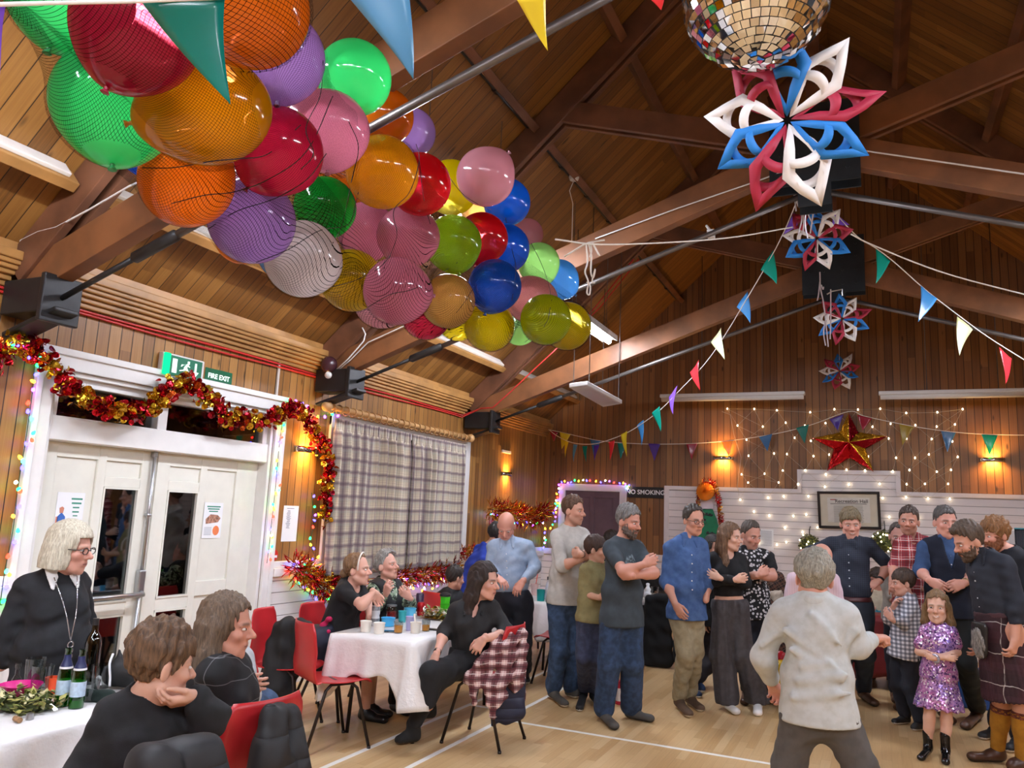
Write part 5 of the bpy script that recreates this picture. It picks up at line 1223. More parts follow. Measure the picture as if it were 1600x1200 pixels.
HAIRLINE = {  # local forward y -> lowest z of the hair
 'short': ([-.12, -.09, -.05, -.02, .01, .03, .05, .075, .1], [-.075, -.07, -.045, -.012, .01, .03, .06, .078, .085]),
 'fringe': ([-.12, -.09, -.05, -.02, .01, .03, .05, .075, .1], [-.075, -.07, -.045, -.02, -.015, .005, .03, .042, .045]),
 'reced': ([-.12, -.09, -.05, -.02, .01, .03, .05, .075, .1], [-.07, -.065, -.04, -.012, .012, .04, .085, .1, .11]),
 'long': ([-.12, -.09, -.05, -.02, .01, .03, .05, .075, .1], [-.14, -.14, -.12, -.08, -.04, .015, .05, .075, .085]),
}
def make_hair(H, s, o, res, parent):
    st = o.get('hair', 'short')
    if st == 'none': return
    c, r, f, u = H; L = lambda x, y, z: c+(r*x+f*y+u*z)*s; A = (r, f, u); F = Field(); th = o.get('thick', .014); tt = o.get('top', .012)
    seed = o.get('seed', 1)
    F.ell(L(0, -.014, .035+tt*.5), A, ((.074+th)*s, (.095+th)*s, (.088+tt)*s), 0)
    if o.get('tuft'): F.ell(L(0, .055, .105), A, (.05*s, .035*s, .025*s), .03*s)
    if st in ('long', 'bob'):
        ln = o.get('len', .2)
        for q in (-1, 1):
            F.cone(L(q*.068, -.02, .0), L(q*.078, -.035, -.12), .036*s, .034*s, .03*s, flat=(f, 1.25)); F.cone(L(q*.045, -.07, .0), L(q*.05, -.075, -.13), .04*s, .038*s, .03*s)
            if st == 'long':
                d = o.get('sway', (0, 0, 0)); fx = o.get('front', 0.)
                F.cone(L(q*.078, -.035, -.1), np.array(L(q*.085, -.03+fx, -.1-ln*.55))+np.array(d)*.5, .034*s, .036*s, .03*s); F.cone(np.array(L(q*.085, -.03+fx, -.1-ln*.55))+np.array(d)*.5, np.array(L(q*.072, -.01+fx*1.4, -.1-ln))+np.array(d), .036*s, .018*s, .02*s)
                F.cone(L(q*.04, -.085, -.1), np.array(L(q*.045, -.085, -.1-ln))+np.array(d), .036*s, .02*s, .03*s)
        if st == 'bob': F.ell(L(0, -.03, -.055), A, (.1*s, .095*s, .085*s), .03*s)
    line = o.get('line') or ({'bob': 'long', 'bald': 'short'}.get(st, st)); ys, zs = HAIRLINE.get(line, HAIRLINE['short']); ys = np.array(ys, F32); zs = np.array(zs, F32)+o.get('hl', 0.)
    cl = F32(o.get('cutz', -.14))
    def mask(D, X, Y, Z):
        dx, dy, dz = (X-c[0])/s, (Y-c[1])/s, (Z-c[2])/s; x = dx*r[0]+dy*r[1]+dz*r[2]; y = dx*f[0]+dy*f[1]+dz*f[2]; z = dx*u[0]+dy*u[1]+dz*u[2]
        h = np.interp(y, ys, zs); m = (h-z)*.6
        if st in ('long', 'bob'):
            face = np.maximum(np.maximum(z-(.085 if st == 'long' else .062)+1.2*np.abs(x)*(st == 'long')*.3, np.abs(x)-o.get('face_w', .062)), .012-y); D = np.maximum(D, -face*s)
            if st == 'bob': D = np.maximum(D, (cl-z)*s)
            return D
        m = m*s; D = np.maximum(D, m)
        if st == 'bald': D = np.maximum(D, (z-o.get('ring', .045)-.25*np.clip(-y, 0, .1))*s)
        ear = ((np.abs(x)-.078)/.03)**2+((y+.01)/.022)**2+((z+.01)/.032)**2
        return np.maximum(D, np.where(ear < 1, (1-np.sqrt(ear))*.02, -1))
    F.cut(mask)
    rs = np.random.RandomState(seed); am = o.get('rough', .004)
    W = [(rs.normal(size=3)*np.array([150, 150, 45])/s, rs.uniform(0, 6)) for _ in range(6)]
    def str_(D, X, Y, Z):
        dx, dy, dz = X-c[0], Y-c[1], Z-c[2]; x = dx*r[0]+dy*r[1]+dz*r[2]; y = dx*f[0]+dy*f[1]+dz*f[2]; z = dx*u[0]+dy*u[1]+dz*u[2]
        return D+F32(am*s/2.4)*sum(np.sin(x*F32(w[0])+y*F32(w[1])+z*F32(w[2])+F32(p)) for w, p in W)*(np.abs(D) < .03)
    F.cut(str_)
    if o.get('bun'): F.ell(L(*o['bun']), A, (.036*s, .036*s, .036*s), .01*s)
    if o.get('pony'):
        F.cone(L(0, -.1, .02), L(0, -.13, -.1), .03*s, .02*s, .02*s)
    V, Q = F.mesh(res); obj('hair', np_mesh('hair', relax_mesh(V, Q, 1), Q), o['hairm'], parent, True)
def make_beard(H, s, o, res, parent):
    c, r, f, u = H; L = lambda x, y, z: c+(r*x+f*y+u*z)*s; A = (r, f, u); F = Field(); th = o.get('beard_t', .007)
    F.ell(L(0, .022, -.03), A, ((.060+th)*s, (.070+th)*s, (.085+th)*s), .0); F.ell(L(0, .035, -.078), A, ((.048+th)*s, (.046+th)*s, (.042+th)*s), .025*s); F.cone(L(0, .070, -.108), L(0, .068, -.106), (.019+th)*s, k=.02*s)
    for q in (-1, 1): F.cone(L(q*.05, .0, -.06), L(q*.03, .055, -.095), (.016+th)*s, (.015+th)*s, .02*s)
    F.cone(L(-.02, .087, -.056), L(.02, .087, -.056), .0075*s, k=.012*s)
    def mask(D, X, Y, Z):
        dx, dy, dz = (X-c[0])/s, (Y-c[1])/s, (Z-c[2])/s; x = dx*r[0]+dy*r[1]+dz*r[2]; y = dx*f[0]+dy*f[1]+dz*f[2]; z = dx*u[0]+dy*u[1]+dz*u[2]
        top = np.where(np.abs(x) < .024, -.05, -.045+np.clip((np.abs(x)-.024)*1.6, 0, .055)); D = np.maximum(D, (z-top)*s*.7); D = np.maximum(D, (-.005-y)*s)
        mouth = (x/.020)**2+((z+.0685)/.0085)**2; return np.maximum(D, np.where((mouth < 1) & (y > .05), (1-np.sqrt(mouth))*.008, -1))
    F.cut(mask); F.cut(wrinkle(.003*s, 170/s, 3)); V, Q = F.mesh(res); obj('beard', np_mesh('beard', V, Q), o['beardm'], parent, True)
def make_eyes(H, s, parent):
    c, r, f, u = H
    for q in (-1, 1):
        p = c+(r*q*.032+f*.0795-u*.001)*s; b = MB(); n = 14; prof = [(math.sin(a), -math.cos(a)) for a in np.linspace(0, PI, 13)]
        ax = Matrix(((*r, 0), (*u, 0), (*f, 0), (0, 0, 0, 1))).transposed(); ax = Matrix([[r[i]*.0135*s, u[i]*.0062*s, f[i]*.009*s, p[i]] for i in range(3)]+[[0, 0, 0, 1]])
        b.lathe(prof, n, ax); b.cur = 1
        ax2 = Matrix([[r[i]*.0055*s, u[i]*.0055*s, f[i]*.0035*s, p[i]+f[i]*.0068*s] for i in range(3)]+[[0, 0, 0, 1]]); b.lathe([(math.sin(a), -math.cos(a)) for a in np.linspace(0, PI, 7)], 10, ax2)
        b.build('eye', [EYEW, EYED], parent, True)
def make_glasses(H, s, parent, mat):
    c, r, f, u = H; L = lambda x, y, z: Vector(c+(r*x+f*y+u*z)*s); b = MB()
    for q in (-1, 1):
        b.tube([L(q*.033+.024*math.cos(a), .098-.012*abs(math.cos(a))*0, -.002+.016*math.sin(a)) for a in np.linspace(0, 2*PI, 21)], .0024*s, 6, False)
        b.tube([L(q*.057, .096, .004), L(q*.079, .06, .004), L(q*.082, -.01, .002)], .0022*s, 6)
    b.tube([L(-.009, .099, .001), L(0, .103, .003), L(.009, .099, .001)], .0022*s, 6); b.build('glasses', mat, parent, True)
def make_shoe(heel, toe, s, mats, parent, name='shoe', high=0., sole_h=.024, wide=1.):
    """heel and toe: floor points; optional ankle shaft"""
    h, t = np.array(heel, float), np.array(toe, float); d = unit((t-h)*np.array([1, 1, 0])); a = np.array([-d[1], d[0], 0]); L = np.linalg.norm(t-h); z0 = h[2]; F = Field(); P = lambda y, z, x=0: np.array([h[0], h[1], z0])+d*y+np.array([0, 0, z])+a*x
    F.cone(P(.038*s, .04*s), P(L-.045*s, .032*s), .040*s*wide, .043*s*wide, 0, flat=((0, 0, 1), .75)); F.cone(P(.04*s, .06*s), P(.10*s, .055*s), .038*s, .036*s, .03*s); F.cone(P(.045*s, .09*s), P(.05*s, .07*s), .040*s, .038*s, .03*s)
    if high: F.cone(P(.05*s, .08*s), P(.052*s, high), .046*s, .052*s, .02*s)
    F.cut(lambda D, X, Y, Z: np.maximum(D, F32(z0)-Z)); V, Q = F.mesh(.0065)
    mi = (V[Q].mean(1)[:, 2] < z0+sole_h*s).astype(int); return obj(name, np_mesh(name, V, Q, None, mi), mats, parent, True)
# ---------------------------------------------------------------- a whole person
def person(label, base_y, J, o, group=None, cat='person'):
    """J: joints as picture points with a depth offset; o: looks"""
    s = o.get('s', 1.); pt = {}
    for k, v in J.items():
        if k[0] == 'f' and k != 'fwd': continue
        pt[k] = np.array(at_y(v[0], v[1], base_y+(v[2] if len(v) > 2 else 0.)))
    feet = {}
    for k in ('fl', 'fr'):
        if k in J:
            q = J[k]; z = q[4] if len(q) > 4 else 0.; feet[k] = (np.array(at_z(q[0], q[1], z)), np.array(at_z(q[2], q[3], z)))
    sl, sr, nek, hd = pt['sl'], pt['sr'], pt['nk'], pt['hd']
    hl, hr = pt['hl'], pt['hr']; pel = (hl+hr)/2
    for k in ('l', 'r'):
        if 'f'+k in feet and 'a'+k not in pt:
            h, t = feet['f'+k]; d = unit(t-h); pt['a'+k] = h+d*.05*s+np.array([0, 0, .095*s])
        if 'k'+k not in pt and 'a'+k in pt: pt['k'+k] = (pt['h'+k]*.48+pt['a'+k]*.52)
    if o.get('seat'):
        for k in ('l', 'r'):
            if 'k'+k in pt and 'a'+k not in pt: pt['a'+k] = np.array([pt['k'+k][0], pt['k'+k][1], .1*s])
    side = unit(sr-sl); up = unit(nek-pel); fwd = unit(np.cross(side, up)); tocam = CAM-pel
    if o.get('back') : fwd = fwd if fwd @ tocam < 0 else -fwd
    elif o.get('fwd') is not None: fwd = fwd if fwd @ np.array(o['fwd']) > 0 else -fwd
    else: fwd = fwd if fwd @ tocam > 0 else -fwd
    if o.get('auto'):
        fx = unit(fwd*np.array([1, 1, 0]))
        for k in ('l', 'r'):
            if 'a'+k not in pt:
                h0 = pt['h'+k]*np.array([1, 1, 0])-fx*.06*s; feet['f'+k] = (h0, h0+fx*.26*s); pt['a'+k] = h0+fx*.05*s+np.array([0, 0, .095*s])
                if 'k'+k not in pt: pt['k'+k] = pt['h'+k]*.48+pt['a'+k]*.52+fx*.02
    if o.get('seat'):
        fx = unit(fwd*np.array([1, 1, 0]))
        for k in ('l', 'r'):
            if 'a'+k in pt and 'f'+k not in feet: h0 = pt['a'+k]*np.array([1, 1, 0])-fx*.05*s; feet['f'+k] = (h0, h0+fx*.26*s)
    side = unit(np.cross(fwd, up))*(1 if np.cross(fwd, up) @ side > 0 else -1); AX = (side, fwd, up)
    fem = o.get('fem'); fat = o.get('fat', 1.); bw = o.get('bw', 1.)*s
    g0 = pel.copy(); root = thing('person', label, cat, (float(g0[0]), float(g0[1]), 0), 0, group)
    T = up*np.linalg.norm(nek-pel); tl = np.linalg.norm(T)
    sw = np.linalg.norm(sr-sl)/2
    def torso(F, e=0., lower=True, loose=0.):
        cw = max(.125*s, min(.175*s, sw*.80)); bust = .012 if fem else 0
        if lower: F.ell(pel+up*.02*s, AX, ((.155 if not fem else .16)*bw+e, .112*bw*fat+e, .13*s+e), 0)
        wb = .135 if not fem else .118
        F.ell(pel+T*.33, AX, (wb*bw*fat+e+loose, .10*bw*fat+e+loose, .15*s+e), .07*s)
        F.ell(pel+T*.34+fwd*.03*(fat-1)*3, AX, (.11*bw*fat+e, .10*bw*fat+e, .13*s+e), .06*s)
        F.ell(pel+T*.68, AX, (cw+e+loose*.5, (.108+bust)*bw+e+loose*.5, .165*s+e), .07*s)
        F.cone(sl+(sr-sl)*.14-up*.012*s, sr+(sl-sr)*.14-up*.012*s, .054*bw+e, k=.05*s)
        F.cone(nek+up*.0-fwd*.01, sl+(nek-sl)*.25+up*.005, .052*s+e, .045*bw+e, .05*s); F.cone(nek-fwd*.01, sr+(nek-sr)*.25+up*.005, .052*s+e, .045*bw+e, .05*s)
        if fem:
            for q in (-1, 1): F.ell(pel+T*.66+side*q*.07*s+fwd*.085*s, AX, (.055*s+e*.6, .05*s+e*.6, .055*s+e*.6), .05*s)
    ar = .9 if fem else 1.; ar *= o.get('arm', 1.)
    def arm(F, k, e=0., to=2., loose=0.):
        S, E_, W = pt['s'+k], pt['e'+k], pt['w'+k]
        if to > 0:
            q = S+(E_-S)*min(1, to); F.cone(S, q, .051*ar*bw+e, (.051+(.042-.051)*min(1, to))*ar*s+e+loose, .045*s)
        if to > 1: q = E_+(W-E_)*(to-1); F.cone(E_, q, .042*ar*s+e+loose, (.042+(.029-.042)*(to-1))*ar*s+e+loose*.8, .03*s); F.cone(E_, E_+(W-E_)*.3*min(1, (to-1)/.3), .040*ar*s+e, .044*ar*s+e, .03*s) if to > 1.3 else None
    def leg(F, k, e=0., to=2., loose=0., loose2=None):
        H_, K, A_ = pt['h'+k], pt['k'+k], pt['a'+k]; l2 = loose if loose2 is None else loose2
        q = H_+(K-H_)*min(1, to); F.cone(H_, q, .080*bw+e+loose*.3, (.080+(.057-.080)*min(1, to))*bw+e+loose, .05*s)
        if to > 1:
            q = K+(A_-K)*(to-1); F.cone(K, q, .056*bw+e+loose, (.056+(.040-.056)*(to-1))*s+e+l2, .03*s); F.cone(K+(A_-K)*.05, K+(A_-K)*.4*min(1, to-1), .05*s+e, .053*s+e, .03*s)
    legs = [k for k in ('l', 'r') if 'a'+k in pt]; arms = [k for k in ('l', 'r') if 'w'+k in pt]
    # head frame: yaw 0 looks at the camera, +90 looks to picture right
    yw, pi_, rl = o['face']; tc = unit((CAM-hd)*np.array([1, 1, 0])); rt = np.array([-tc[1], tc[0], 0.])
    yw, pi_, rl = [math.radians(a) for a in (yw, pi_, rl)]
    hf = unit((tc*math.cos(yw)+rt*math.sin(yw))*math.cos(pi_)+np.array([0, 0, math.sin(pi_)])); hu = np.array([0, 0, 1.])-hf*hf[2]; hr_ = np.cross(hf, unit(hu)); hu = unit(unit(hu)*math.cos(rl)+hr_*math.sin(rl))
    hs = o.get('hs', s if s > .9 else .55*s+.42)*1.06; H = head_frame(hd, hf, hu)
    # ---- the body: one continuous surface
    F = Field(); torso(F, -.006); nb = hd-hu*.07*hs-hf*.015*hs
    F.cone(nek-up*.03*s, nb, .056*s*(.9 if fem else 1.02), .052*s*(.9 if fem else 1.02), .03*s)
    for k in arms: arm(F, k)
    for k in legs:
        leg(F, k)
        if 'f'+k in feet: h, t = feet['f'+k]; d = unit(t-h); F.cone(h+np.array([0, 0, .045*s])+d*.03*s, h+d*(np.linalg.norm(t-h)-.05*s)+np.array([0, 0, .035*s]), .024*s, .020*s, .03*s)
    head_prims(F, H, hs, fem, o.get('hfat', 1.))
    hands = {}
    for k in arms:
        hp = o.get('hand'+k)
        if hp:
            tip = np.array(at_y(hp[0], hp[1], base_y+hp[2])); nrm = np.array(hp[3], float); hands[k] = (pt['w'+k], unit(tip-pt['w'+k]), nrm, hp[4], hp[5])
            hand_prims(F, pt['w'+k], unit(tip-pt['w'+k]), nrm, hp[4], hp[5], s*(.94 if fem else 1.)*o.get('hands', 1.), o.get('spread', .1))
    res = o.get('res', .011); hres = o.get('hres', .0048); boxes = []
    V, Q = F.mesh(res); parts = []
    hb = (hd-.155*hs, hd+.155*hs, hres); boxes.append(hb)
    for k, v in hands.items(): c = v[0]+v[1]*.09*s; boxes.append((c-.125*s, c+.125*s, .0042*max(.8, s)))
    keep = np.ones(len(Q), bool); ctr = V[Q].mean(1)
    for lo, hi, r_ in boxes: keep &= ~((ctr > lo+res*.9) & (ctr < hi-res*.9)).all(1)
    VV, QQ = [V], [Q[keep]]; n = len(V)
    for lo, hi, r_ in boxes:
        v, q = F.mesh(r_, lo, hi); VV.append(v); QQ.append(q+n); n += len(v)
    V = np.concatenate(VV); Q = np.concatenate(QQ); used = np.zeros(len(V), bool); used[Q.ravel()] = True; mp = np.cumsum(used)-1; V = V[used]; Q = mp[Q]
    obj('body', np_mesh('body', V, Q, paint_head(V, H, hs, o.get('skin', '#d09a80'), o)), SKIN, root, True)
    make_eyes(H, hs, root)
    if o.get('hairm') is not None: make_hair(H, hs, o, hres, root)
    if o.get('beardm') is not None: make_beard(H, hs, o, hres, root)
    if o.get('glasses') is not None: make_glasses(H, hs, root, o['glasses'])
    gr = o.get('gres', .010); seed = o.get('seed', 1)
    # ---- shirt
    t = o.get('top_'); SF = None
    if t:
        F = SF = Field(); e = t.get('e', .012); torso(F, e, t.get('hem', .1) > 0, t.get('loose', .01))
        hem = t.get('hem', .1)*s     # how far below the hip joints the hem hangs
        if hem > 0:
            hw_ = max(.145*bw*fat+e, np.linalg.norm(hr-hl)/2+.080*bw+.026); F.cone(pel+(T*.12 if o.get('seat') else 0), pel-up*(hem+.02), hw_-.006, hw_+.004, .05*s, flat=(fwd, max(.6, min(.8, (.112*bw*fat+e+.026)/hw_))))
        if not t.get('sm'):
            for k in arms: arm(F, k, e*.55, t.get('sleeve', 1.9), t.get('sl', .006)*.6)
        for (x0_, y0_, x1_, y1_, dy_, rr_) in t.get('folds', ()): F.cone(at_y(x0_, y0_, base_y+dy_), at_y(x1_, y1_, base_y+dy_), rr_, rr_*.5, .035)
        F.cut(wrinkle(t.get('wr', .005)*.62, t.get('wf', 34)/s, seed, t.get('wan', (1, 1, 1)))); F.cut(plane_cut(pel-up*hem, -up))
        nk = t.get('neck', 'crew'); nc = nek+up*.035*s+fwd*.012*s
        if nk == 'crew': F.ell(nc+up*.02*s, AX, (.062*s, .062*s, .05*s), .008*s, '-')
        elif nk == 'scoop': F.ell(nc+fwd*.05*s-up*.005*s, AX, (.085*s, .075*s, .085*s), .01*s, '-')
        elif nk in ('v', 'collar', 'deep'):
            F.ell(nc+up*.02*s, AX, (.06*s, .06*s, .05*s), .008*s, '-'); dp = {'v': .10, 'collar': .075, 'deep': .20}[nk]*s; wv = {'v': .05, 'collar': .034, 'deep': .055}[nk]*s
            F.cone(nc+fwd*.07*s+up*.02*s, nc+fwd*.10*s-up*dp, wv, .006*s, .006*s, op='-')
        V, Q = F.mesh(gr); g = obj(t.get('name', 'shirt'), np_mesh('shirt', relax_mesh(V, Q, 1), Q), t['m'], root, True)
        if t.get('label'): g['label'] = t['label']
        if t.get('sm'):
            for k in arms:
                F2 = Field(); arm(F2, k, e*.55+.001, t.get('sleeve', 1.9), t.get('sl', .006)*.6); F2.cut(wrinkle(.004, 40/s, seed+7)); V, Q = F2.mesh(gr); obj('sleeve', np_mesh('sleeve', relax_mesh(V, Q, 1), Q), t['sm'], g, True)
        if nk == 'collar' or t.get('collar'):
            Fc = Field(); cr = .064*s; Fc.cone(nek+up*.0*s-fwd*.012*s, nek+up*.062*s-fwd*.014*s+fwd*.012*s, cr+.012*s, cr, 0, flat=(fwd, 1.05)); Fc.cone(nek-fwd*.01*s-up*.05*s, nek+up*.12*s+fwd*.01*s, cr*.93, cr*.86, .0, op='-')
            w0 = nek+fwd*.09*s+up*.03*s
            Fc.cone(w0+up*.06*s-fwd*.04*s, w0-up*.08*s, .022*s, .012*s, .004, op='-'); Fc.cut(plane_cut(nek+up*.052*s, up-fwd*.35)); Fc.cut(plane_cut(nek-up*.03*s, -up))
            for q in (-1, 1):
                tp_ = nek+side*q*.062*s-up*.055*s; tp_ = tp_+fwd*(V_hit(F, tp_-fwd*.02, fwd)-.014); ca = nek+side*q*.052*s+fwd*.05*s+up*.035*s
                Fc.cone(ca, tp_, t.get('cf', .026)*s, .012*s, .012*s, flat=(unit(np.cross(tp_-ca, side)), .3))
            V, Q = Fc.mesh(.0055); obj('collar', np_mesh('collar', V, Q), t.get('cm', t['m']), g, True)
        if t.get('buttons'):
            b = MB(); 
            for i in range(t['buttons']):
                a = .80-.115*i; c = pel+T*a; R_ = [c[i_]+fwd[i_]*.05 for i_ in range(3)]
                # find the cloth surface ahead
                dd = V_hit(F, c, fwd); p = c+fwd*dd; b.ball(tuple(p), .0065*s, 8, 6)
            b.build('buttons', t.get('bm', PAPER), g, True)
    v = o.get('vest')
    if v:
        F = Field(); torso(F, v.get('e', .024), True, .01); hem = v.get('hem', .05)*s; F.cone(pel-up*hem*.2, pel-up*hem, .14*bw*fat+.02, .145*bw*fat+.02, .05*s, flat=(fwd, .78))
        F.cut(wrinkle(.003, 30, seed+3)); F.cut(plane_cut(pel-up*hem, -up)); nc = nek+up*.035*s+fwd*.012*s
        F.ell(nc+up*.02*s, AX, (.075*s, .075*s, .07*s), .008*s, '-'); F.cone(nc+fwd*.08*s+up*.03*s, pel+T*v.get('v', .5)+fwd*.13*s, .07*s, .004*s, .006*s, op='-')
        for k in ('l', 'r'): S = pt['s'+k]; o_ = unit(S-nek); F.ell(S+o_*.035*s-up*.03*s, AX, (.055*s, .13*s, .10*s), .01*s, '-')
        V, Q = F.mesh(gr); obj(v.get('name', 'waistcoat'), np_mesh('vest', relax_mesh(V, Q, 1), Q), v['m'], root, True)
    # ---- trousers or skirt
    t = o.get('bot')
    if t and legs:
        F = Field(); e = t.get('e', .012); torso(F, e)
        if t.get('kind') == 'skirt':
            z1 = t['drop']*s; F.cone(pel-up*.0, pel-up*z1, .15*bw+e, t.get('flare', .2)*s, .04*s, flat=(fwd, t.get('fl', .8))); F.cut(plane_cut(pel-up*z1, -up))
            n_ = t.get('pleats', 24); am = t.get('pa', .006)
            def pl(D, X, Y, Z):
                dx, dy, dz = X-pel[0], Y-pel[1], Z-pel[2]; a_ = np.arctan2(dx*side[0]+dy*side[1]+dz*side[2], dx*fwd[0]+dy*fwd[1]+dz*fwd[2]); h_ = -(dx*up[0]+dy*up[1]+dz*up[2]); return D+F32(am)*np.sin(a_*n_)*np.clip(h_/.2, 0, 1)
            F.cut(pl)
        else:
            for k in legs: leg(F, k, e, t.get('to', 1.97), t.get('loose', .012), t.get('loose2'))
            F.cut(wrinkle(t.get('wr', .0045), t.get('wf', 38)/s, seed+5, t.get('wan', (1, 1, .8))))
        hm_ = (o.get('top_') or {}).get('hem', .1); wt = (t['waist'] if 'waist' in t else (.10 if hm_ <= 0 or o.get('seat') else .04-hm_))*s; F.cut(plane_cut(pel+up*wt, up))
        if t.get('hemz') is not None: F.cut(lambda D, X, Y, Z: np.maximum(D, F32(t['hemz'])-Z))
        V, Q = F.mesh(gr); g = obj(t.get('name', 'trousers'), np_mesh('trousers', relax_mesh(V, Q, 1), Q), t['m'], root, True)
        if o.get('belt') is not None:
            F = Field(); F.ell(pel+up*.02*s, AX, (.155*bw+.028, .112*bw*fat+.028, .13*s+.028), 0); F.ell(pel+T*.33, AX, (.135*bw*fat+.027, .10*bw*fat+.027, .15*s), .07*s); F.cut(plane_cut(pel+up*(wt+.006), up)); F.cut(plane_cut(pel+up*(wt-.034*s), -up)); V, Q = F.mesh(.008); obj('belt', np_mesh('belt', V, Q), o['belt'], g, True)
    if o.get('socks') is not None:
        for k in legs:
            F = Field(); K, A_ = pt['k'+k], pt['a'+k]; F.cone(K+(A_-K)*.12, A_, .062*s, .046*s, .0); F.cone(K+(A_-K)*.2, K+(A_-K)*.5, .066*s, .062*s, .02); F.cut(plane_cut(K+(A_-K)*.16, K-A_)); F.cut(wrinkle(.001, 300, 2)); V, Q = F.mesh(.007); sk = obj('sock', np_mesh('sock', V, Q), o['socks'], root, True)
            F = Field(); F.cone(K+(A_-K)*.14, K+(A_-K)*.27, .068*s, .069*s, 0); F.cut(plane_cut(K+(A_-K)*.14, K-A_)); F.cut(plane_cut(K+(A_-K)*.26, A_-K)); V, Q = F.mesh(.006); obj('cuff', np_mesh('cuff', V, Q), o['cuffs'], sk, True)
    if o.get('shoes') is not None:
        for k in legs:
            if 'f'+k in feet: make_shoe(feet['f'+k][0], feet['f'+k][1], s, o['shoes'], root, o.get('shoe_name', 'shoe'), o.get('shoe_high', 0.), o.get('sole', .024))
    if o.get('watch'):
        for k in o['watch']:
            E_, W = pt['e'+k], pt['w'+k]; d = unit(W-E_); c = W-d*.02*s; b = MB(); b.tube([Vector(c-d*.011), Vector(c+d*.011)], .033*s*ar, 14); b.build('wrist_watch', o.get('watchm', STEEL), root, True)
    root['_'] = 1; del root['_']
    return root, pt, dict(AX=AX, pel=pel, T=T, H=H, hs=hs, nek=nek, F=SF, s=s)
def V_hit(F, c, d):
    """distance from c along d to the surface of the field"""
    ts = np.arange(0, .35, .004); best = .12
    for t in ts[::-1]:
        p = c+d*t; D = _ev(F, p)
        if D < 0: return t
    return best
def _ev(F, p):
    D = 1.
    for q in F.p:
        if q[0] == 'f': continue
        typ, a, b, ra, rb, k, flat, lo, hi, op = q; v = p-a
        if typ == 'c':
            ab = b-a
            if flat: n = np.asarray(flat[0]); v = v+n*(v @ n)*(1/flat[1]-1); ab = ab+n*(ab @ n)*(1/flat[1]-1)
            t = min(1, max(0, (v @ ab)/max(1e-9, ab @ ab))); d = np.linalg.norm(v-ab*t)-(ra+(rb-ra)*t)
        else:
            u = (b @ v)/ra; k0 = np.linalg.norm(u); k1 = np.linalg.norm(u/ra); d = k0*(k0-1)/max(k1, 1e-6)
        if op == '+': h = min(1, max(0, .5+.5*(D-d)/k)) if k > 0 else float(d < D); D = D*(1-h)+d*h-k*h*(1-h)
    return D
# ---------------------------------------------------------------- clothes and hair of this crowd
JEAN = cloth('dark blue denim', '#22344c', .9, .3, 900, '#31486a'); JEAN2 = cloth('blue denim', '#2c4059', .9, .3, 900, '#41597a'); NAVYT = cloth('navy trousers', '#161b28'); BLACKT = cloth('black cloth', '#0f0f11', .9, .2); CHAR = cloth('charcoal trousers', '#3a3a3e'); KHAKI = cloth('khaki trousers', '#8f8468', .9, .3, 800, '#a09578'); GREYT = cloth('grey trousers', '#57534f', .9); SLATE = cloth('slate trousers', '#2b3440')
BLK = cloth('black knit', '#0d0d0f', .9, .3, 500, '#151518'); BLKS = cloth('black shirt', '#141416', .75, .15)
def hm(c, d=None): return hair_mat('hair '+c, c, d)
SHOEG = [M('#4a4640', .7, var=.15), M('#cfc9ba', .7, var=.05)]; SHOEB = [M('#1c1c1e', .6, var=.1), M('#d8d8d8', .6, var=.03)]; SHOEBR = [M('#4a2e1e', .4, var=.2), M('#2a1c14', .6, var=.05)]; SHOEK = [M('#141416', .35, var=.1), M('#101012', .6, var=.05)]; SHOEC = [M('#45423e', .7, var=.15), M('#2a2826', .7, var=.05)]; SHOEW = [M('#e6e4e0', .5, var=.03), M('#e9e7e2', .6, var=.02)]; SHOEBL = [M('#1f3458', .6, var=.2), M('#dfe4ea', .6, var=.03)]; SHOEP = [M('#0c0c0d', .12, var=.05, name='patent leather'), M('#131313', .5, var=.03)]
GL = M('#1d1a1a', .3, var=0, name='dark spectacle frame')
def paisley():
    t = NT('black and white leaf print'); P = t.pos(); v = t.n('ShaderNodeTexVoronoi', {'Vector': P, 'Scale': 34., 'Randomness': .8}); v2 = t.n('ShaderNodeTexVoronoi', {'Vector': P, 'Scale': 90.})
    m = t.math('MULTIPLY', t.math('LESS_THAN', v.outputs[0], .40), t.math('GREATER_THAN', v2.outputs[0], .18)); return t.done(t.principled(Base_Color=t.mix(m, '#0d0d10', '#d5d5d8'), Roughness=.8))
def floral():
    t = NT('green leaf print blouse'); P = t.pos(); n = t.noise(P, 38., 3, .6); m = t.smooth(n, .47, .53); n2 = t.noise(P, 60., 2); c = t.mix(m, '#1c2a1c', '#8fa287'); c = t.mix(t.smooth(n2, .6, .66), c, '#d8dccf'); return t.done(t.principled(Base_Color=c, Roughness=.85))
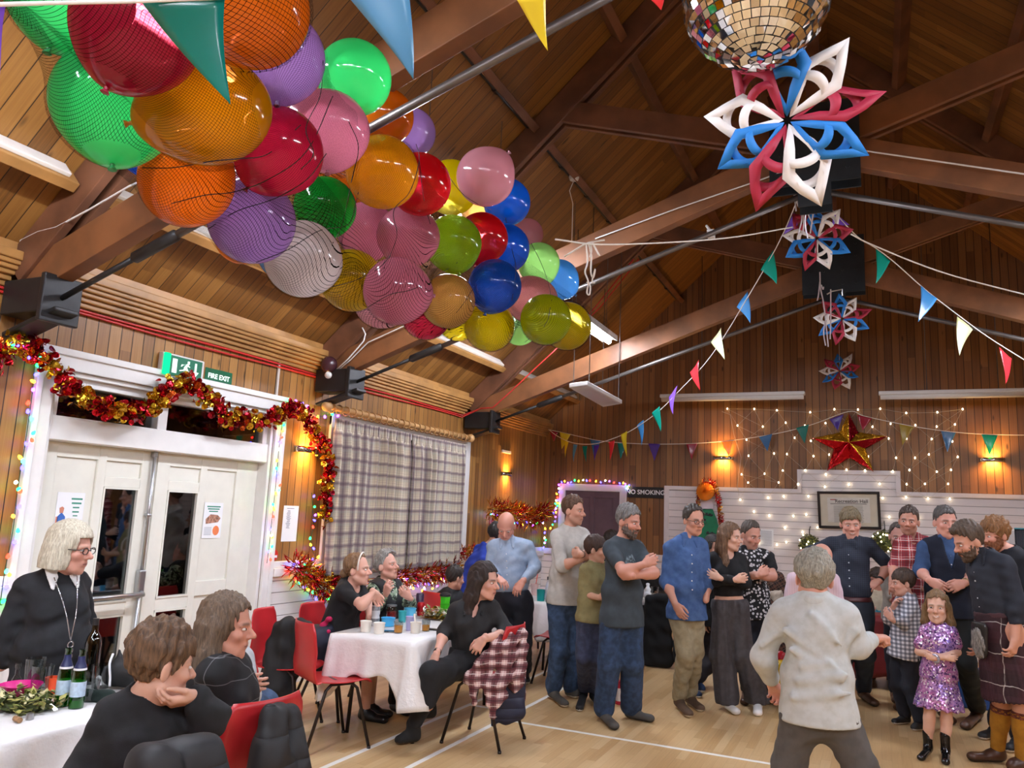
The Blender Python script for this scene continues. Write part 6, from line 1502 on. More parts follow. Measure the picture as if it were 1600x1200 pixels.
def sequins():
    t = NT('lilac sequins'); P = t.pos(); v = t.n('ShaderNodeTexVoronoi', {'Vector': P, 'Scale': 95., 'Randomness': .6}); c = v.outputs['Color']; s_ = t.sep(c); n = t.noise(P, 6., 2)
    base = t.mix(t.smooth(n, .35, .65), '#b06aa8', '#7f6cc0'); base = t.mix(t.math('MULTIPLY', s_[0], .5), base, '#e8b8dc'); base = t.mix(t.math('GREATER_THAN', s_[1], .88), base, '#f6ecf6'); base = t.mix(t.math('LESS_THAN', s_[2], .15), base, '#5a3f7a')
    p = t.principled(Base_Color=base, Roughness=.22, Metallic=.45); nm = t.n('ShaderNodeVectorMath', {0: c, 1: (.5, .5, .5)}, operation='SUBTRACT'); sc = t.n('ShaderNodeVectorMath', {0: nm, 'Scale': .55}, operation='SCALE'); g = t.n('ShaderNodeNewGeometry'); ad = t.n('ShaderNodeVectorMath', {0: sc, 1: g.outputs['Normal']}, operation='ADD'); nn = t.n('ShaderNodeVectorMath', {0: ad}, operation='NORMALIZE'); t.set(p, 'Normal', nn.outputs[0]); return t.done(p)
REDCHK = plaid('red check shirt', '#b8322e', [(.0, .3, '#5a2430', .55), (.42, .52, '#e9d8d4', .75), (.68, .74, '#e6d0cc', .6), (.84, .94, '#3a2c48', .5)], .085, axes='xz')
BWCHK = plaid('navy and white check shirt', '#dfe0e6', [(0, .5, '#232842', .62)], .034, axes='xz')
NAVCHK = plaid('navy fine check shirt', '#1f2532', [(.0, .14, '#3c4454', .6)], .018, axes='xz')
WINDOW = plaid('black windowpane knit', '#0f0f11', [(0, .035, '#7d7d80', .5)], .095, axes='xz')
KILT = plaid('dark red tartan', '#33131a', [(.0, .35, '#230c12', .6), (.5, .7, '#42202a', .4), (.96, .985, '#b9b4ac', .75)], .21, axes='xz')
BURG = plaid('burgundy and white check flannel', '#c9aaa8', [(.0, .52, '#561a24', .82), (.2, .32, '#2b1016', .6), (.70, .76, '#efe6e4', .7)], .07, axes='xz')
P_ = person
# grey T-shirt man with arms folded
r14, p14, i14 = P_('person in slate grey T-shirt and jeans, bearded, arms folded', 6.5, dict(hd=(982, 815), nk=(973, 845), sl=(953, 858, -.10), sr=(996, 857, .10), el=(974, 893, -.30), wl=(1006, 882, -.30), er=(1021, 895, -.10), wr=(986, 900, -.33), hl=(956, 966, -.05), hr=(987, 966, .06), kl=(952, 1036, -.06), kr=(988, 1034, .05), fl=(941, 1124, 962, 1143), fr=(977, 1122, 1023, 1130)),
 dict(face=(55, -10, 0), skin='#cf9580', hairm=hm('#8d8a86', '#4c4a48'), hair='short', thick=.012, top=.018, beardm=hm('#6e6058', '#40362f'), beard_t=.003, beard='#6a5448', beard_a=.4, brow='#4a403a', fat=1.12, belt=None, handl=(1018, 877, -.27, (0, 1, .1), 1, .5), handr=(965, 899, -.28, (.2, .9, .2), -1, .55), top_=dict(m=cloth('slate grey jersey', '#3a444b', .9, .2, 600), sleeve=.62, hem=.06, loose=.02, sl=.014, e=.014), bot=dict(m=JEAN, loose=.022, loose2=.034, e=.014, hemz=.03), shoes=SHOEC, seed=14))
def chest_print(info, root, w, hgt, up_, mat, name='shirt_print'):
    AX, pel, T, F = info['AX'], info['pel'], info['T'], info['F']; b = MB()
    def f(u, v):
        x = (u-.5)*w*(1-.75*v); p = pel+T*up_+AX[2]*(v-.5)*hgt+AX[0]*x; return tuple(p+AX[1]*(V_hit(F, p, AX[1])+.003))
    b.grid(f, 10, 12); return b.build(name, mat, root, True)
chest_print(i14, r14, .19, .17, .70, M('#66747a', .9, var=.5, scale=55))
# pale sweater man
P_('person in pale grey jumper and blue jeans with arms folded, tallest by the purple door', 7.02, dict(hd=(896, 798), nk=(889, 826), sl=(869, 839, -.12), sr=(913, 838, .12), el=(879, 884, -.30), wl=(909, 873, -.33), er=(925, 872, -.12), wr=(907, 866, -.38), hl=(871, 938, -.06), hr=(896, 938, .07), kl=(874, 1018, -.05), kr=(893, 1015, .08), fl=(861, 1090, 884, 1107), fr=(884, 1088, 905, 1092)),
 dict(face=(62, -2, 0), skin='#cf9a82', hairm=hm('#6a4a34', '#3c2a1e'), hair='short', thick=.010, top=.016, brow='#5a4030', beard='#8a6a5a', beard_a=.35, fat=1.0, handl=(921, 866, -.28, (0, 1, .1), 1, .5), handr=(893, 864, -.33, (0, 1, 0), -1, .5), watch='r', top_=dict(m=cloth('pale grey wool', '#b9b5ad', .95, .35, 500, '#c6c2ba'), sleeve=1.05, hem=.03, loose=.025, sl=.016, e=.016, name='jumper', wr=.007), bot=dict(m=JEAN2, loose=.016, loose2=.022, hemz=.04), shoes=SHOEG, seed=12))
# boy in khaki
P_('person, boy in khaki T-shirt between the two men with folded arms', 6.74, dict(hd=(931, 859), nk=(931, 882), sl=(915, 891, -.07), sr=(942, 889, .08), el=(911, 928, -.03), wl=(937, 934, -.2), er=(949, 924, .06), wr=(946, 935, -.12), hl=(915, 968, -.04), hr=(934, 968, .05), kl=(912, 1027, -.03), kr=(934, 1027, .05), fl=(912, 1091, 905, 1113), fr=(926, 1093, 938, 1108)),
 dict(s=.84, face=(80, -4, 0), skin='#d6a58c', hairm=hm('#4a3022', '#251812'), hair='short', line='fringe', thick=.013, top=.016, brow='#3a281c', handl=(949, 931, -.22, (0, 1, .2), 1, .4), top_=dict(m=cloth('khaki jersey', '#8f855a', .9, .2, 600), sleeve=.7, hem=.02, loose=.02, sl=.02, e=.014), bot=dict(m=cloth('indigo denim', '#333a52', .9, .3, 900, '#444c68'), loose=.006, hemz=.07), shoes=SHOEB, seed=13))
# denim shirt man with glasses
P_('person in blue denim shirt, glasses and khaki trousers', 7.3, dict(hd=(1084, 813), nk=(1074, 843), sl=(1047, 856, -.08), sr=(1097, 853, .08), el=(1041, 909, -.10), wl=(1055, 944, -.27), er=(1104, 912, .1), wr=(1103, 938, .0), hl=(1060, 958, -.03), hr=(1085, 958, .05), kl=(1071, 1022, -.08), kr=(1085, 1018, .05), fl=(1059, 1104, 1078, 1123), fr=(1075, 1099, 1097, 1114)),
 dict(face=(34, -8, 0), skin='#cd967f', hairm=hm('#4a4038', '#211c18'), hair='short', line='reced', thick=.010, top=.014, brow='#3a302a', glasses=GL, fat=1.02, handl=(1068, 968, -.30, (.3, 1, 0), 1, .35), top_=dict(m=cloth('blue denim shirt', '#3c5a8c', .85, .3, 800, '#4a6a9c'), sleeve=1.25, hem=.05, loose=.022, sl=.014, neck='collar', buttons=5, wr=.007), bot=dict(m=KHAKI, loose=.010, loose2=.012, hemz=.05, wr=.006), shoes=[M('#54402f', .7, var=.2), M('#c6bda8', .7, var=.05)], seed=17))
# young woman in wide trousers
P_('person with long fair brown hair, black top and wide grey trousers, arms folded', 7.55, dict(hd=(1141, 839), nk=(1134, 866), sl=(1110, 876, -.03), sr=(1158, 875, .05), el=(1106, 910, -.10), wl=(1148, 906, -.26), er=(1165, 911, -.05), wr=(1124, 903, -.31), hl=(1128, 950, -.02), hr=(1152, 950, .03), kl=(1128, 1024, -.02), kr=(1163, 1024, .03), fl=(1133, 1107, 1153, 1119), fr=(1184, 1106, 1184, 1121)),
 dict(fem=1, s=.95, face=(62, -4, 0), skin='#dcae97', hairm=hm('#7a5a3c', '#4a3424'), hair='long', len=.24, front=.05, thick=.012, lips='#b06058', brow='#5a4230', handl=(1161, 905, -.24, (0, 1, .1), 1, .5), handr=(1104, 896, -.28, (.1, 1, .1), -1, .3), spread=.2, top_=dict(m=BLK, sleeve=1.92, hem=-.115, neck='scoop', loose=.0, e=.012, sl=.006), bot=dict(m=cloth('wide charcoal trousers', '#403d3f', .9, .2, 500, '#4a474a'), loose=.032, loose2=.062, e=.012, waist=.085, hemz=.05, wr=.010, wf=30, wan=(1.6, 1.6, .25)), shoes=SHOEW, seed=18))
# leaf print shirt man
P_('person in black polo shirt with white leaf print, looking down, arms folded', 7.95, dict(hd=(1173, 836), nk=(1167, 862), sl=(1154, 871, -.08), sr=(1201, 870, .06), el=(1152, 902, -.15), wl=(1186, 898, -.32), er=(1206, 900, -.12), wr=(1176, 899, -.30), hl=(1162, 958, -.04), hr=(1190, 958, .04), kl=(1168, 1028, -.04), kr=(1191, 1028, .04), fl=(1168, 1088, 1163, 1104), fr=(1194, 1086, 1214, 1103)),
 dict(face=(38, -16, 0), skin='#cd9580', hairm=hm('#54463a', '#2c241d'), hair='short', line='reced', thick=.005, top=.009, brow='#33291f', beard='#7a6a60', beard_a=.35, fat=1.08, handl=(1196, 893, -.28, (0, 1, .1), 1, .5), top_=dict(m=paisley(), sm=BLK, sleeve=.6, hem=.05, loose=.02, sl=.016, neck='collar', cm=BLK), bot=dict(m=NAVYT, loose=.014, hemz=.05), shoes=SHOEBR, seed=19))
# the dancer
P_('person dancing with their back to the camera, grey hair, white shirt and grey trousers', 4.4, dict(hd=(1271, 903), nk=(1272, 936), sl=(1221, 957, .0), sr=(1324, 961, .02), el=(1192, 1026, .04), wl=(1206, 1064, .18), er=(1341, 1008, .06), wr=(1362, 998, .24), hl=(1250, 1118, .0), hr=(1308, 1118, .02), kl=(1232, 1200, .03), kr=(1342, 1196, .03), fl=(1222, 1335, 1218, 1305), fr=(1382, 1330, 1396, 1302)),
 dict(back=1, face=(-168, -2, 3), skin='#d39a84', hairm=hm('#a9a494', '#6e6a5e'), hair='short', line='long', hl=.02, thick=.016, top=.018, rough=.006, res=.010, hres=.0042, fat=1.05, handl=(1211, 1080, .22, (0, 0, -1), -1, .8), handr=(1377, 997, .28, (0, 0, -1), 1, 1.25), top_=dict(m=cloth('white cotton shirt', '#c6cbc9', .8, .15, 900, '#b9bdb8'), sleeve=1.86, hem=.03, loose=.02, sl=.018, neck='collar', wr=.005, wf=20, e=.012, folds=((1228, 985, 1312, 1048, -.115, .016), (1236, 1015, 1318, 1064, -.12, .014), (1248, 1064, 1322, 1054, -.125, .014), (1240, 1090, 1328, 1084, -.125, .014), (1190, 1008, 1216, 990, -.04, .016), (1338, 988, 1320, 1012, -.03, .016), (1252, 1040, 1296, 1036, -.125, .012), (1268, 960, 1316, 1010, -.11, .012))), bot=dict(m=GREYT, loose=.012, loose2=.016, hemz=.04), belt=None, shoes=SHOEK, gres=.009, seed=21))
# tall man in dark shirt
P_('person in dark checked short sleeved shirt and red brown belt, smiling below the certificate', 8.4, dict(hd=(1329, 818), nk=(1327, 846), sl=(1295, 851, .02), sr=(1360, 852, .0), el=(1258, 866, .10), wl=(1290, 905, .0), er=(1388, 884, .10), wr=(1374, 908, -.02), hl=(1314, 950, .0), hr=(1348, 950, .0), kl=(1316, 1022, 0), kr=(1352, 1022, 0), fl=(1318, 1090, 1312, 1107), fr=(1346, 1091, 1369, 1106)),
 dict(s=1.06, face=(8, -12, 2), skin='#dca38e', hairm=hm('#8a7a5c', '#4e4430'), hair='short', line='fringe', hl=.012, thick=.012, top=.018, smile=1, brow='#7a6248', fat=1.1, belt=M('#4a1f20', .4, var=.1), handr=(1362, 914, -.06, (-.3, .4, -.8), -1, .4), watch='r', top_=dict(m=NAVCHK, sleeve=.80, hem=-.07, loose=.025, sl=.02, neck='collar', buttons=5, wr=.007), bot=dict(m=SLATE, loose=.016, hemz=.05), shoes=SHOEBR, seed=22))
# pink shirt bald man
P_('person with bald head in pale pink shirt, half hidden behind the dancer', 7.6, dict(hd=(1284, 874, -.15), nk=(1274, 900, -.02), sl=(1240, 906, 0), sr=(1302, 908, 0), el=(1232, 945, .0), wl=(1246, 975, -.15), er=(1310, 944, 0), wr=(1298, 975, -.15), hl=(1256, 985, .12), hr=(1286, 985, .12)),
 dict(auto=1, face=(28, -28, 0), skin='#d49a84', hairm=hm('#6a5a4c'), hair='bald', ring=.0, thick=.003, top=.0, brow='#5a4638', top_=dict(m=plaid('pale pink stripe shirt', '#d9c2cc', [(.0, .2, '#c2a2b4', .5)], .02, axes='x'), sleeve=1.85, hem=.05, loose=.025, neck='collar'), bot=dict(m=NAVYT), shoes=SHOEBR, seed=20, res=.013))
# red check shirt
P_('person in red check shirt over mustard T-shirt, looking at the camera', 8.35, dict(hd=(1420, 814), nk=(1426, 843), sl=(1405, 853, 0), sr=(1451, 850, .03), el=(1398, 884, -.05), wl=(1394, 908, -.22), er=(1456, 890, .0), wr=(1440, 920, -.1), hl=(1412, 952, 0), hr=(1444, 952, 0), fl=(1411, 1101, 1402, 1112), fr=(1441, 1101, 1447, 1113)),
 dict(face=(-6, -4, -4), skin='#c98f78', hairm=hm('#4c3a2e', '#281e18'), hair='short', thick=.006, top=.012, brow='#2c2019', beard='#7a5a4c', beard_a=.35, handl=(1396, 925, -.26, (0, 1, 0), 1, .4), top_=dict(m=REDCHK, sleeve=1.15, hem=.06, loose=.02, neck='deep', collar=1), bot=dict(m=JEAN, hemz=.05), shoes=SHOEBR, seed=24))
# navy waistcoat man
P_('person in navy waistcoat over blue shirt, hands held together, behind the kilted man', 8.0, dict(hd=(1477, 816), nk=(1479, 846), sl=(1444, 856, -.03), sr=(1510, 854, .03), el=(1438, 892, -.06), wl=(1452, 907, -.26), er=(1522, 897, -.02), wr=(1507, 911, -.24), hl=(1464, 958, 0), hr=(1500, 958, 0), kl=(1470, 1032, 0), kr=(1508, 1032, .02), fl=(1472, 1121, 1489, 1134), fr=(1529, 1123, 1507, 1142)),
 dict(s=1.05, face=(22, -4, 0), skin='#d69b88', hairm=hm('#5c5652', '#35302c'), hair='short', thick=.005, top=.010, brow='#3a302a', fat=1.08, handl=(1473, 921, -.3, (.2, .9, -.2), 1, .45), handr=(1478, 923, -.3, (-.2, .9, -.2), -1, .45), watch='r', watchm=M('#a8905a', .3, .8, var=0), top_=dict(m=cloth('mid blue shirt', '#34507a', .85, .2, 800), sleeve=1.2, hem=-.04, loose=.01, neck='collar', buttons=3, sl=.012), vest=dict(m=cloth('navy felt waistcoat', '#141b2c', .95), hem=.03, v=.62), bot=dict(m=cloth('dark green black trousers', '#1a2226'), loose=.014, loose2=.02, hemz=.05), shoes=SHOEBR, seed=25))
# plaid boy
P_('person, boy in navy and white check shirt with hand at his chin', 7.9, dict(hd=(1411, 911), nk=(1420, 934), sl=(1407, 941, .10), sr=(1424, 945, -.10), el=(1388, 968, .02), wl=(1396, 948, -.05), er=(1412, 975, -.17), wr=(1394, 968, -.26), hl=(1404, 1012, .06), hr=(1420, 1014, -.06), kl=(1405, 1072, .04), kr=(1424, 1076, -.05), fl=(1421, 1131, 1394, 1132), fr=(1444, 1141, 1424, 1142)),
 dict(s=.78, face=(-72, -6, 0), fwd=(-1, -.25, 0), skin='#d6a28c', hairm=hm('#4a3626', '#271b13'), hair='short', line='fringe', thick=.016, top=.018, brow='#3a2a1e', handl=(1402, 935, -.08, (.7, -.4, .3), 1, .5), handr=(1384, 957, -.24, (.5, .8, 0), -1, .4), top_=dict(m=BWCHK, sleeve=1.75, hem=.10, loose=.02, neck='collar'), bot=dict(m=NAVYT, loose=.008, hemz=.06), shoes=SHOEB, seed=26))
# girl in sequins
rg, pg, ig = P_('person, smiling girl in lilac sequin dress and black boots, arms folded', 7.05, dict(hd=(1464, 949), nk=(1466, 977), sl=(1444, 988, 0), sr=(1487, 987, 0), el=(1436, 1018, -.02), wl=(1477, 1028, -.15), er=(1495, 1019, -.02), wr=(1462, 1029, -.17), hl=(1455, 1054, 0), hr=(1478, 1054, 0), kl=(1452, 1122, -.02), kr=(1479, 1124, -.02), fl=(1452, 1176, 1438, 1190), fr=(1478, 1181, 1478, 1197)),
 dict(fem=1, s=.68, hs=.92, face=(-6, 2, 0), skin='#e0b29a', hairm=hm('#8a6a44', '#5a4228'), hair='long', len=.03, face_w=.066, thick=.010, smile=1, lips='#b8605a', brow='#7a6044', handl=(1490, 1029, -.14, (0, 1, 0), 1, .4), handr=(1441, 1023, -.13, (0, 1, 0), -1, .4), top_=dict(m=sequins(), sleeve=.62, hem=.05, loose=.016, sl=.03, e=.014, wr=.003, name='dress_bodice'), bot=dict(m=sequins(), kind='skirt', drop=.36, flare=.25, waist=.2, fl=.75, pleats=12, pa=.006, name='dress_skirt', e=.014), shoes=SHOEP, shoe_high=.15, shoe_name='boot', sole=.03, seed=27))
b = MB(); E_, W = pg['er'], pg['wr']; d = unit(W-E_); c0 = W+d*.0
for k in range(12):
    q = 2*PI*k/12; x, y, z, _ = frame_of((0, 0, 0), d); p = Vector(c0)+(x*math.cos(q)+y*math.sin(q))*.026; b.ball(p, .011, 8, 6)
b.build('bead_bracelet', M('#b9b4c4', .15, .5, var=.1), rg, True)
# kilted man
rk, pk, ik = P_('person in navy shirt, dark red kilt and mustard socks, leaning forward', 6.95, dict(hd=(1514, 846, 0), nk=(1539, 869, .0), sl=(1522, 886, .13), sr=(1572, 884, -.12), el=(1534, 940, .20), wl=(1527, 996, .10), er=(1588, 937, -.16), wr=(1587, 998, -.22), hl=(1549, 985, .10), hr=(1580, 985, -.10), kl=(1566, 1092, .06), kr=(1597, 1100, -.08), fl=(1571, 1192, 1511, 1189), fr=(1612, 1208, 1572, 1204)),
 dict(s=1.03, face=(-62, -22, 0), fwd=(-1, -.8, 0), skin='#cf9880', hairm=hm('#5e4c3c', '#33281f'), hair='short', thick=.008, top=.022, tuft=1, beardm=hm('#5c4636', '#3a2c20'), beard='#7a5a48', beard_a=.35, beard_t=.004, brow='#3a2c22', handl=(1525, 1030, .04, (-.6, .2, 0), 1, .55), handr=(1577, 1035, -.26, (-.8, .6, 0), 1, .55), top_=dict(m=cloth('navy oxford shirt', '#1b202c', .8, .15, 900), sleeve=1.9, hem=-.06, loose=.015, neck='collar', buttons=5, wr=.007), bot=dict(m=KILT, kind='skirt', drop=.46, flare=.23, waist=.13, fl=.85, pleats=40, pa=.004, name='kilt', e=.018), belt=M('#3f1820', .6, var=.1), socks=cloth('mustard wool', '#a8741a', .95, .6, 300), cuffs=plaid('brown braided cuff', '#7a3a24', [(0, .5, '#4a2016', .7)], .035, axes='xz', rot=.7), shoes=SHOEBR, gres=.009, seed=28))
# sporran with its strap
AXk, pelk = ik['AX'], ik['pel']; F = Field(); c = pelk+AXk[1]*.185-np.array([0, 0, .02])+AXk[0]*.0; zz = np.array([0, 0, 1.])
F.cone(c+zz*.05, c-zz*.10, .075, .062, 0, flat=(AXk[1], .35)); F.cut(plane_cut(c+zz*.10, zz)); V, Q = F.mesh(.007); sp_ = obj('sporran', np_mesh('sporran', V, Q), M('#1a1512', .5, var=.2), rk, True)
F = Field(); F.cone(c+AXk[1]*.022+zz*.0, c+AXk[1]*.02-zz*.10, .055, .05, 0, flat=(AXk[1], .3)); F.cut(wrinkle(.004, 220, 5, (1, 1, .1))); V, Q = F.mesh(.006); obj('sporran_fur', np_mesh('fur', V, Q), hair_mat('grey fur', '#9a9690', '#3a3834'), sp_, True)
# ginger bearded man
P_('person with ginger hair and beard in dark navy top, behind the kilted man', 7.8, dict(hd=(1555, 836), nk=(1577, 862), sl=(1570, 872, .12), sr=(1602, 874, -.10), el=(1568, 915, .12), wl=(1560, 945, 0), er=(1612, 918, -.1), wr=(1606, 955, -.15), hl=(1580, 962, .06), hr=(1610, 962, -.06), fl=(1562, 1149, 1533, 1157), fr=(1596, 1168, 1574, 1177)),
 dict(face=(-52, -10, 0), fwd=(-1, -.3, 0), skin='#d99c84', hairm=hm('#96683a', '#5c3c20'), hair='short', line='fringe', thick=.018, top=.022, rough=.007, beardm=hm('#8c5430', '#5c341c'), beard='#a86a48', beard_a=.5, brow='#8a5c38', top_=dict(m=cloth('dark navy jersey', '#12161f'), sleeve=1.85, hem=.05), bot=dict(m=NAVYT, hemz=.06), shoes=SHOEB, seed=29))
# half hidden older man in grey
P_('person in light grey jumper, half hidden behind the red check shirt', 8.95, dict(hd=(1404, 838), nk=(1407, 866), sl=(1387, 875), sr=(1428, 875), el=(1385, 910), wl=(1394, 938, -.15), er=(1432, 910), wr=(1425, 940, -.15), hl=(1395, 962), hr=(1421, 962)),
 dict(auto=1, face=(4, -10, 0), skin='#c79080', hairm=hm('#5a5048', '#2f2a26'), hair='short', line='reced', thick=.007, top=.008, brow='#4a3c32', top_=dict(m=cloth('light grey jumper', '#a39c92', .95), sleeve=1.85, hem=.05, loose=.02), bot=dict(m=NAVYT), shoes=SHOEBR, seed=23, res=.014))
P_('person seated in beige top with dark hair, behind the tall smiling man', 10.5, dict(hd=(1371, 905), nk=(1374, 930), sl=(1357, 932), sr=(1389, 932), el=(1353, 955), wl=(1366, 950, -.2), er=(1394, 955), wr=(1382, 958, -.2), hl=(1364, 962), hr=(1386, 962), kl=(1360, 966, -.4), kr=(1388, 966, -.4)),
 dict(seat=1, fem=1, s=.94, face=(-20, -10, 0), skin='#c9927e', hairm=hm('#3a2a22', '#1a1310'), hair='short', line='fringe', thick=.016, top=.014, brow='#33261e', top_=dict(m=cloth('beige top', '#b9aa92', .9), sleeve=1.6, hem=.02), bot=dict(m=cloth('teal cloth', '#2c7f92')), shoes=SHOEB, seed=30, res=.014))
P_('person in dark clothes and blue trainers, hidden behind the denim shirt man', 8.4, dict(hd=(1115, 856), nk=(1114, 880), sl=(1097, 890), sr=(1134, 890), el=(1098, 935), wl=(1101, 966, -.08), er=(1136, 935), wr=(1130, 966, -.1), hl=(1103, 970), hr=(1127, 970), kl=(1094, 1030), kr=(1112, 1030), fl=(1076, 1083, 1094, 1092), fr=(1083, 1078, 1101, 1083)),
 dict(s=.95, face=(40, -5, 0), skin='#cf9c84', hairm=hm('#241b16', '#0f0c0a'), hair='long', len=.02, thick=.012, brow='#241b16', handl=(1100, 988, -.08, (.6, .6, 0), 1, .35), top_=dict(m=BLK, sleeve=1.9, hem=.05), bot=dict(m=cloth('plum black trousers', '#1c1418'), loose=.006, hemz=.06), shoes=SHOEBL, seed=31, res=.014))
P_('person with dark hair and black top seated behind the black coats by the end wall', 10.6, dict(hd=(1012, 880), nk=(1014, 902), sl=(1000, 908), sr=(1032, 907), el=(996, 932), wl=(1008, 926, -.2), er=(1036, 931), wr=(1025, 926, -.2), hl=(1004, 945), hr=(1028, 945), kl=(1000, 950, -.35), kr=(1030, 950, -.35)),
 dict(seat=1, fem=1, s=.95, face=(120, 0, 0), skin='#c9937c', hairm=hm('#4a3c34', '#241c18'), hair='bob', thick=.012, brow='#33261e', top_=dict(m=BLK, sleeve=1.9, hem=.02), bot=dict(m=NAVYT), shoes=SHOEK, seed=15, res=.014))
P_('person with dark hair glimpsed behind the bearded man in slate grey', 8.8, dict(hd=(956, 846), nk=(955, 870), sl=(938, 878), sr=(974, 878), el=(936, 915), wl=(950, 935, -.15), er=(976, 915), wr=(964, 935, -.15), hl=(945, 955), hr=(967, 955)),
 dict(auto=1, s=.92, fem=1, face=(150, 0, 0), skin='#c9937c', hairm=hm('#3a2c24', '#1c1410'), hair='short', line='long', hl=.02, thick=.014, top_=dict(m=NAVYT, sleeve=1.9, hem=.05), bot=dict(m=NAVYT), shoes=SHOEK, seed=16, res=.014))
# bald man in pale blue shirt
P_('person with bald head in pale blue shirt, looking down behind the seated woman', 7.0, dict(hd=(791, 822, -.05), nk=(795, 847), sl=(770, 855, -.02), sr=(826, 855, .04), el=(766, 890, -.04), wl=(777, 902, -.24), er=(836, 886, .02), wr=(817, 908, -.20), hl=(784, 940, 0), hr=(818, 940, 0), kl=(795, 1005, 0), kr=(817, 1003, .03), fl=(793, 1062, 797, 1076), fr=(819, 1058, 822, 1070)),
 dict(face=(-8, -36, 0), skin='#d99a86', hairm=hm('#b0a498', '#8a7e72'), hair='bald', ring=-.005, thick=.002, top=0., brow='#a08a78', brow_a=.4, fat=1.05, handl=(791, 914, -.28, (.2, .2, -1), 1, .45), handr=(804, 929, -.26, (-.2, .6, -.6), -1, .4), top_=dict(m=cloth('pale blue shirt', '#93a6bf', .8, .15, 900, '#a3b4c9'), sleeve=1.88, hem=-.02, loose=.02, sl=.006, neck='collar', buttons=5, bm=PAPER, wr=.007), bot=dict(m=NAVYT, loose=.014, loose2=.02), shoes=SHOEB, seed=10))
P_('person in royal blue jumper bending away behind the bald man', 7.7, dict(hd=(777, 836, .25), nk=(760, 857, .18), sl=(748, 860, .32), sr=(757, 878, -.02), el=(775, 895, .4), wl=(800, 905, .5), er=(780, 910, .05), wr=(805, 915, .2), hl=(708, 945, .12), hr=(722, 952, -.10)),
 dict(auto=1, fwd=(.8, .6, -.2), s=.98, face=(120, -20, 0), skin='#c9937c', hairm=hm('#2a211c', '#12100e'), hair='short', line='long', thick=.016, fat=1.05, top_=dict(m=cloth('royal blue knit', '#1e3596', .9, .3, 400, '#26409f'), sleeve=1.9, hem=.02, loose=.03, wr=.009), bot=dict(m=SLATE), shoes=SHOEK, seed=9, res=.014))
P_('person, young boy in black jacket with grey hood seen from behind under the tinsel', 7.2, dict(hd=(711, 903), nk=(703, 924), sl=(688, 932, -.02), sr=(716, 930, .05), el=(683, 958), wl=(696, 962, .15), er=(722, 955, .05), wr=(712, 962, .2), hl=(690, 975), hr=(712, 975), kl=(700, 978, .3), kr=(718, 978, .3)),
 dict(seat=1, back=1, s=.78, hs=.9, face=(125, -8, 0), skin='#cf9c84', hairm=hm('#33261e', '#17110d'), hair='short', thick=.010, top_=dict(m=cloth('black jacket', '#111216', .7), sleeve=1.9, hem=.02, loose=.02), bot=dict(m=NAVYT), shoes=SHOEK, seed=8, res=.012))
# seated woman in black shirt
r11, p11, i11 = P_('person in black shirt and trousers sitting cross legged on a red chair, looking right', 5.35, dict(hd=(757, 908, .02), nk=(738, 946, .02), sl=(713, 955, -.06), sr=(771, 951, .08), el=(695, 987, -.10), wl=(682, 1022, -.30), er=(793, 990, .05), wr=(756, 998, -.17), hl=(724, 1034, -.04), hr=(748, 1034, .08), kl=(684, 1062, -.26), kr=(671, 1050, -.36), al=(646, 1134, -.20), ar=(669, 1102, -.34), fl=(655, 1160, 616, 1164), fr=(680, 1124, 643, 1125, .12)),
 dict(fem=1, s=1.0, face=(60, -4, 0), skin='#dba894', hairm=hm('#33231c', '#19110e'), hair='long', len=.22, sway=(-.06, 0, 0), thick=.013, face_w=.060, lips='#a8504c', brow='#2f2019', handl=(665, 1060, -.34, (0, .5, -1), -1, .22), handr=(744, 1015, -.20, (-.2, .9, 0), -1, .5), spread=.22, watch='l', top_=dict(m=BLKS, sleeve=1.22, hem=.0, loose=.012, neck='deep', collar=1, sl=.014, wr=.006), bot=dict(m=cloth('charcoal black jeans', '#1b1c1f', .9, .2), loose=.004, e=.010, to=1.9), shoes=[M('#161513', .85, var=.1, name='black suede'), M('#5a4630', .8, var=.1)], shoe_name='ankle_boot', shoe_high=.13, sole=.018, gres=.009, seed=11))
# headband woman
r6, p6, i6 = P_('person in black short sleeved dress with white headband, resting on the white table', 5.45, dict(hd=(558, 890), nk=(545, 914), sl=(536, 925, -.13), sr=(560, 921, .14), el=(566, 945, -.22), wl=(584, 925, -.14), er=(578, 947, .10), wr=(577, 966, -.02), hl=(521, 998, -.08), hr=(533, 996, .12), kl=(578, 1003, -.02), kr=(585, 1000, .14)),
 dict(seat=1, fem=1, s=.97, face=(72, 4, 0), fwd=(1, -.1, 0), skin='#dca993', hairm=hm('#8c6a48', '#5a4028'), hair='short', line='long', hl=.045, thick=.008, top=.008, bun=(0, -.105, -.03), lips='#a83a40', brow='#7a5c40', handl=(590, 932, -.10, (.7, 0, -.7), 1, .6), top_=dict(m=BLK, sleeve=.62, hem=.05, neck='scoop', loose=.0, sl=.01), bot=dict(m=BLK, to=1.15), shoes=SHOEK, seed=6))
H6 = i6['H']; c, r_, f_, u_ = H6; b = MB(); b.tube([Vector(c+(r_*.090*math.sin(a)+f_*(.035+.012*math.cos(a))+u_*(.030+.102*math.cos(a)))*i6['hs']) for a in np.linspace(-1.9, 1.9, 25)], .007, 6); b.build('headband', M('#e6dccf', .4, var=.02), r6, True)
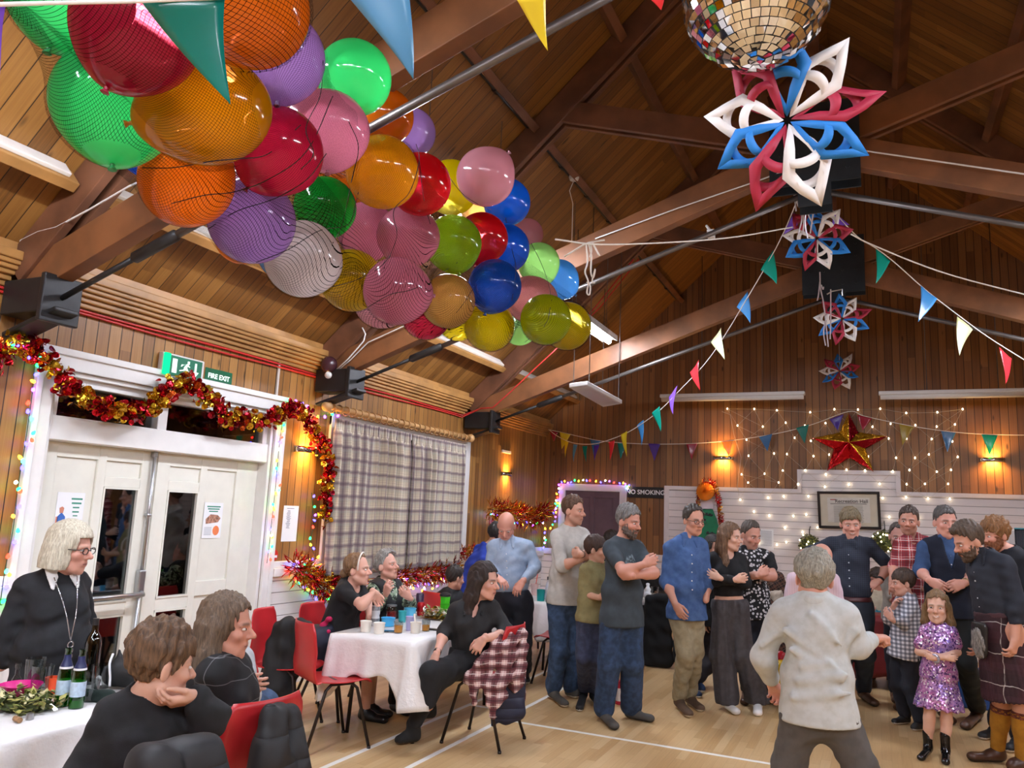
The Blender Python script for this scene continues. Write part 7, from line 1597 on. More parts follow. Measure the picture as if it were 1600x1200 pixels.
# older woman with grey hair
P_('person with short grey hair, black cardigan and green leaf print blouse, looking up', 6.0, dict(hd=(604, 884), nk=(602, 912), sl=(584, 921, -.12), sr=(621, 919, .12), el=(588, 948, -.18), wl=(603, 928, -.28), er=(641, 944, .08), wr=(640, 934, -.12), hl=(588, 990, -.06), hr=(614, 990, .10), kl=(625, 993, -.2), kr=(640, 990, .0)),
 dict(seat=1, fem=1, s=.95, face=(58, 12, 0), fwd=(.8, -.6, 0), skin='#d6a08c', hairm=hm('#a39f98', '#5c5a56'), hair='short', line='long', hl=.04, thick=.020, top=.020, rough=.009, lips='#a0564e', brow='#8a7a6c', fat=1.15, handl=(606, 920, -.30, (0, .9, .2), 1, .7), handr=(629, 926, -.18, (-.2, .9, 0), -1, .6), top_=dict(m=floral(), sm=None, sleeve=1.85, hem=.02, loose=.02, neck='v'), vest=dict(m=BLKS, hem=.02, v=.15, name='cardigan'), bot=dict(m=BLACKT), shoes=SHOEK, seed=7))
# lady with the white bob
r1, p1, i1 = P_('person with white bobbed hair, glasses, black jumper and silver pendant, standing by the double doors', 2.85, dict(hd=(110, 857, 0), nk=(92, 899, 0), sl=(36, 922, -.12), sr=(124, 914, .14), el=(10, 985, -.16), wl=(2, 1042, -.16), er=(132, 972, .24), wr=(126, 1030, .14), hl=(50, 1062, -.06), hr=(106, 1062, .10)),
 dict(auto=1, fem=1, s=.95, hs=.98, face=(60, -4, 0), fwd=(.9, -.45, 0), skin='#cf9a86', hairm=hm('#d8d2bc', '#a89f8a'), hair='bob', thick=.020, top=.016, face_w=.060, cutz=-.100, rough=.0016, glasses=GL, lips='#a0605a', brow='#9a8a78', brow_a=.4, fat=1.30, hres=.0036, top_=dict(m=cloth('black fine knit', '#17181b', .9, .3, 500, '#1e1f23'), sleeve=1.9, hem=.12, loose=.035, sl=.02, neck='crew', wr=.008, name='jumper', collar=1, cf=.040, cm=M('#e6e6e4', .7, var=.02, name='white collar')), bot=dict(m=BLACKT), shoes=SHOEK, gres=.008, seed=1))
AX, pel, T1_ = i1['AX'], i1['pel'], i1['T']; nk1 = i1['nek']; SILV = M('#c9c9cc', .2, .9, var=.05, name='silver'); tipp = pel+T1_*.42+AX[1]*.215
b = MB(); q1, q2 = nk1+AX[0]*.055+AX[1]*.09, nk1-AX[0]*.055+AX[1]*.09
b.tube(smooth_path([Vector(q1), Vector((q1+tipp)/2+AX[1]*.035), Vector(tipp)], 6), .0025, 6); b.tube(smooth_path([Vector(q2), Vector((q2+tipp)/2+AX[1]*.035), Vector(tipp)], 6), .0025, 6); nl = b.build('necklace', SILV, r1, True)
b = MB(); zv = np.array([0, 0, 1.])
for k in range(3):
    cc = tipp-zv*(.018+.028*k); b.tube([Vector(cc+AX[0]*.013*math.cos(a)+zv*.015*math.sin(a)+AX[1]*.006) for a in np.linspace(0, 2*PI, 13)], .0035, 6, False)
b.ball(tuple(tipp-zv*.10), .007, 8, 6); b.build('pendant', SILV, nl, True)
# boy with chin on hand
P_('person, boy in black jumper seen from behind, chin resting on his hand', 1.98, dict(hd=(252, 1038, 0), nk=(226, 1092, -.02), sl=(172, 1122, -.10), sr=(262, 1118, .10), el=(128, 1212, -.14), wl=(150, 1290, .0), er=(328, 1124, .12), wr=(306, 1088, .06), hl=(170, 1330, -.08), hr=(226, 1325, .10), kl=(330, 1350, .25), kr=(350, 1330, .4)),
 dict(seat=1, s=.86, hs=.95, face=(112, -8, 0), fwd=(.75, .65, 0), skin='#d6a68e', hairm=hm('#6a4e34', '#3a2818'), hair='short', line='fringe', thick=.014, top=.020, rough=.006, hres=.0034, brow='#4a3424', handr=(254, 1102, -.04, (-.4, .3, .8), -1, .5), top_=dict(m=cloth('black sweatshirt', '#0e0f10', .9, .3, 500, '#16171a'), sleeve=1.85, hem=.06, loose=.03, sl=.022, wr=.007, name='jumper'), bot=dict(m=NAVYT), shoes=SHOEB, gres=.008, seed=2))
# woman with long hair in profile
P_('person with long greying brown hair in black windowpane top, in profile beside the boy', 2.6, dict(hd=(354, 979, 0), nk=(346, 1030, .0), sl=(333, 1055, -.12), sr=(372, 1045, .17), el=(340, 1132, -.06), wl=(380, 1165, .06), er=(380, 1122, .20), wr=(410, 1140, .22), hl=(322, 1205, -.08), hr=(346, 1200, .14), kl=(420, 1215, .1), kr=(428, 1200, .3)),
 dict(seat=1, fem=1, s=.97, face=(74, -2, 0), fwd=(1, .1, 0), skin='#c9917a', hairm=hm('#6e5a46', '#453628'), hair='long', len=.12, face_w=.056, thick=.012, hres=.0036, lips='#a06a60', brow='#5a4636', top_=dict(m=WINDOW, sleeve=1.9, hem=.06, loose=.015, neck='crew', wr=.006), bot=dict(m=BLACKT), shoes=SHOEK, gres=.008, seed=3))
P_('person in pale grey top with folded arms, hidden behind the long haired woman', 3.05, dict(hd=(345, 988, 0), nk=(344, 1022, 0), sl=(315, 1032, -.05), sr=(378, 1030, .10), el=(322, 1082, -.1), wl=(368, 1078, -.2), er=(388, 1086, .0), wr=(368, 1062, -.24), hl=(330, 1130, 0), hr=(362, 1128, .1), kl=(402, 1110, .22), kr=(410, 1100, .38)),
 dict(seat=1, s=.92, hs=.9, face=(50, -5, 0), fwd=(.7, -.5, 0), skin='#d2a08a', hairm=hm('#5a4636', '#33261e'), hair='short', line='fringe', brow='#4a382c', handr=(386, 1064, -.22, (-.2, .9, 0), -1, .4), top_=dict(m=cloth('pale grey sweatshirt', '#b9bdc0', .9), sleeve=1.9, hem=.03, loose=.02, sl=.014), bot=dict(m=JEAN2), shoes=SHOEB, seed=4))
# ---------------------------------------------------------------- red stacking chairs
REDP = M('#b8262b', .35, var=.06, scale=4, name='red polypropylene'); LEGM = M('#2a211e', .35, .5, var=.1, name='dark chair tube')
def chair(x, y, rz, label, sz=1.0):
    t = thing('stacking_chair', label, 'chair', (x, y, 0), math.radians(rz), 'red plastic stacking chairs')
    def f(u, v):
        w = (u-.5)*2
        if v < .5:
            q = v/.5; yy = .21-.40*q; z = .455-.018*math.sin(q*PI)+.012*w*w-(.03*(1-q/.12)**2 if q < .12 else 0); hw = .20+.012*q
        else:
            q = (v-.5)/.5; a = min(1, q/.3); yy = -.19-.05*math.sin(a*PI/2)-.055*max(0, q-.2); z = .455+.03*a*a+.36*max(0, q-.06)/.94; hw = .212-.02*q-.10*max(0, q-.86)**1.0*2.2; yy += .045*w*w*min(1, q*2)
        return (w*hw, yy, z*sz)
    b = MB(); b.grid(f, 14, 34); o = b.build('shell', REDP, t, True, world=False); solid(o, .007); o.modifiers['solid'].offset = 0
    for s in (-1, 1):
        for yy, yf in ((.10, .21), (-.10, -.25)):
            b = MB(); b.tube([(s*.155, 0, .432*sz), (s*.16, yy*.75, .434*sz), (s*.168, yy*1.15, .40*sz), (s*.215, yf, .012)], .0115, 8); b.tube([(s*.2145, yf, .018), (s*.2155, yf*1.003, .0)], .014, 8); b.build('leg', LEGM, t, True, world=False)
    b = MB(); b.bar((-.16, .0, .432*sz), (.16, .0, .432*sz), .02, .02); b.build('seat_frame', LEGM, t, world=False)
    return t
chair(-3.52, 4.79, -30, 'empty red chair with its back to the camera, tucked under the white cloth table')
chair(-2.66, 5.47, 90, 'red chair carrying the check flannel, under the woman in the black shirt')
chair(-4.05, 4.95, -75, 'red chair draped with a black jacket beside the white wall boards')
chair(at_y(521, 998, 5.45).x, 5.47, -84, 'red chair under the woman with the white headband')
chair(at_y(600, 990, 6.0).x, 6.02, -130, 'red chair under the older woman in the leaf print blouse')
chair(at_y(701, 985, 7.2).x, 7.22, -20, 'red chair under the young boy in the black jacket')
chair(at_y(215, 1328, 1.98).x, 1.99, 42, 'red chair under the boy with his chin on his hand')
FP = at_z(418, 1112, .84); chair(FP.x-.24, FP.y+.03, 82, 'red chair with its bare back showing beside the puffer jacket at the picture bottom', 1.06)
chair(at_y(346, 1129, 3.05).x, 3.07, -125, 'red chair under the person in the pale grey top')
chair(-2.93, 7.72, 95, 'red chair behind the legs of the man in the pale grey jumper')
chair(-3.55, 7.45, 20, 'red chair at the end of the table with the teal mug')
chair(at_y(1016, 975, 10.6).x, 10.62, 180, 'red chair under the dark haired person at the end wall table')
chair(at_y(1375, 1000, 10.5).x, 10.52, 180, 'red chair under the person in the beige top')
# ---------------------------------------------------------------- tables under cloths
TOPM = M('#8a7a68', .5, var=.1, name='table board')
def cloth_mat(name, c, rough=.3):
    t = NT(name); n = t.noise(t.pos(), 9., 4, .6); p = t.principled(Base_Color=c, Roughness=rough); t.set(p, 'Normal', t.bump(n, .45, .02)); return t.done(p)
WCLOTH = cloth_mat('white plastic tablecloth', '#e2e0dd', .28)
def table(c, u, L, W, z, label, clabel, drop=.23, mat=None, seed=0, corner=.16, cgroup='tablecloths'):
    """c corner, u long direction (2D unit), L along u, W to its left"""
    u = Vector((u[0], u[1], 0)).normalized(); n = Vector((-u.y, u.x, 0)); c = Vector((c[0], c[1], 0)); mid = c+u*L/2+n*W/2; rnd = random.Random(seed)
    t = thing('folding_table', label, 'table', mid, 0, 'folding tables')
    b = MB(); pts = [c, c+u*L, c+u*L+n*W, c+n*W]; b.prism([p+Vector((0, 0, z-.03)) for p in pts], (0, 0, .026)); bevel(b.build('tabletop', TOPM, t), .006)
    for a in (.12, .88):
        for d in (.1, .9):
            p = c+u*L*a+n*W*d; q = p+u*L*(.04 if a < .5 else -.04); b = MB(); b.tube([q+Vector((0, 0, z-.03)), Vector((p.x, p.y, 0))], .014, 8); b.build('leg', LEGM, t, True)
    # cloth: top, then hanging sides with folds
    per = []; N = 40
    r = .03
    corners = [(c, u, n), (c+u*L, n, -u), (c+u*L+n*W, -u, -n), (c+n*W, -n, u)]
    lens = [L, W, L, W]
    for i, (p, d, inn) in enumerate(corners):
        m = int(lens[i]/.025)
        for k in range(m): per.append((p+d*(lens[i]*k/m), -inn, k/m*lens[i], lens[i]))
    nP = len(per); ph = [rnd.uniform(0, 6) for _ in range(8)]; rows = 12; b = MB(); vs = []
    for j in range(rows+1):
        v = j/rows
        for k, (p, out, s, ln) in enumerate(per):
            e = min(s, ln-s); cf = math.exp(-(e/.13)**2)      # near a corner
            d = drop+corner*cf+.02*math.sin(s*9+ph[0])+.012*math.sin(s*23+ph[1])
            fold = (.016*math.sin(s*17+ph[2]+v*1.5)+.010*math.sin(s*41+ph[3]))*v+.05*cf*v*(1+.5*math.sin(s*60))
            o = .012+.035*v+fold; zz = z+.004-d*v
            if j == 0: o = .004
            vs.append(p+out*o+Vector((0, 0, zz)))
    b.add(vs, [(j*nP+k, j*nP+(k+1) % nP, (j+1)*nP+(k+1) % nP, (j+1)*nP+k) for j in range(rows) for k in range(nP)])
    b.add([p+out*.004+Vector((0, 0, z+.004)) for (p, out, s, ln) in per], [tuple(range(nP))])
    o = b.build('tablecloth', mat or WCLOTH, None, True, merge=True); solid(o, .0012)
    tag(o, clabel, 'tablecloth', cgroup); return t
ZT = .72
table((-3.0, 1.15), (0, 1), 1.85, .74, ZT, 'folding table with the green bottles beside the double doors', 'white cloth on the table with the green bottles', .20, seed=1)
table((-2.96, 4.93), (-.06, 1), 1.72, .68, ZT, 'folding table between the seated women and the cross legged woman', 'white plastic cloth on the table with the orange drinks, one corner hanging low', .24, seed=2, corner=.22)
table((-3.22, 8.0), (0, 1), 1.6, .7, ZT, 'folding table with the teal mug behind the pale grey jumper man', 'white cloth under the teal mug and white bottle', .22, seed=3)
table((-1.7, 9.35), (0, 1), .75, 1.2, ZT, 'folding table behind the black coats by the end wall', 'white cloth on the table behind the black coats', .10, seed=4)
table((.75, 9.45), (0, 1), .6, .95, ZT, 'folding table with a dark red cloth behind the check shirt boy', 'dark red cloth hanging behind the check shirt boy', .6, cloth_mat('dark red cloth', '#6e1418', .6), 5, .05)
# ---------------------------------------------------------------- coats hung on chairs
def drape(name, label, cat, Y, prims, mat, res=.010, amp=.008, freq=30, seed=1, k=.03, group=None, cuts=()):
    F = Field()
    for (a, b_, ra, rb, fl) in prims:
        A = at_y(a[0], a[1], Y+a[2]); B = at_y(b_[0], b_[1], Y+b_[2]); F.cone(A, B, ra, rb, k, flat=fl)
    F.cut(wrinkle(amp, freq, seed)); F.cut(lambda D, X, Y_, Z: np.maximum(D, .006-Z)); V, Q = F.mesh(res); V = relax_mesh(V, Q, 1)
    o = obj(name, np_mesh(name, V, Q), mat); return tag(o, label, cat, group)
def quilt(name, c, per=.07):
    t = NT(name); x = t.sep(t.pos()); f = t.math('FRACT', t.math('DIVIDE', x[2], per)); h = t.math('SINE', t.math('MULTIPLY', f, PI)); p = t.principled(Base_Color=c, Roughness=.62); t.set(p, 'Normal', t.bump(t.math('POWER', h, .5), .5, .015)); return t.done(p)
PUFFN, PUFFB = quilt('navy quilted nylon', '#141a33'), quilt('black quilted nylon', '#0d0e10', .10)
drape('jacket', 'black jacket with small studs hung over the red chair by the wall boards', 'jacket', 4.85, [((450, 975, 0), (478, 980, 0), .06, .05, None), ((445, 985, 0), (430, 1065, 0), .09, .12, None), ((468, 985, .02), (455, 1045, .05), .07, .08, None), ((440, 1060, 0), (452, 1110, 0), .10, .06, None), ((425, 1010, -.05), (428, 1075, -.08), .06, .06, None)], cloth('black jacket cloth', '#121213', .8), seed=3)
drape('jacket', 'navy jacket with bright pink lining on the chair behind the headband woman', 'jacket', 5.25, [((494, 985, 0), (500, 1005, 0), .06, .07, None), ((510, 985, .03), (512, 1000, .03), .06, .06, None), ((498, 1000, 0), (496, 1040, 0), .09, .08, None)], cloth('navy nylon', '#131a30', .6), seed=4)
drape('scarf', 'bright pink scarf over the navy jacket behind the headband woman', 'scarf', 5.2, [((505, 976, .05), (514, 968, .05), .022, .024, None), ((507, 978, .05), (513, 986, .05), .022, .02, None)], cloth('bright pink knit', '#c41c58', .8), seed=5, res=.008)
drape('puffer_jacket', 'black puffer jacket hung on the red chair at the picture bottom', 'jacket', FP.y-.1, [((425, 1112, .02), (452, 1114, .14), .03, .035, None), ((428, 1125, .0), (430, 1205, -.02), .055, .07, ((.9, -.4, 0), .6)), ((448, 1128, .10), (458, 1210, .08), .06, .075, ((.9, -.4, 0), .6)), ((415, 1165, -.04), (405, 1215, -.06), .045, .06, None)], PUFFB, seed=6, amp=.005)
drape('puffer_jacket', 'black puffer jacket hung behind the boy with his chin on his hand', 'jacket', 1.76, [((225, 1185, -.05), (305, 1172, .08), .04, .04, None), ((240, 1200, -.06), (245, 1280, -.06), .07, .09, ((.7, -.7, 0), .7)), ((300, 1185, .05), (312, 1260, .06), .06, .08, ((.7, -.7, 0), .7)), ((325, 1168, .10), (338, 1230, .12), .04, .05, None)], PUFFB, seed=7, amp=.005)
drape('flannel_shirt', 'burgundy and white check flannel shirt hung over the red chair back', 'shirt', 5.5, [((772, 1003, -.22), (812, 988, .02), .035, .035, None), ((778, 1012, -.24), (742, 1062, -.34), .055, .05, ((.5, -.86, 0), .45)), ((796, 1002, -.16), (778, 1082, -.26), .07, .065, ((.5, -.86, 0), .4)), ((812, 996, -.06), (806, 1066, -.14), .06, .065, ((.5, -.86, 0), .4)), ((768, 1075, -.3), (770, 1118, -.3), .05, .025, ((.5, -.86, 0), .4)), ((815, 1000, .0), (818, 1095, -.04), .03, .02, None), ((742, 1055, -.36), (740, 1096, -.36), .035, .025, ((.5, -.86, 0), .45)), ((752, 1035, -.34), (726, 1064, -.36), .03, .02, None)], BURG, .009, .006, 30, 8)
drape('puffer_jacket', 'navy puffer jacket hanging under the check flannel on the chair back', 'jacket', 5.5, [((792, 1050, -.12), (790, 1118, -.14), .085, .07, ((.5, -.86, 0), .5)), ((806, 1055, -.05), (808, 1112, -.08), .07, .06, ((.5, -.86, 0), .5)), ((778, 1075, -.18), (772, 1132, -.2), .05, .025, ((.5, -.86, 0), .5))], PUFFN, .009, .003, 30, 9)
for (x0, x1, lab, sd) in ((1010, 1045, 'black coat hung on the chair left of the denim shirt man', 1), (1056, 1096, 'black coat hung on the chair behind the denim shirt man', 2)):
    drape('coat', lab, 'coat', 9.15, [((x0+6, 936, 0), (x1-6, 934, 0), .05, .05, None)]+[((x, 940, 0), (x+(sd-1)*4, 1030, 0), .07, .10, ((0, 1, 0), .6)) for x in (x0+6, (x0+x1)/2, x1-6)], cloth('black wool coat', '#101114', .95), .014, .005, 26, sd+20, group=None)
drape('patterned_coat', 'dark brown patterned coat bundled behind the leaf print polo man', 'coat', 9.0, [((1212, 905, 0), (1220, 935, 0), .10, .09, None), ((1205, 915, .05), (1208, 945, .05), .09, .09, None), ((1215, 935, 0), (1212, 1040, 0), .10, .12, None)], plaid('brown pattern', '#2a1a14', [(0, .3, '#6a4636', .6), (.5, .6, '#1a100c', .7), (.7, .78, '#8a6a58', .5)], .06, axes='xz', rot=.6), .013, .012, 28, 31)
drape('soft_toy', 'small pale fluffy toy on the brown patterned coat', 'toy', 8.85, [((1209, 929, 0), (1217, 929, 0), .045, .045, None), ((1213, 935, -.03), (1213, 940, -.03), .04, .035, None)], cloth('pale fleece', '#b9aa98', .95), .008, .008, 60, 32)
drape('foil_bag', 'red and yellow shiny bag seen past the dancer\'s left elbow', 'bag', 8.2, [((1220, 1025, 0), (1222, 1032, 0), .05, .06, None)], M('#c4202a', .3, var=.1), .010, .006, 40, 33)
drape('yellow_bag', 'yellow shiny bag under the red one past the dancer\'s left elbow', 'bag', 8.15, [((1221, 1040, 0), (1222, 1085, 0), .06, .10, None)], M('#e0b820', .25, var=.15), .010, .006, 40, 34)
p = at_z(1539, 1112, 0); b = MB(); b.box((p.x-.22, 9.0, 0), (p.x+.2, 9.35, .34)); tag(bevel(b.build('storage_box', M('#1f4f9a', .4, var=.08)), .02, 3), 'blue plastic box on the floor behind the kilted man', 'box')
p = at_z(968, 1100, 0); s = thing('snack_tube', 'red and white packet standing between the legs of the slate grey man', 'packet', p)
b = MB(); b.lathe([(0, 0), (.038, 0), (.038, .2), (0, .2)], 16, Matrix.Translation(p)); b.build('tube', M('#e6e2de', .4, var=.03), s, 'auto'); b = MB(); b.lathe([(.0385, .14), (.0385, .2), (0, .201)], 16, Matrix.Translation(p)); b.lathe([(.0383, .0), (.0383, .03)], 16, Matrix.Translation(p)); b.build('red_band', M('#b8203a', .4, var=.05), s, 'auto')

# ---------------------------------------------------------------- things on the tables
def clear(name, c='#ffffff', rough=.03, tint=None, dens=.35):
    t = NT(name); fr = t.n('ShaderNodeLayerWeight', {'Blend': .25}).outputs[1]; tr = t.n('ShaderNodeBsdfTransparent', {'Color': lin(c)}); gl = t.n('ShaderNodeBsdfGlossy', {'Roughness': rough}); f = t.math('ADD', t.math('MULTIPLY', fr, dens), .05, clamp=True)
    return t.done(t.n('ShaderNodeMixShader', {0: f, 1: tr.outputs[0], 2: gl.outputs[0]}))
GCLR = clear('clear plastic', '#e8ecec'); GGRN = clear('green bottle glass', '#3fae4a', .03, dens=.6); GDRK = clear('dark wine bottle glass', '#4a5a22', .03, dens=.6)
def on_table(px, py): v = at_z(px, py, ZT+.006); return v
def lathe_obj(name, label, cat, p, prof, mat, group=None, n=24, parts=()):
    t = thing(name, label, cat, p, 0, group); b = MB(); b.lathe(prof, n); b.build(parts and 'body' or 'body', mat, t, 'auto', world=False)
    for nm, pr, m in parts: b = MB(); b.lathe(pr, n); b.build(nm, m, t, 'auto', world=False)
    return t
LBL, LBLW, NAVYL = M('#b9cfe0', .5, var=.1, scale=60, name='pale bottle label'), M('#e6e6e2', .5, var=.03), M('#1c2550', .4, var=.05)
def beer(p, label, fill=.10, rz=0.):
    pr = [(0, 0), (.030, 0), (.031, .01), (.031, .13), (.027, .16), (.0145, .195), (.0125, .235), (.014, .238), (.014, .246), (0, .246)]
    return lathe_obj('beer_bottle', label, 'bottle', p, pr, GGRN, 'green beer bottles', 24, (('beer', [(0, .004), (.028, .004), (.028, fill), (0, fill)], M('#7fbf1e', .1, var=.05)) if fill else ('base_glass', [(0, .003), (.028, .003), (.028, .008), (0, .008)], GGRN), ('label', [(.0315, .05), (.0315, .112)], LBL), ('neck_label', [(.0262, .168), (.0152, .198), (.0140, .218)], NAVYL), ('neck_ring', [(.0275, .160), (.0262, .1685)], LBLW)))
beer(on_table(96, 1103), 'green beer bottle with blue neck label, nearer the greenery'); beer(on_table(118, 1106), 'green beer bottle with a pale front label, right of its twin', .035); beer(on_table(212, 1052), 'green bottle mostly hidden behind the boy\'s head', 0)
lathe_obj('wine_bottle', 'dark green wine bottle behind the two beer bottles', 'bottle', on_table(138, 1068), [(0, 0), (.037, 0), (.038, .01), (.038, .19), (.03, .225), (.0155, .25), (.0145, .31), (0, .31)], GDRK, None, 24, (('capsule', [(.0150, .255), (.0150, .312), (0, .313)], M('#23201f', .4, var=.1)), ('wine', [(0, .004), (.035, .004), (.035, .06), (0, .06)], M('#5a4a10', .2, var=.1))))
def tumbler(px, py, label, h=.12, r=.038, group='clear drinking glasses', fill=None, fc=None, name='drinking_glass'):
    parts = [('base', [(0, .002), (r*.8, .002), (r*.8, .008), (0, .008)], GCLR)]
    if fill: parts.append(('drink', [(0, .006), (r*.82, .006), (r*(.82+.16*fill/h), fill), (0, fill)], fc))
    return lathe_obj(name, label, 'glass', on_table(px, py), [(r*.82, 0), (r, h), (r*.965, h), (r*.79, .004)], GCLR, group, 24, parts)
tumbler(50, 1080, 'pint glass behind the greenery beside the pink bowl', .15, .044); tumbler(62, 1085, 'clear plastic jug shaped tumbler in front of the pint glass', .13, .048); tumbler(156, 1075, 'empty tumbler right of the wine bottle', .11, .046); tumbler(138, 1095, 'empty tumbler right of the beer bottles', .09, .042)
lathe_obj('small_bottle', 'small clear bottle behind the pink bowl', 'bottle', on_table(23, 1082), [(0, 0), (.022, 0), (.024, .02), (.02, .06), (.010, .08), (.010, .11), (.013, .112), (.013, .13), (0, .13)], GCLR)
lathe_obj('bowl', 'bright pink plastic bowl behind the greenery', 'bowl', on_table(30, 1090), [(.045, 0), (.085, .055), (.09, .06), (.082, .055), (.04, .008), (0, .006)], M('#d81a82', .35, var=.05)); lathe_obj('orange_cup', 'orange plastic cup beside the beer bottles', 'cup', on_table(80, 1084), [(.025, 0), (.034, .075), (.031, .075), (.022, .004), (0, .004)], M('#f0562a', .35, var=.05))
def greenery(label, cx, cy, n, R, mats, seed, ln=.05, name='table_greenery', H=.05):
    rnd = random.Random(seed); c = on_table(cx, cy); b = MB()
    for k in range(n):
        cl = lambda: max(-1.5, min(1.5, rnd.gauss(0, 1))); p = c+Vector((cl()*R[0], cl()*R[1], abs(cl())*H*.8)); d = Vector((rnd.gauss(0, 1), rnd.gauss(0, 1), rnd.gauss(0, .6))).normalized(); x, y, z, _ = frame_of((0, 0, 0), d); l = rnd.uniform(.5, 1.1)*ln; w = l*.28; b.cur = rnd.randrange(len(mats))
        q = [p, p+d*l*.4+x*w, p+d*l, p+d*l*.4-x*w]; q = [Vector((v.x, v.y, max(v.z, ZT+.008))) for v in q]; b.add(q, [(0, 1, 2, 3)])
    b.cur = 0; b.ball(c+Vector((0, 0, .012)), (R[0]*1.55, R[1]*1.55, .012), 20, 6)
    o = b.build(name, mats); return tag(o, label, 'decoration')
greenery('green and gold leaf decoration on the table with the green bottles', 36, 1105, 420, (.10, .07), [LEAFG, LEAFL, M('#a9a45a', .5, var=.3), M('#d8d0a0', .4, var=.2)], 3)
greenery('sparkling gold tinsel decoration on the table with the orange drinks', 682, 967, 320, (.07, .05), [FGOLD, LEAFL, foil('silver foil', '#d8d8d0'), M('#e6e0b0', .3, .5)], 4, .06, H=.07)
# crumpled clear wrapper, cork, foil cap
rnd = random.Random(8); p = on_table(72, 1112); b = MB(); vs = [p+Vector((.07*math.cos(2*PI*k/12)*(.6+.4*rnd.random()), .055*math.sin(2*PI*k/12)*(.6+.4*rnd.random()), .006+.03*rnd.random())) for k in range(12)]+[p+Vector((0, 0, .045))]
b.add(vs, [(k, (k+1) % 12, 12) for k in range(12)]); tag(b.build('clear_wrapper', GCLR), 'crumpled clear wrapper in front of the beer bottles', 'wrapper')
p = on_table(28, 1128); b = MB(); b.lathe([(0, 0), (.011, 0), (.011, .045), (0, .045)], 14, Matrix.Translation(p+Vector((-.02, 0, .011))) @ Matrix.Rotation(PI/2, 4, 'Y') @ Matrix.Rotation(.2, 4, 'X')); tag(b.build('cork', M('#9a7550', .8, var=.25, scale=60), smooth='auto'), 'wine cork lying in front of the greenery', 'cork')
p = on_table(46, 1124); b = MB(); b.lathe([(0, 0), (.015, 0), (.014, .024), (0, .024)], 14, Matrix.Translation(p)); tag(b.build('bottle_cap', SATIN, smooth='auto'), 'silver bottle cap beside the cork', 'cap')
def blob(name, label, cat, pr, mat, amp=.004, freq=60, seed=1, res=.006, k=.02):
    F = Field()
    for (a, b_, ra, rb) in pr: F.cone(a, b_, ra, rb, k)
    F.cut(wrinkle(amp, freq, seed)); F.cut(lambda D, X, Y, Z: np.maximum(D, ZT+.008-Z)); V, Q = F.mesh(res); o = obj(name, np_mesh(name, relax_mesh(V, Q, 1), Q), mat); return tag(o, label, cat) if label else o
p = on_table(148, 1097); blob('pouch', 'dark green zipped pouch on the table behind the boy', 'pouch', [(p+Vector((-.07, 0, .02)), p+Vector((.06, .03, .022)), .028, .03)], cloth('dark green cloth', '#12231e', .9), seed=2)
p = on_table(190, 1075); hb = thing('handbag', 'black handbag with white trim behind the boy', 'bag', p)
F = Field(); F.cone(p+Vector((-.05, 0, .06)), p+Vector((.09, .03, .06)), .06, .06, .02); F.cone(p+Vector((-.03, 0, .10)), p+Vector((-.045, 0, .17)), .04, .012, .03); F.cut(wrinkle(.005, 50, 4)); F.cut(lambda D, X, Y, Z: np.maximum(D, ZT+.008-Z)); V, Q = F.mesh(.006); obj('bag_body', np_mesh('bag', V, Q), cloth('black bag cloth', '#121314', .7), hb, True)
b = MB(); b.tube(smooth_path([p+Vector((-.045, -.035, .16)), p+Vector((-.03, -.06, .12)), p+Vector((-.01, -.065, .06)), p+Vector((0, -.07, .02))], 6), .006, 6); b.tube(smooth_path([p+Vector((-.09, -.07, .01)), p+Vector((-.085, -.075, .05)), p+Vector((-.06, -.08, .055)), p+Vector((-.05, -.08, .02))], 6), .005, 6); b.build('white_trim', PAPER, hb, True)
# middle table
CREAMC = M('#e9e3d6', .45, var=.02, name='cream paper cup')
def cup(px, py, label, r=.042, h=.075, m=CREAMC, name='paper_cup', group='cream paper tubs'): return lathe_obj(name, label, 'cup', on_table(px, py), [(0, 0), (r*.85, 0), (r, h), (r*1.05, h), (r*1.05, h+.004), (r*.94, h), (r*.8, .006), (0, .006)], m, group)
cup(571, 987, 'cream paper tub nearest the headband woman'); cup(592, 990, 'cream paper tub beside the tall water bottle'); cup(649, 989, 'cream paper tub with a spoon between the two orange drinks')
b = MB(); p = on_table(649, 989); b.tube([p+Vector((0, 0, .02)), p+Vector((-.015, 0, .12))], .006, 6); b.ball(p+Vector((-.017, 0, .125)), (.010, .006, .016), 8, 6); tag(b.build('spoon', CREAMC, smooth=True), 'pale plastic spoon standing in the paper tub', 'spoon')
OJ = M('#d98a10', .15, var=.04, name='orange drink')
tumbler(622, 989, 'glass of orange drink left of the lilac beaker', .085, .036, 'glasses of orange drink', .055, OJ); tumbler(665, 986, 'glass of orange drink nearest the cross legged woman', .085, .034, 'glasses of orange drink', .045, OJ)
lathe_obj('water_bottle', 'tall white drinks bottle with black lid beside the headband woman\'s arm', 'bottle', on_table(586, 977), [(0, 0), (.033, 0), (.033, .06), (.029, .075), (.033, .09), (.033, .16), (0, .16)], M('#d9dbdc', .3, var=.04), None, 24, (('black_lid', [(.034, .158), (.034, .185), (.02, .195), (0, .196)], M('#16171a', .4, var=.05)), ('dark_print', [(.0335, .025), (.0335, .055)], M('#8a8d90', .5, var=.3, scale=60)), ('dark_print', [(.0335, .115), (.0335, .145)], M('#9a9da0', .5, var=.3, scale=60))))
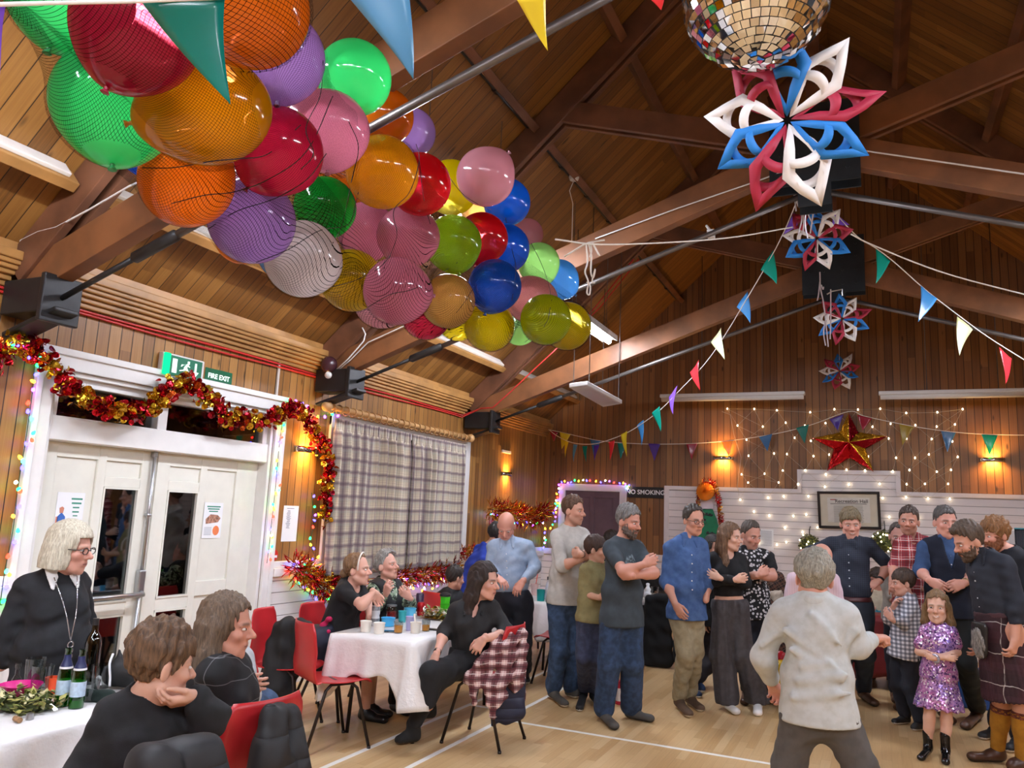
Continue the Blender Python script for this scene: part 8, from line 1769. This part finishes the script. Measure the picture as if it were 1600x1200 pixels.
cup(606, 978, 'bright blue plastic bowl behind the phone', .055, .06, M('#3fa8dc', .3, var=.03), 'bowl', None); cup(640, 968, 'pale blue plastic tub behind the lilac beaker', .05, .09, M('#58b4d8', .3, var=.03), 'plastic_tub', None); cup(628, 972, 'teal plastic beaker beside the pale blue tub', .034, .085, M('#2f9ca0', .3, var=.03), 'beaker', None); cup(640, 985, 'lilac plastic beaker between the orange drinks', .034, .10, M('#b4b0d8', .3, var=.03), 'beaker', None)
lathe_obj('glass_jar', 'clear jar of red sweets in front of the leaf print blouse', 'jar', on_table(611, 966), [(.045, 0), (.047, .09), (.04, .1), (.038, .1), (.045, .088), (.043, .004)], GCLR, None, 24, (('red_sweets', [(0, .004), (.04, .004), (.041, .055), (0, .06)], M('#c0202a', .3, var=.3, scale=50)), ('jar_lid', [(.043, .1), (.043, .112), (0, .112)], SATIN)))
lathe_obj('drink_can', 'red drinks can behind the pale blue tub', 'can', on_table(657, 962), [(0, 0), (.028, 0), (.033, .008), (.033, .105), (.027, .115), (0, .113)], M('#b81e26', .25, .4, var=.1)); lathe_obj('flask', 'dark purple flask behind the red drinks can', 'flask', on_table(655, 955), [(0, 0), (.036, 0), (.036, .15), (.03, .16), (0, .16)], M('#2a1636', .3, var=.05))
for k, (dz, w_) in enumerate(((0, .05), (.062, .046), (.124, .048))):
    p = on_table(694, 966)+Vector((0, 0, dz)); b = MB(); b.lathe([(0, 0), (w_*.9, 0), (w_, .055), (w_*1.06, .06), (0, .06)], 6, Matrix.Translation(p)); tag(b.build('green_tub', M('#3fbf1e', .3, var=.1)), ['bright green tub at the bottom of its stack beside the woman in black', 'bright green tub in the middle of its stack beside the woman in black', 'bright green tub on top of its stack beside the woman in black'][k], 'tub', 'stack of green tubs')
lathe_obj('black_lid', 'black round lid on the stack of green tubs', 'lid', on_table(694, 966)+Vector((0, 0, .185)), [(0, 0), (.05, 0), (.05, .02), (.03, .03), (0, .03)], M('#17181a', .4, var=.05))
p = on_table(605, 987); b = MB(); b.box((-.075, -.036, 0), (.075, .036, .008)); o = bevel(b.build('phone', M('#14161c', .15, var=.02)), .006, 3); o.location = p; o.rotation_euler = (0, 0, .5); tag(o, 'black phone lying on the white cloth before the orange drink', 'phone')
p = on_table(676, 984); b = MB(); b.box((-.05, -.03, 0), (.05, .03, .008)); o = bevel(b.build('phone', M('#1c1e22', .2, var=.02)), .005, 3); o.location = p; tag(o, 'black phone lying at the right table edge near the woman in black', 'phone')
# mug table
def at_tab(px, Y): p = at_y(px, 930, Y); p.z = ZT+.006; return p
p = at_tab(845, 8.1); t = lathe_obj('mug', 'teal mug on the table behind the pale grey jumper', 'mug', p, [(0, 0), (.04, 0), (.046, .12), (.043, .12), (.038, .006), (0, .006)], M('#1fa09a', .3, var=.03)); b = MB(); b.tube([(.042+.035*math.sin(a), 0, .06+.035*math.cos(a)) for a in np.linspace(.2, PI-.2, 10)], .007, 6); b.build('handle', M('#1fa09a', .3, var=.03), t, True, world=False)
lathe_obj('white_bottle', 'tall white bottle with black cap beside the teal mug', 'bottle', at_tab(857, 8.12), [(0, 0), (.038, 0), (.038, .15), (.03, .19), (.018, .215), (.018, .23), (0, .23)], M('#d5dce6', .3, var=.03), None, 24, (('black_cap', [(.021, .228), (.021, .26), (0, .262)], M('#141518', .4, var=.05)),))
p = at_tab(835, 8.6); t = lathe_obj('paper_cup', 'red and white cup with a straw behind the teal mug', 'cup', p, [(0, 0), (.035, 0), (.045, .13), (.04, .13), (.03, .006), (0, .006)], M('#d8b8b0', .4, var=.1)); b = MB(); b.tube([(0, 0, .02), (.03, 0, .24)], .005, 6); b.build('straw', M('#e0503a', .4, var=0), t, True, world=False)
lathe_obj('drinking_glass', 'clear glass on the end wall table behind the slate grey man', 'glass', at_tab(1023, 9.5), [(.04, 0), (.046, .13), (.043, .13), (.038, .004)], GCLR, None); p = at_tab(1011, 9.45); blob('paper_bag', 'white paper bag on the end wall table behind the slate grey man', 'bag', [(p+Vector((0, 0, .03)), p+Vector((.01, 0, .15)), .05, .02)], PAPER, .006, 50, 5)
TUBE = EM('#e9efff', 215., 'lit tube')
def batten(c, yaw, label, lit=True, L=1.5, hang=True):
    t = thing('batten_light', label, 'ceiling light', c, yaw, 'fluorescent batten lights')
    b = MB(); b.box((-L/2, -.10, 0), (L/2, .10, .05)); b.box((-L/2, -.10, -.02), (L/2, -.085, 0)); b.box((-L/2, .085, -.02), (L/2, .10, 0)); bevel(b.build('casing', FIT, t, world=False), .005)
    b = MB(); b.tube([(-L/2+.03, 0, -.03), (L/2-.03, 0, -.03)], .03, 10); b.build('diffuser', TUBE if lit else FIT, t, True, world=False)
    for s in (-1, 1):
        b = MB(); b.tube([(s*L*.4, 0, .06), (s*L*.4, 0, max(.1, deck_z(c[0])-c[2]-.02))], .004, 6); b.build('hanger', GREYROD, t, world=False)
    return t
batten((-2.9, 8.3, 3.8), PI/2, 'lit white tube light glowing beside the last yellow balloon')
batten((-2.9, 5.2, 3.95), PI/2, 'lit tube light above the drop net, hidden behind the balloons')
for X, Y, lab in ((-2.9, 2., 'lit tube light over the near end of the drop net'), (-2.6, -1.4, 'lit tube light behind the camera over the left side'), (2.2, 8.3, 'lit tube light over the kilted man, beyond the picture edge'), (2.2, 5., 'lit tube light over the right of the dance floor'), (2.2, 1.6, 'lit tube light right of the camera'), (2.2, -1.4, 'lit tube light behind the camera over the right side')):
    batten((X, Y, 3.8), PI/2, lab)
for X, lab in ((-.9, 'added fill tube light behind the camera, left of the ridge'), (.6, 'added fill tube light behind the camera, right of the ridge')):
    batten((X, -2.2, 3.9), 0, lab)  # unseen tubes added as frontal fill for faces, balloon fronts and floor
# ---------------------------------------------------------------- lamps
w = bpy.data.worlds.new('night'); SC.world = w; w.use_nodes = True
w.node_tree.nodes['Background'].inputs[0].default_value = (.02, .025, .04, 1)
w.node_tree.nodes['Background'].inputs[1].default_value = .05
SC.view_settings.view_transform = 'Standard'; SC.view_settings.look = 'None'
SC.view_settings.gamma = 1; SC.view_settings.exposure = .28; SC.view_settings.use_curve_mapping = False
SC.cycles.use_denoising = True
SC.cycles.max_bounces = 8; SC.cycles.diffuse_bounces = 4; SC.cycles.glossy_bounces = 4; SC.cycles.transmission_bounces = 6; SC.cycles.transparent_max_bounces = 24
SC.cycles.caustics_reflective = False; SC.cycles.caustics_refractive = False
SC.cycles.sample_clamp_indirect = 6
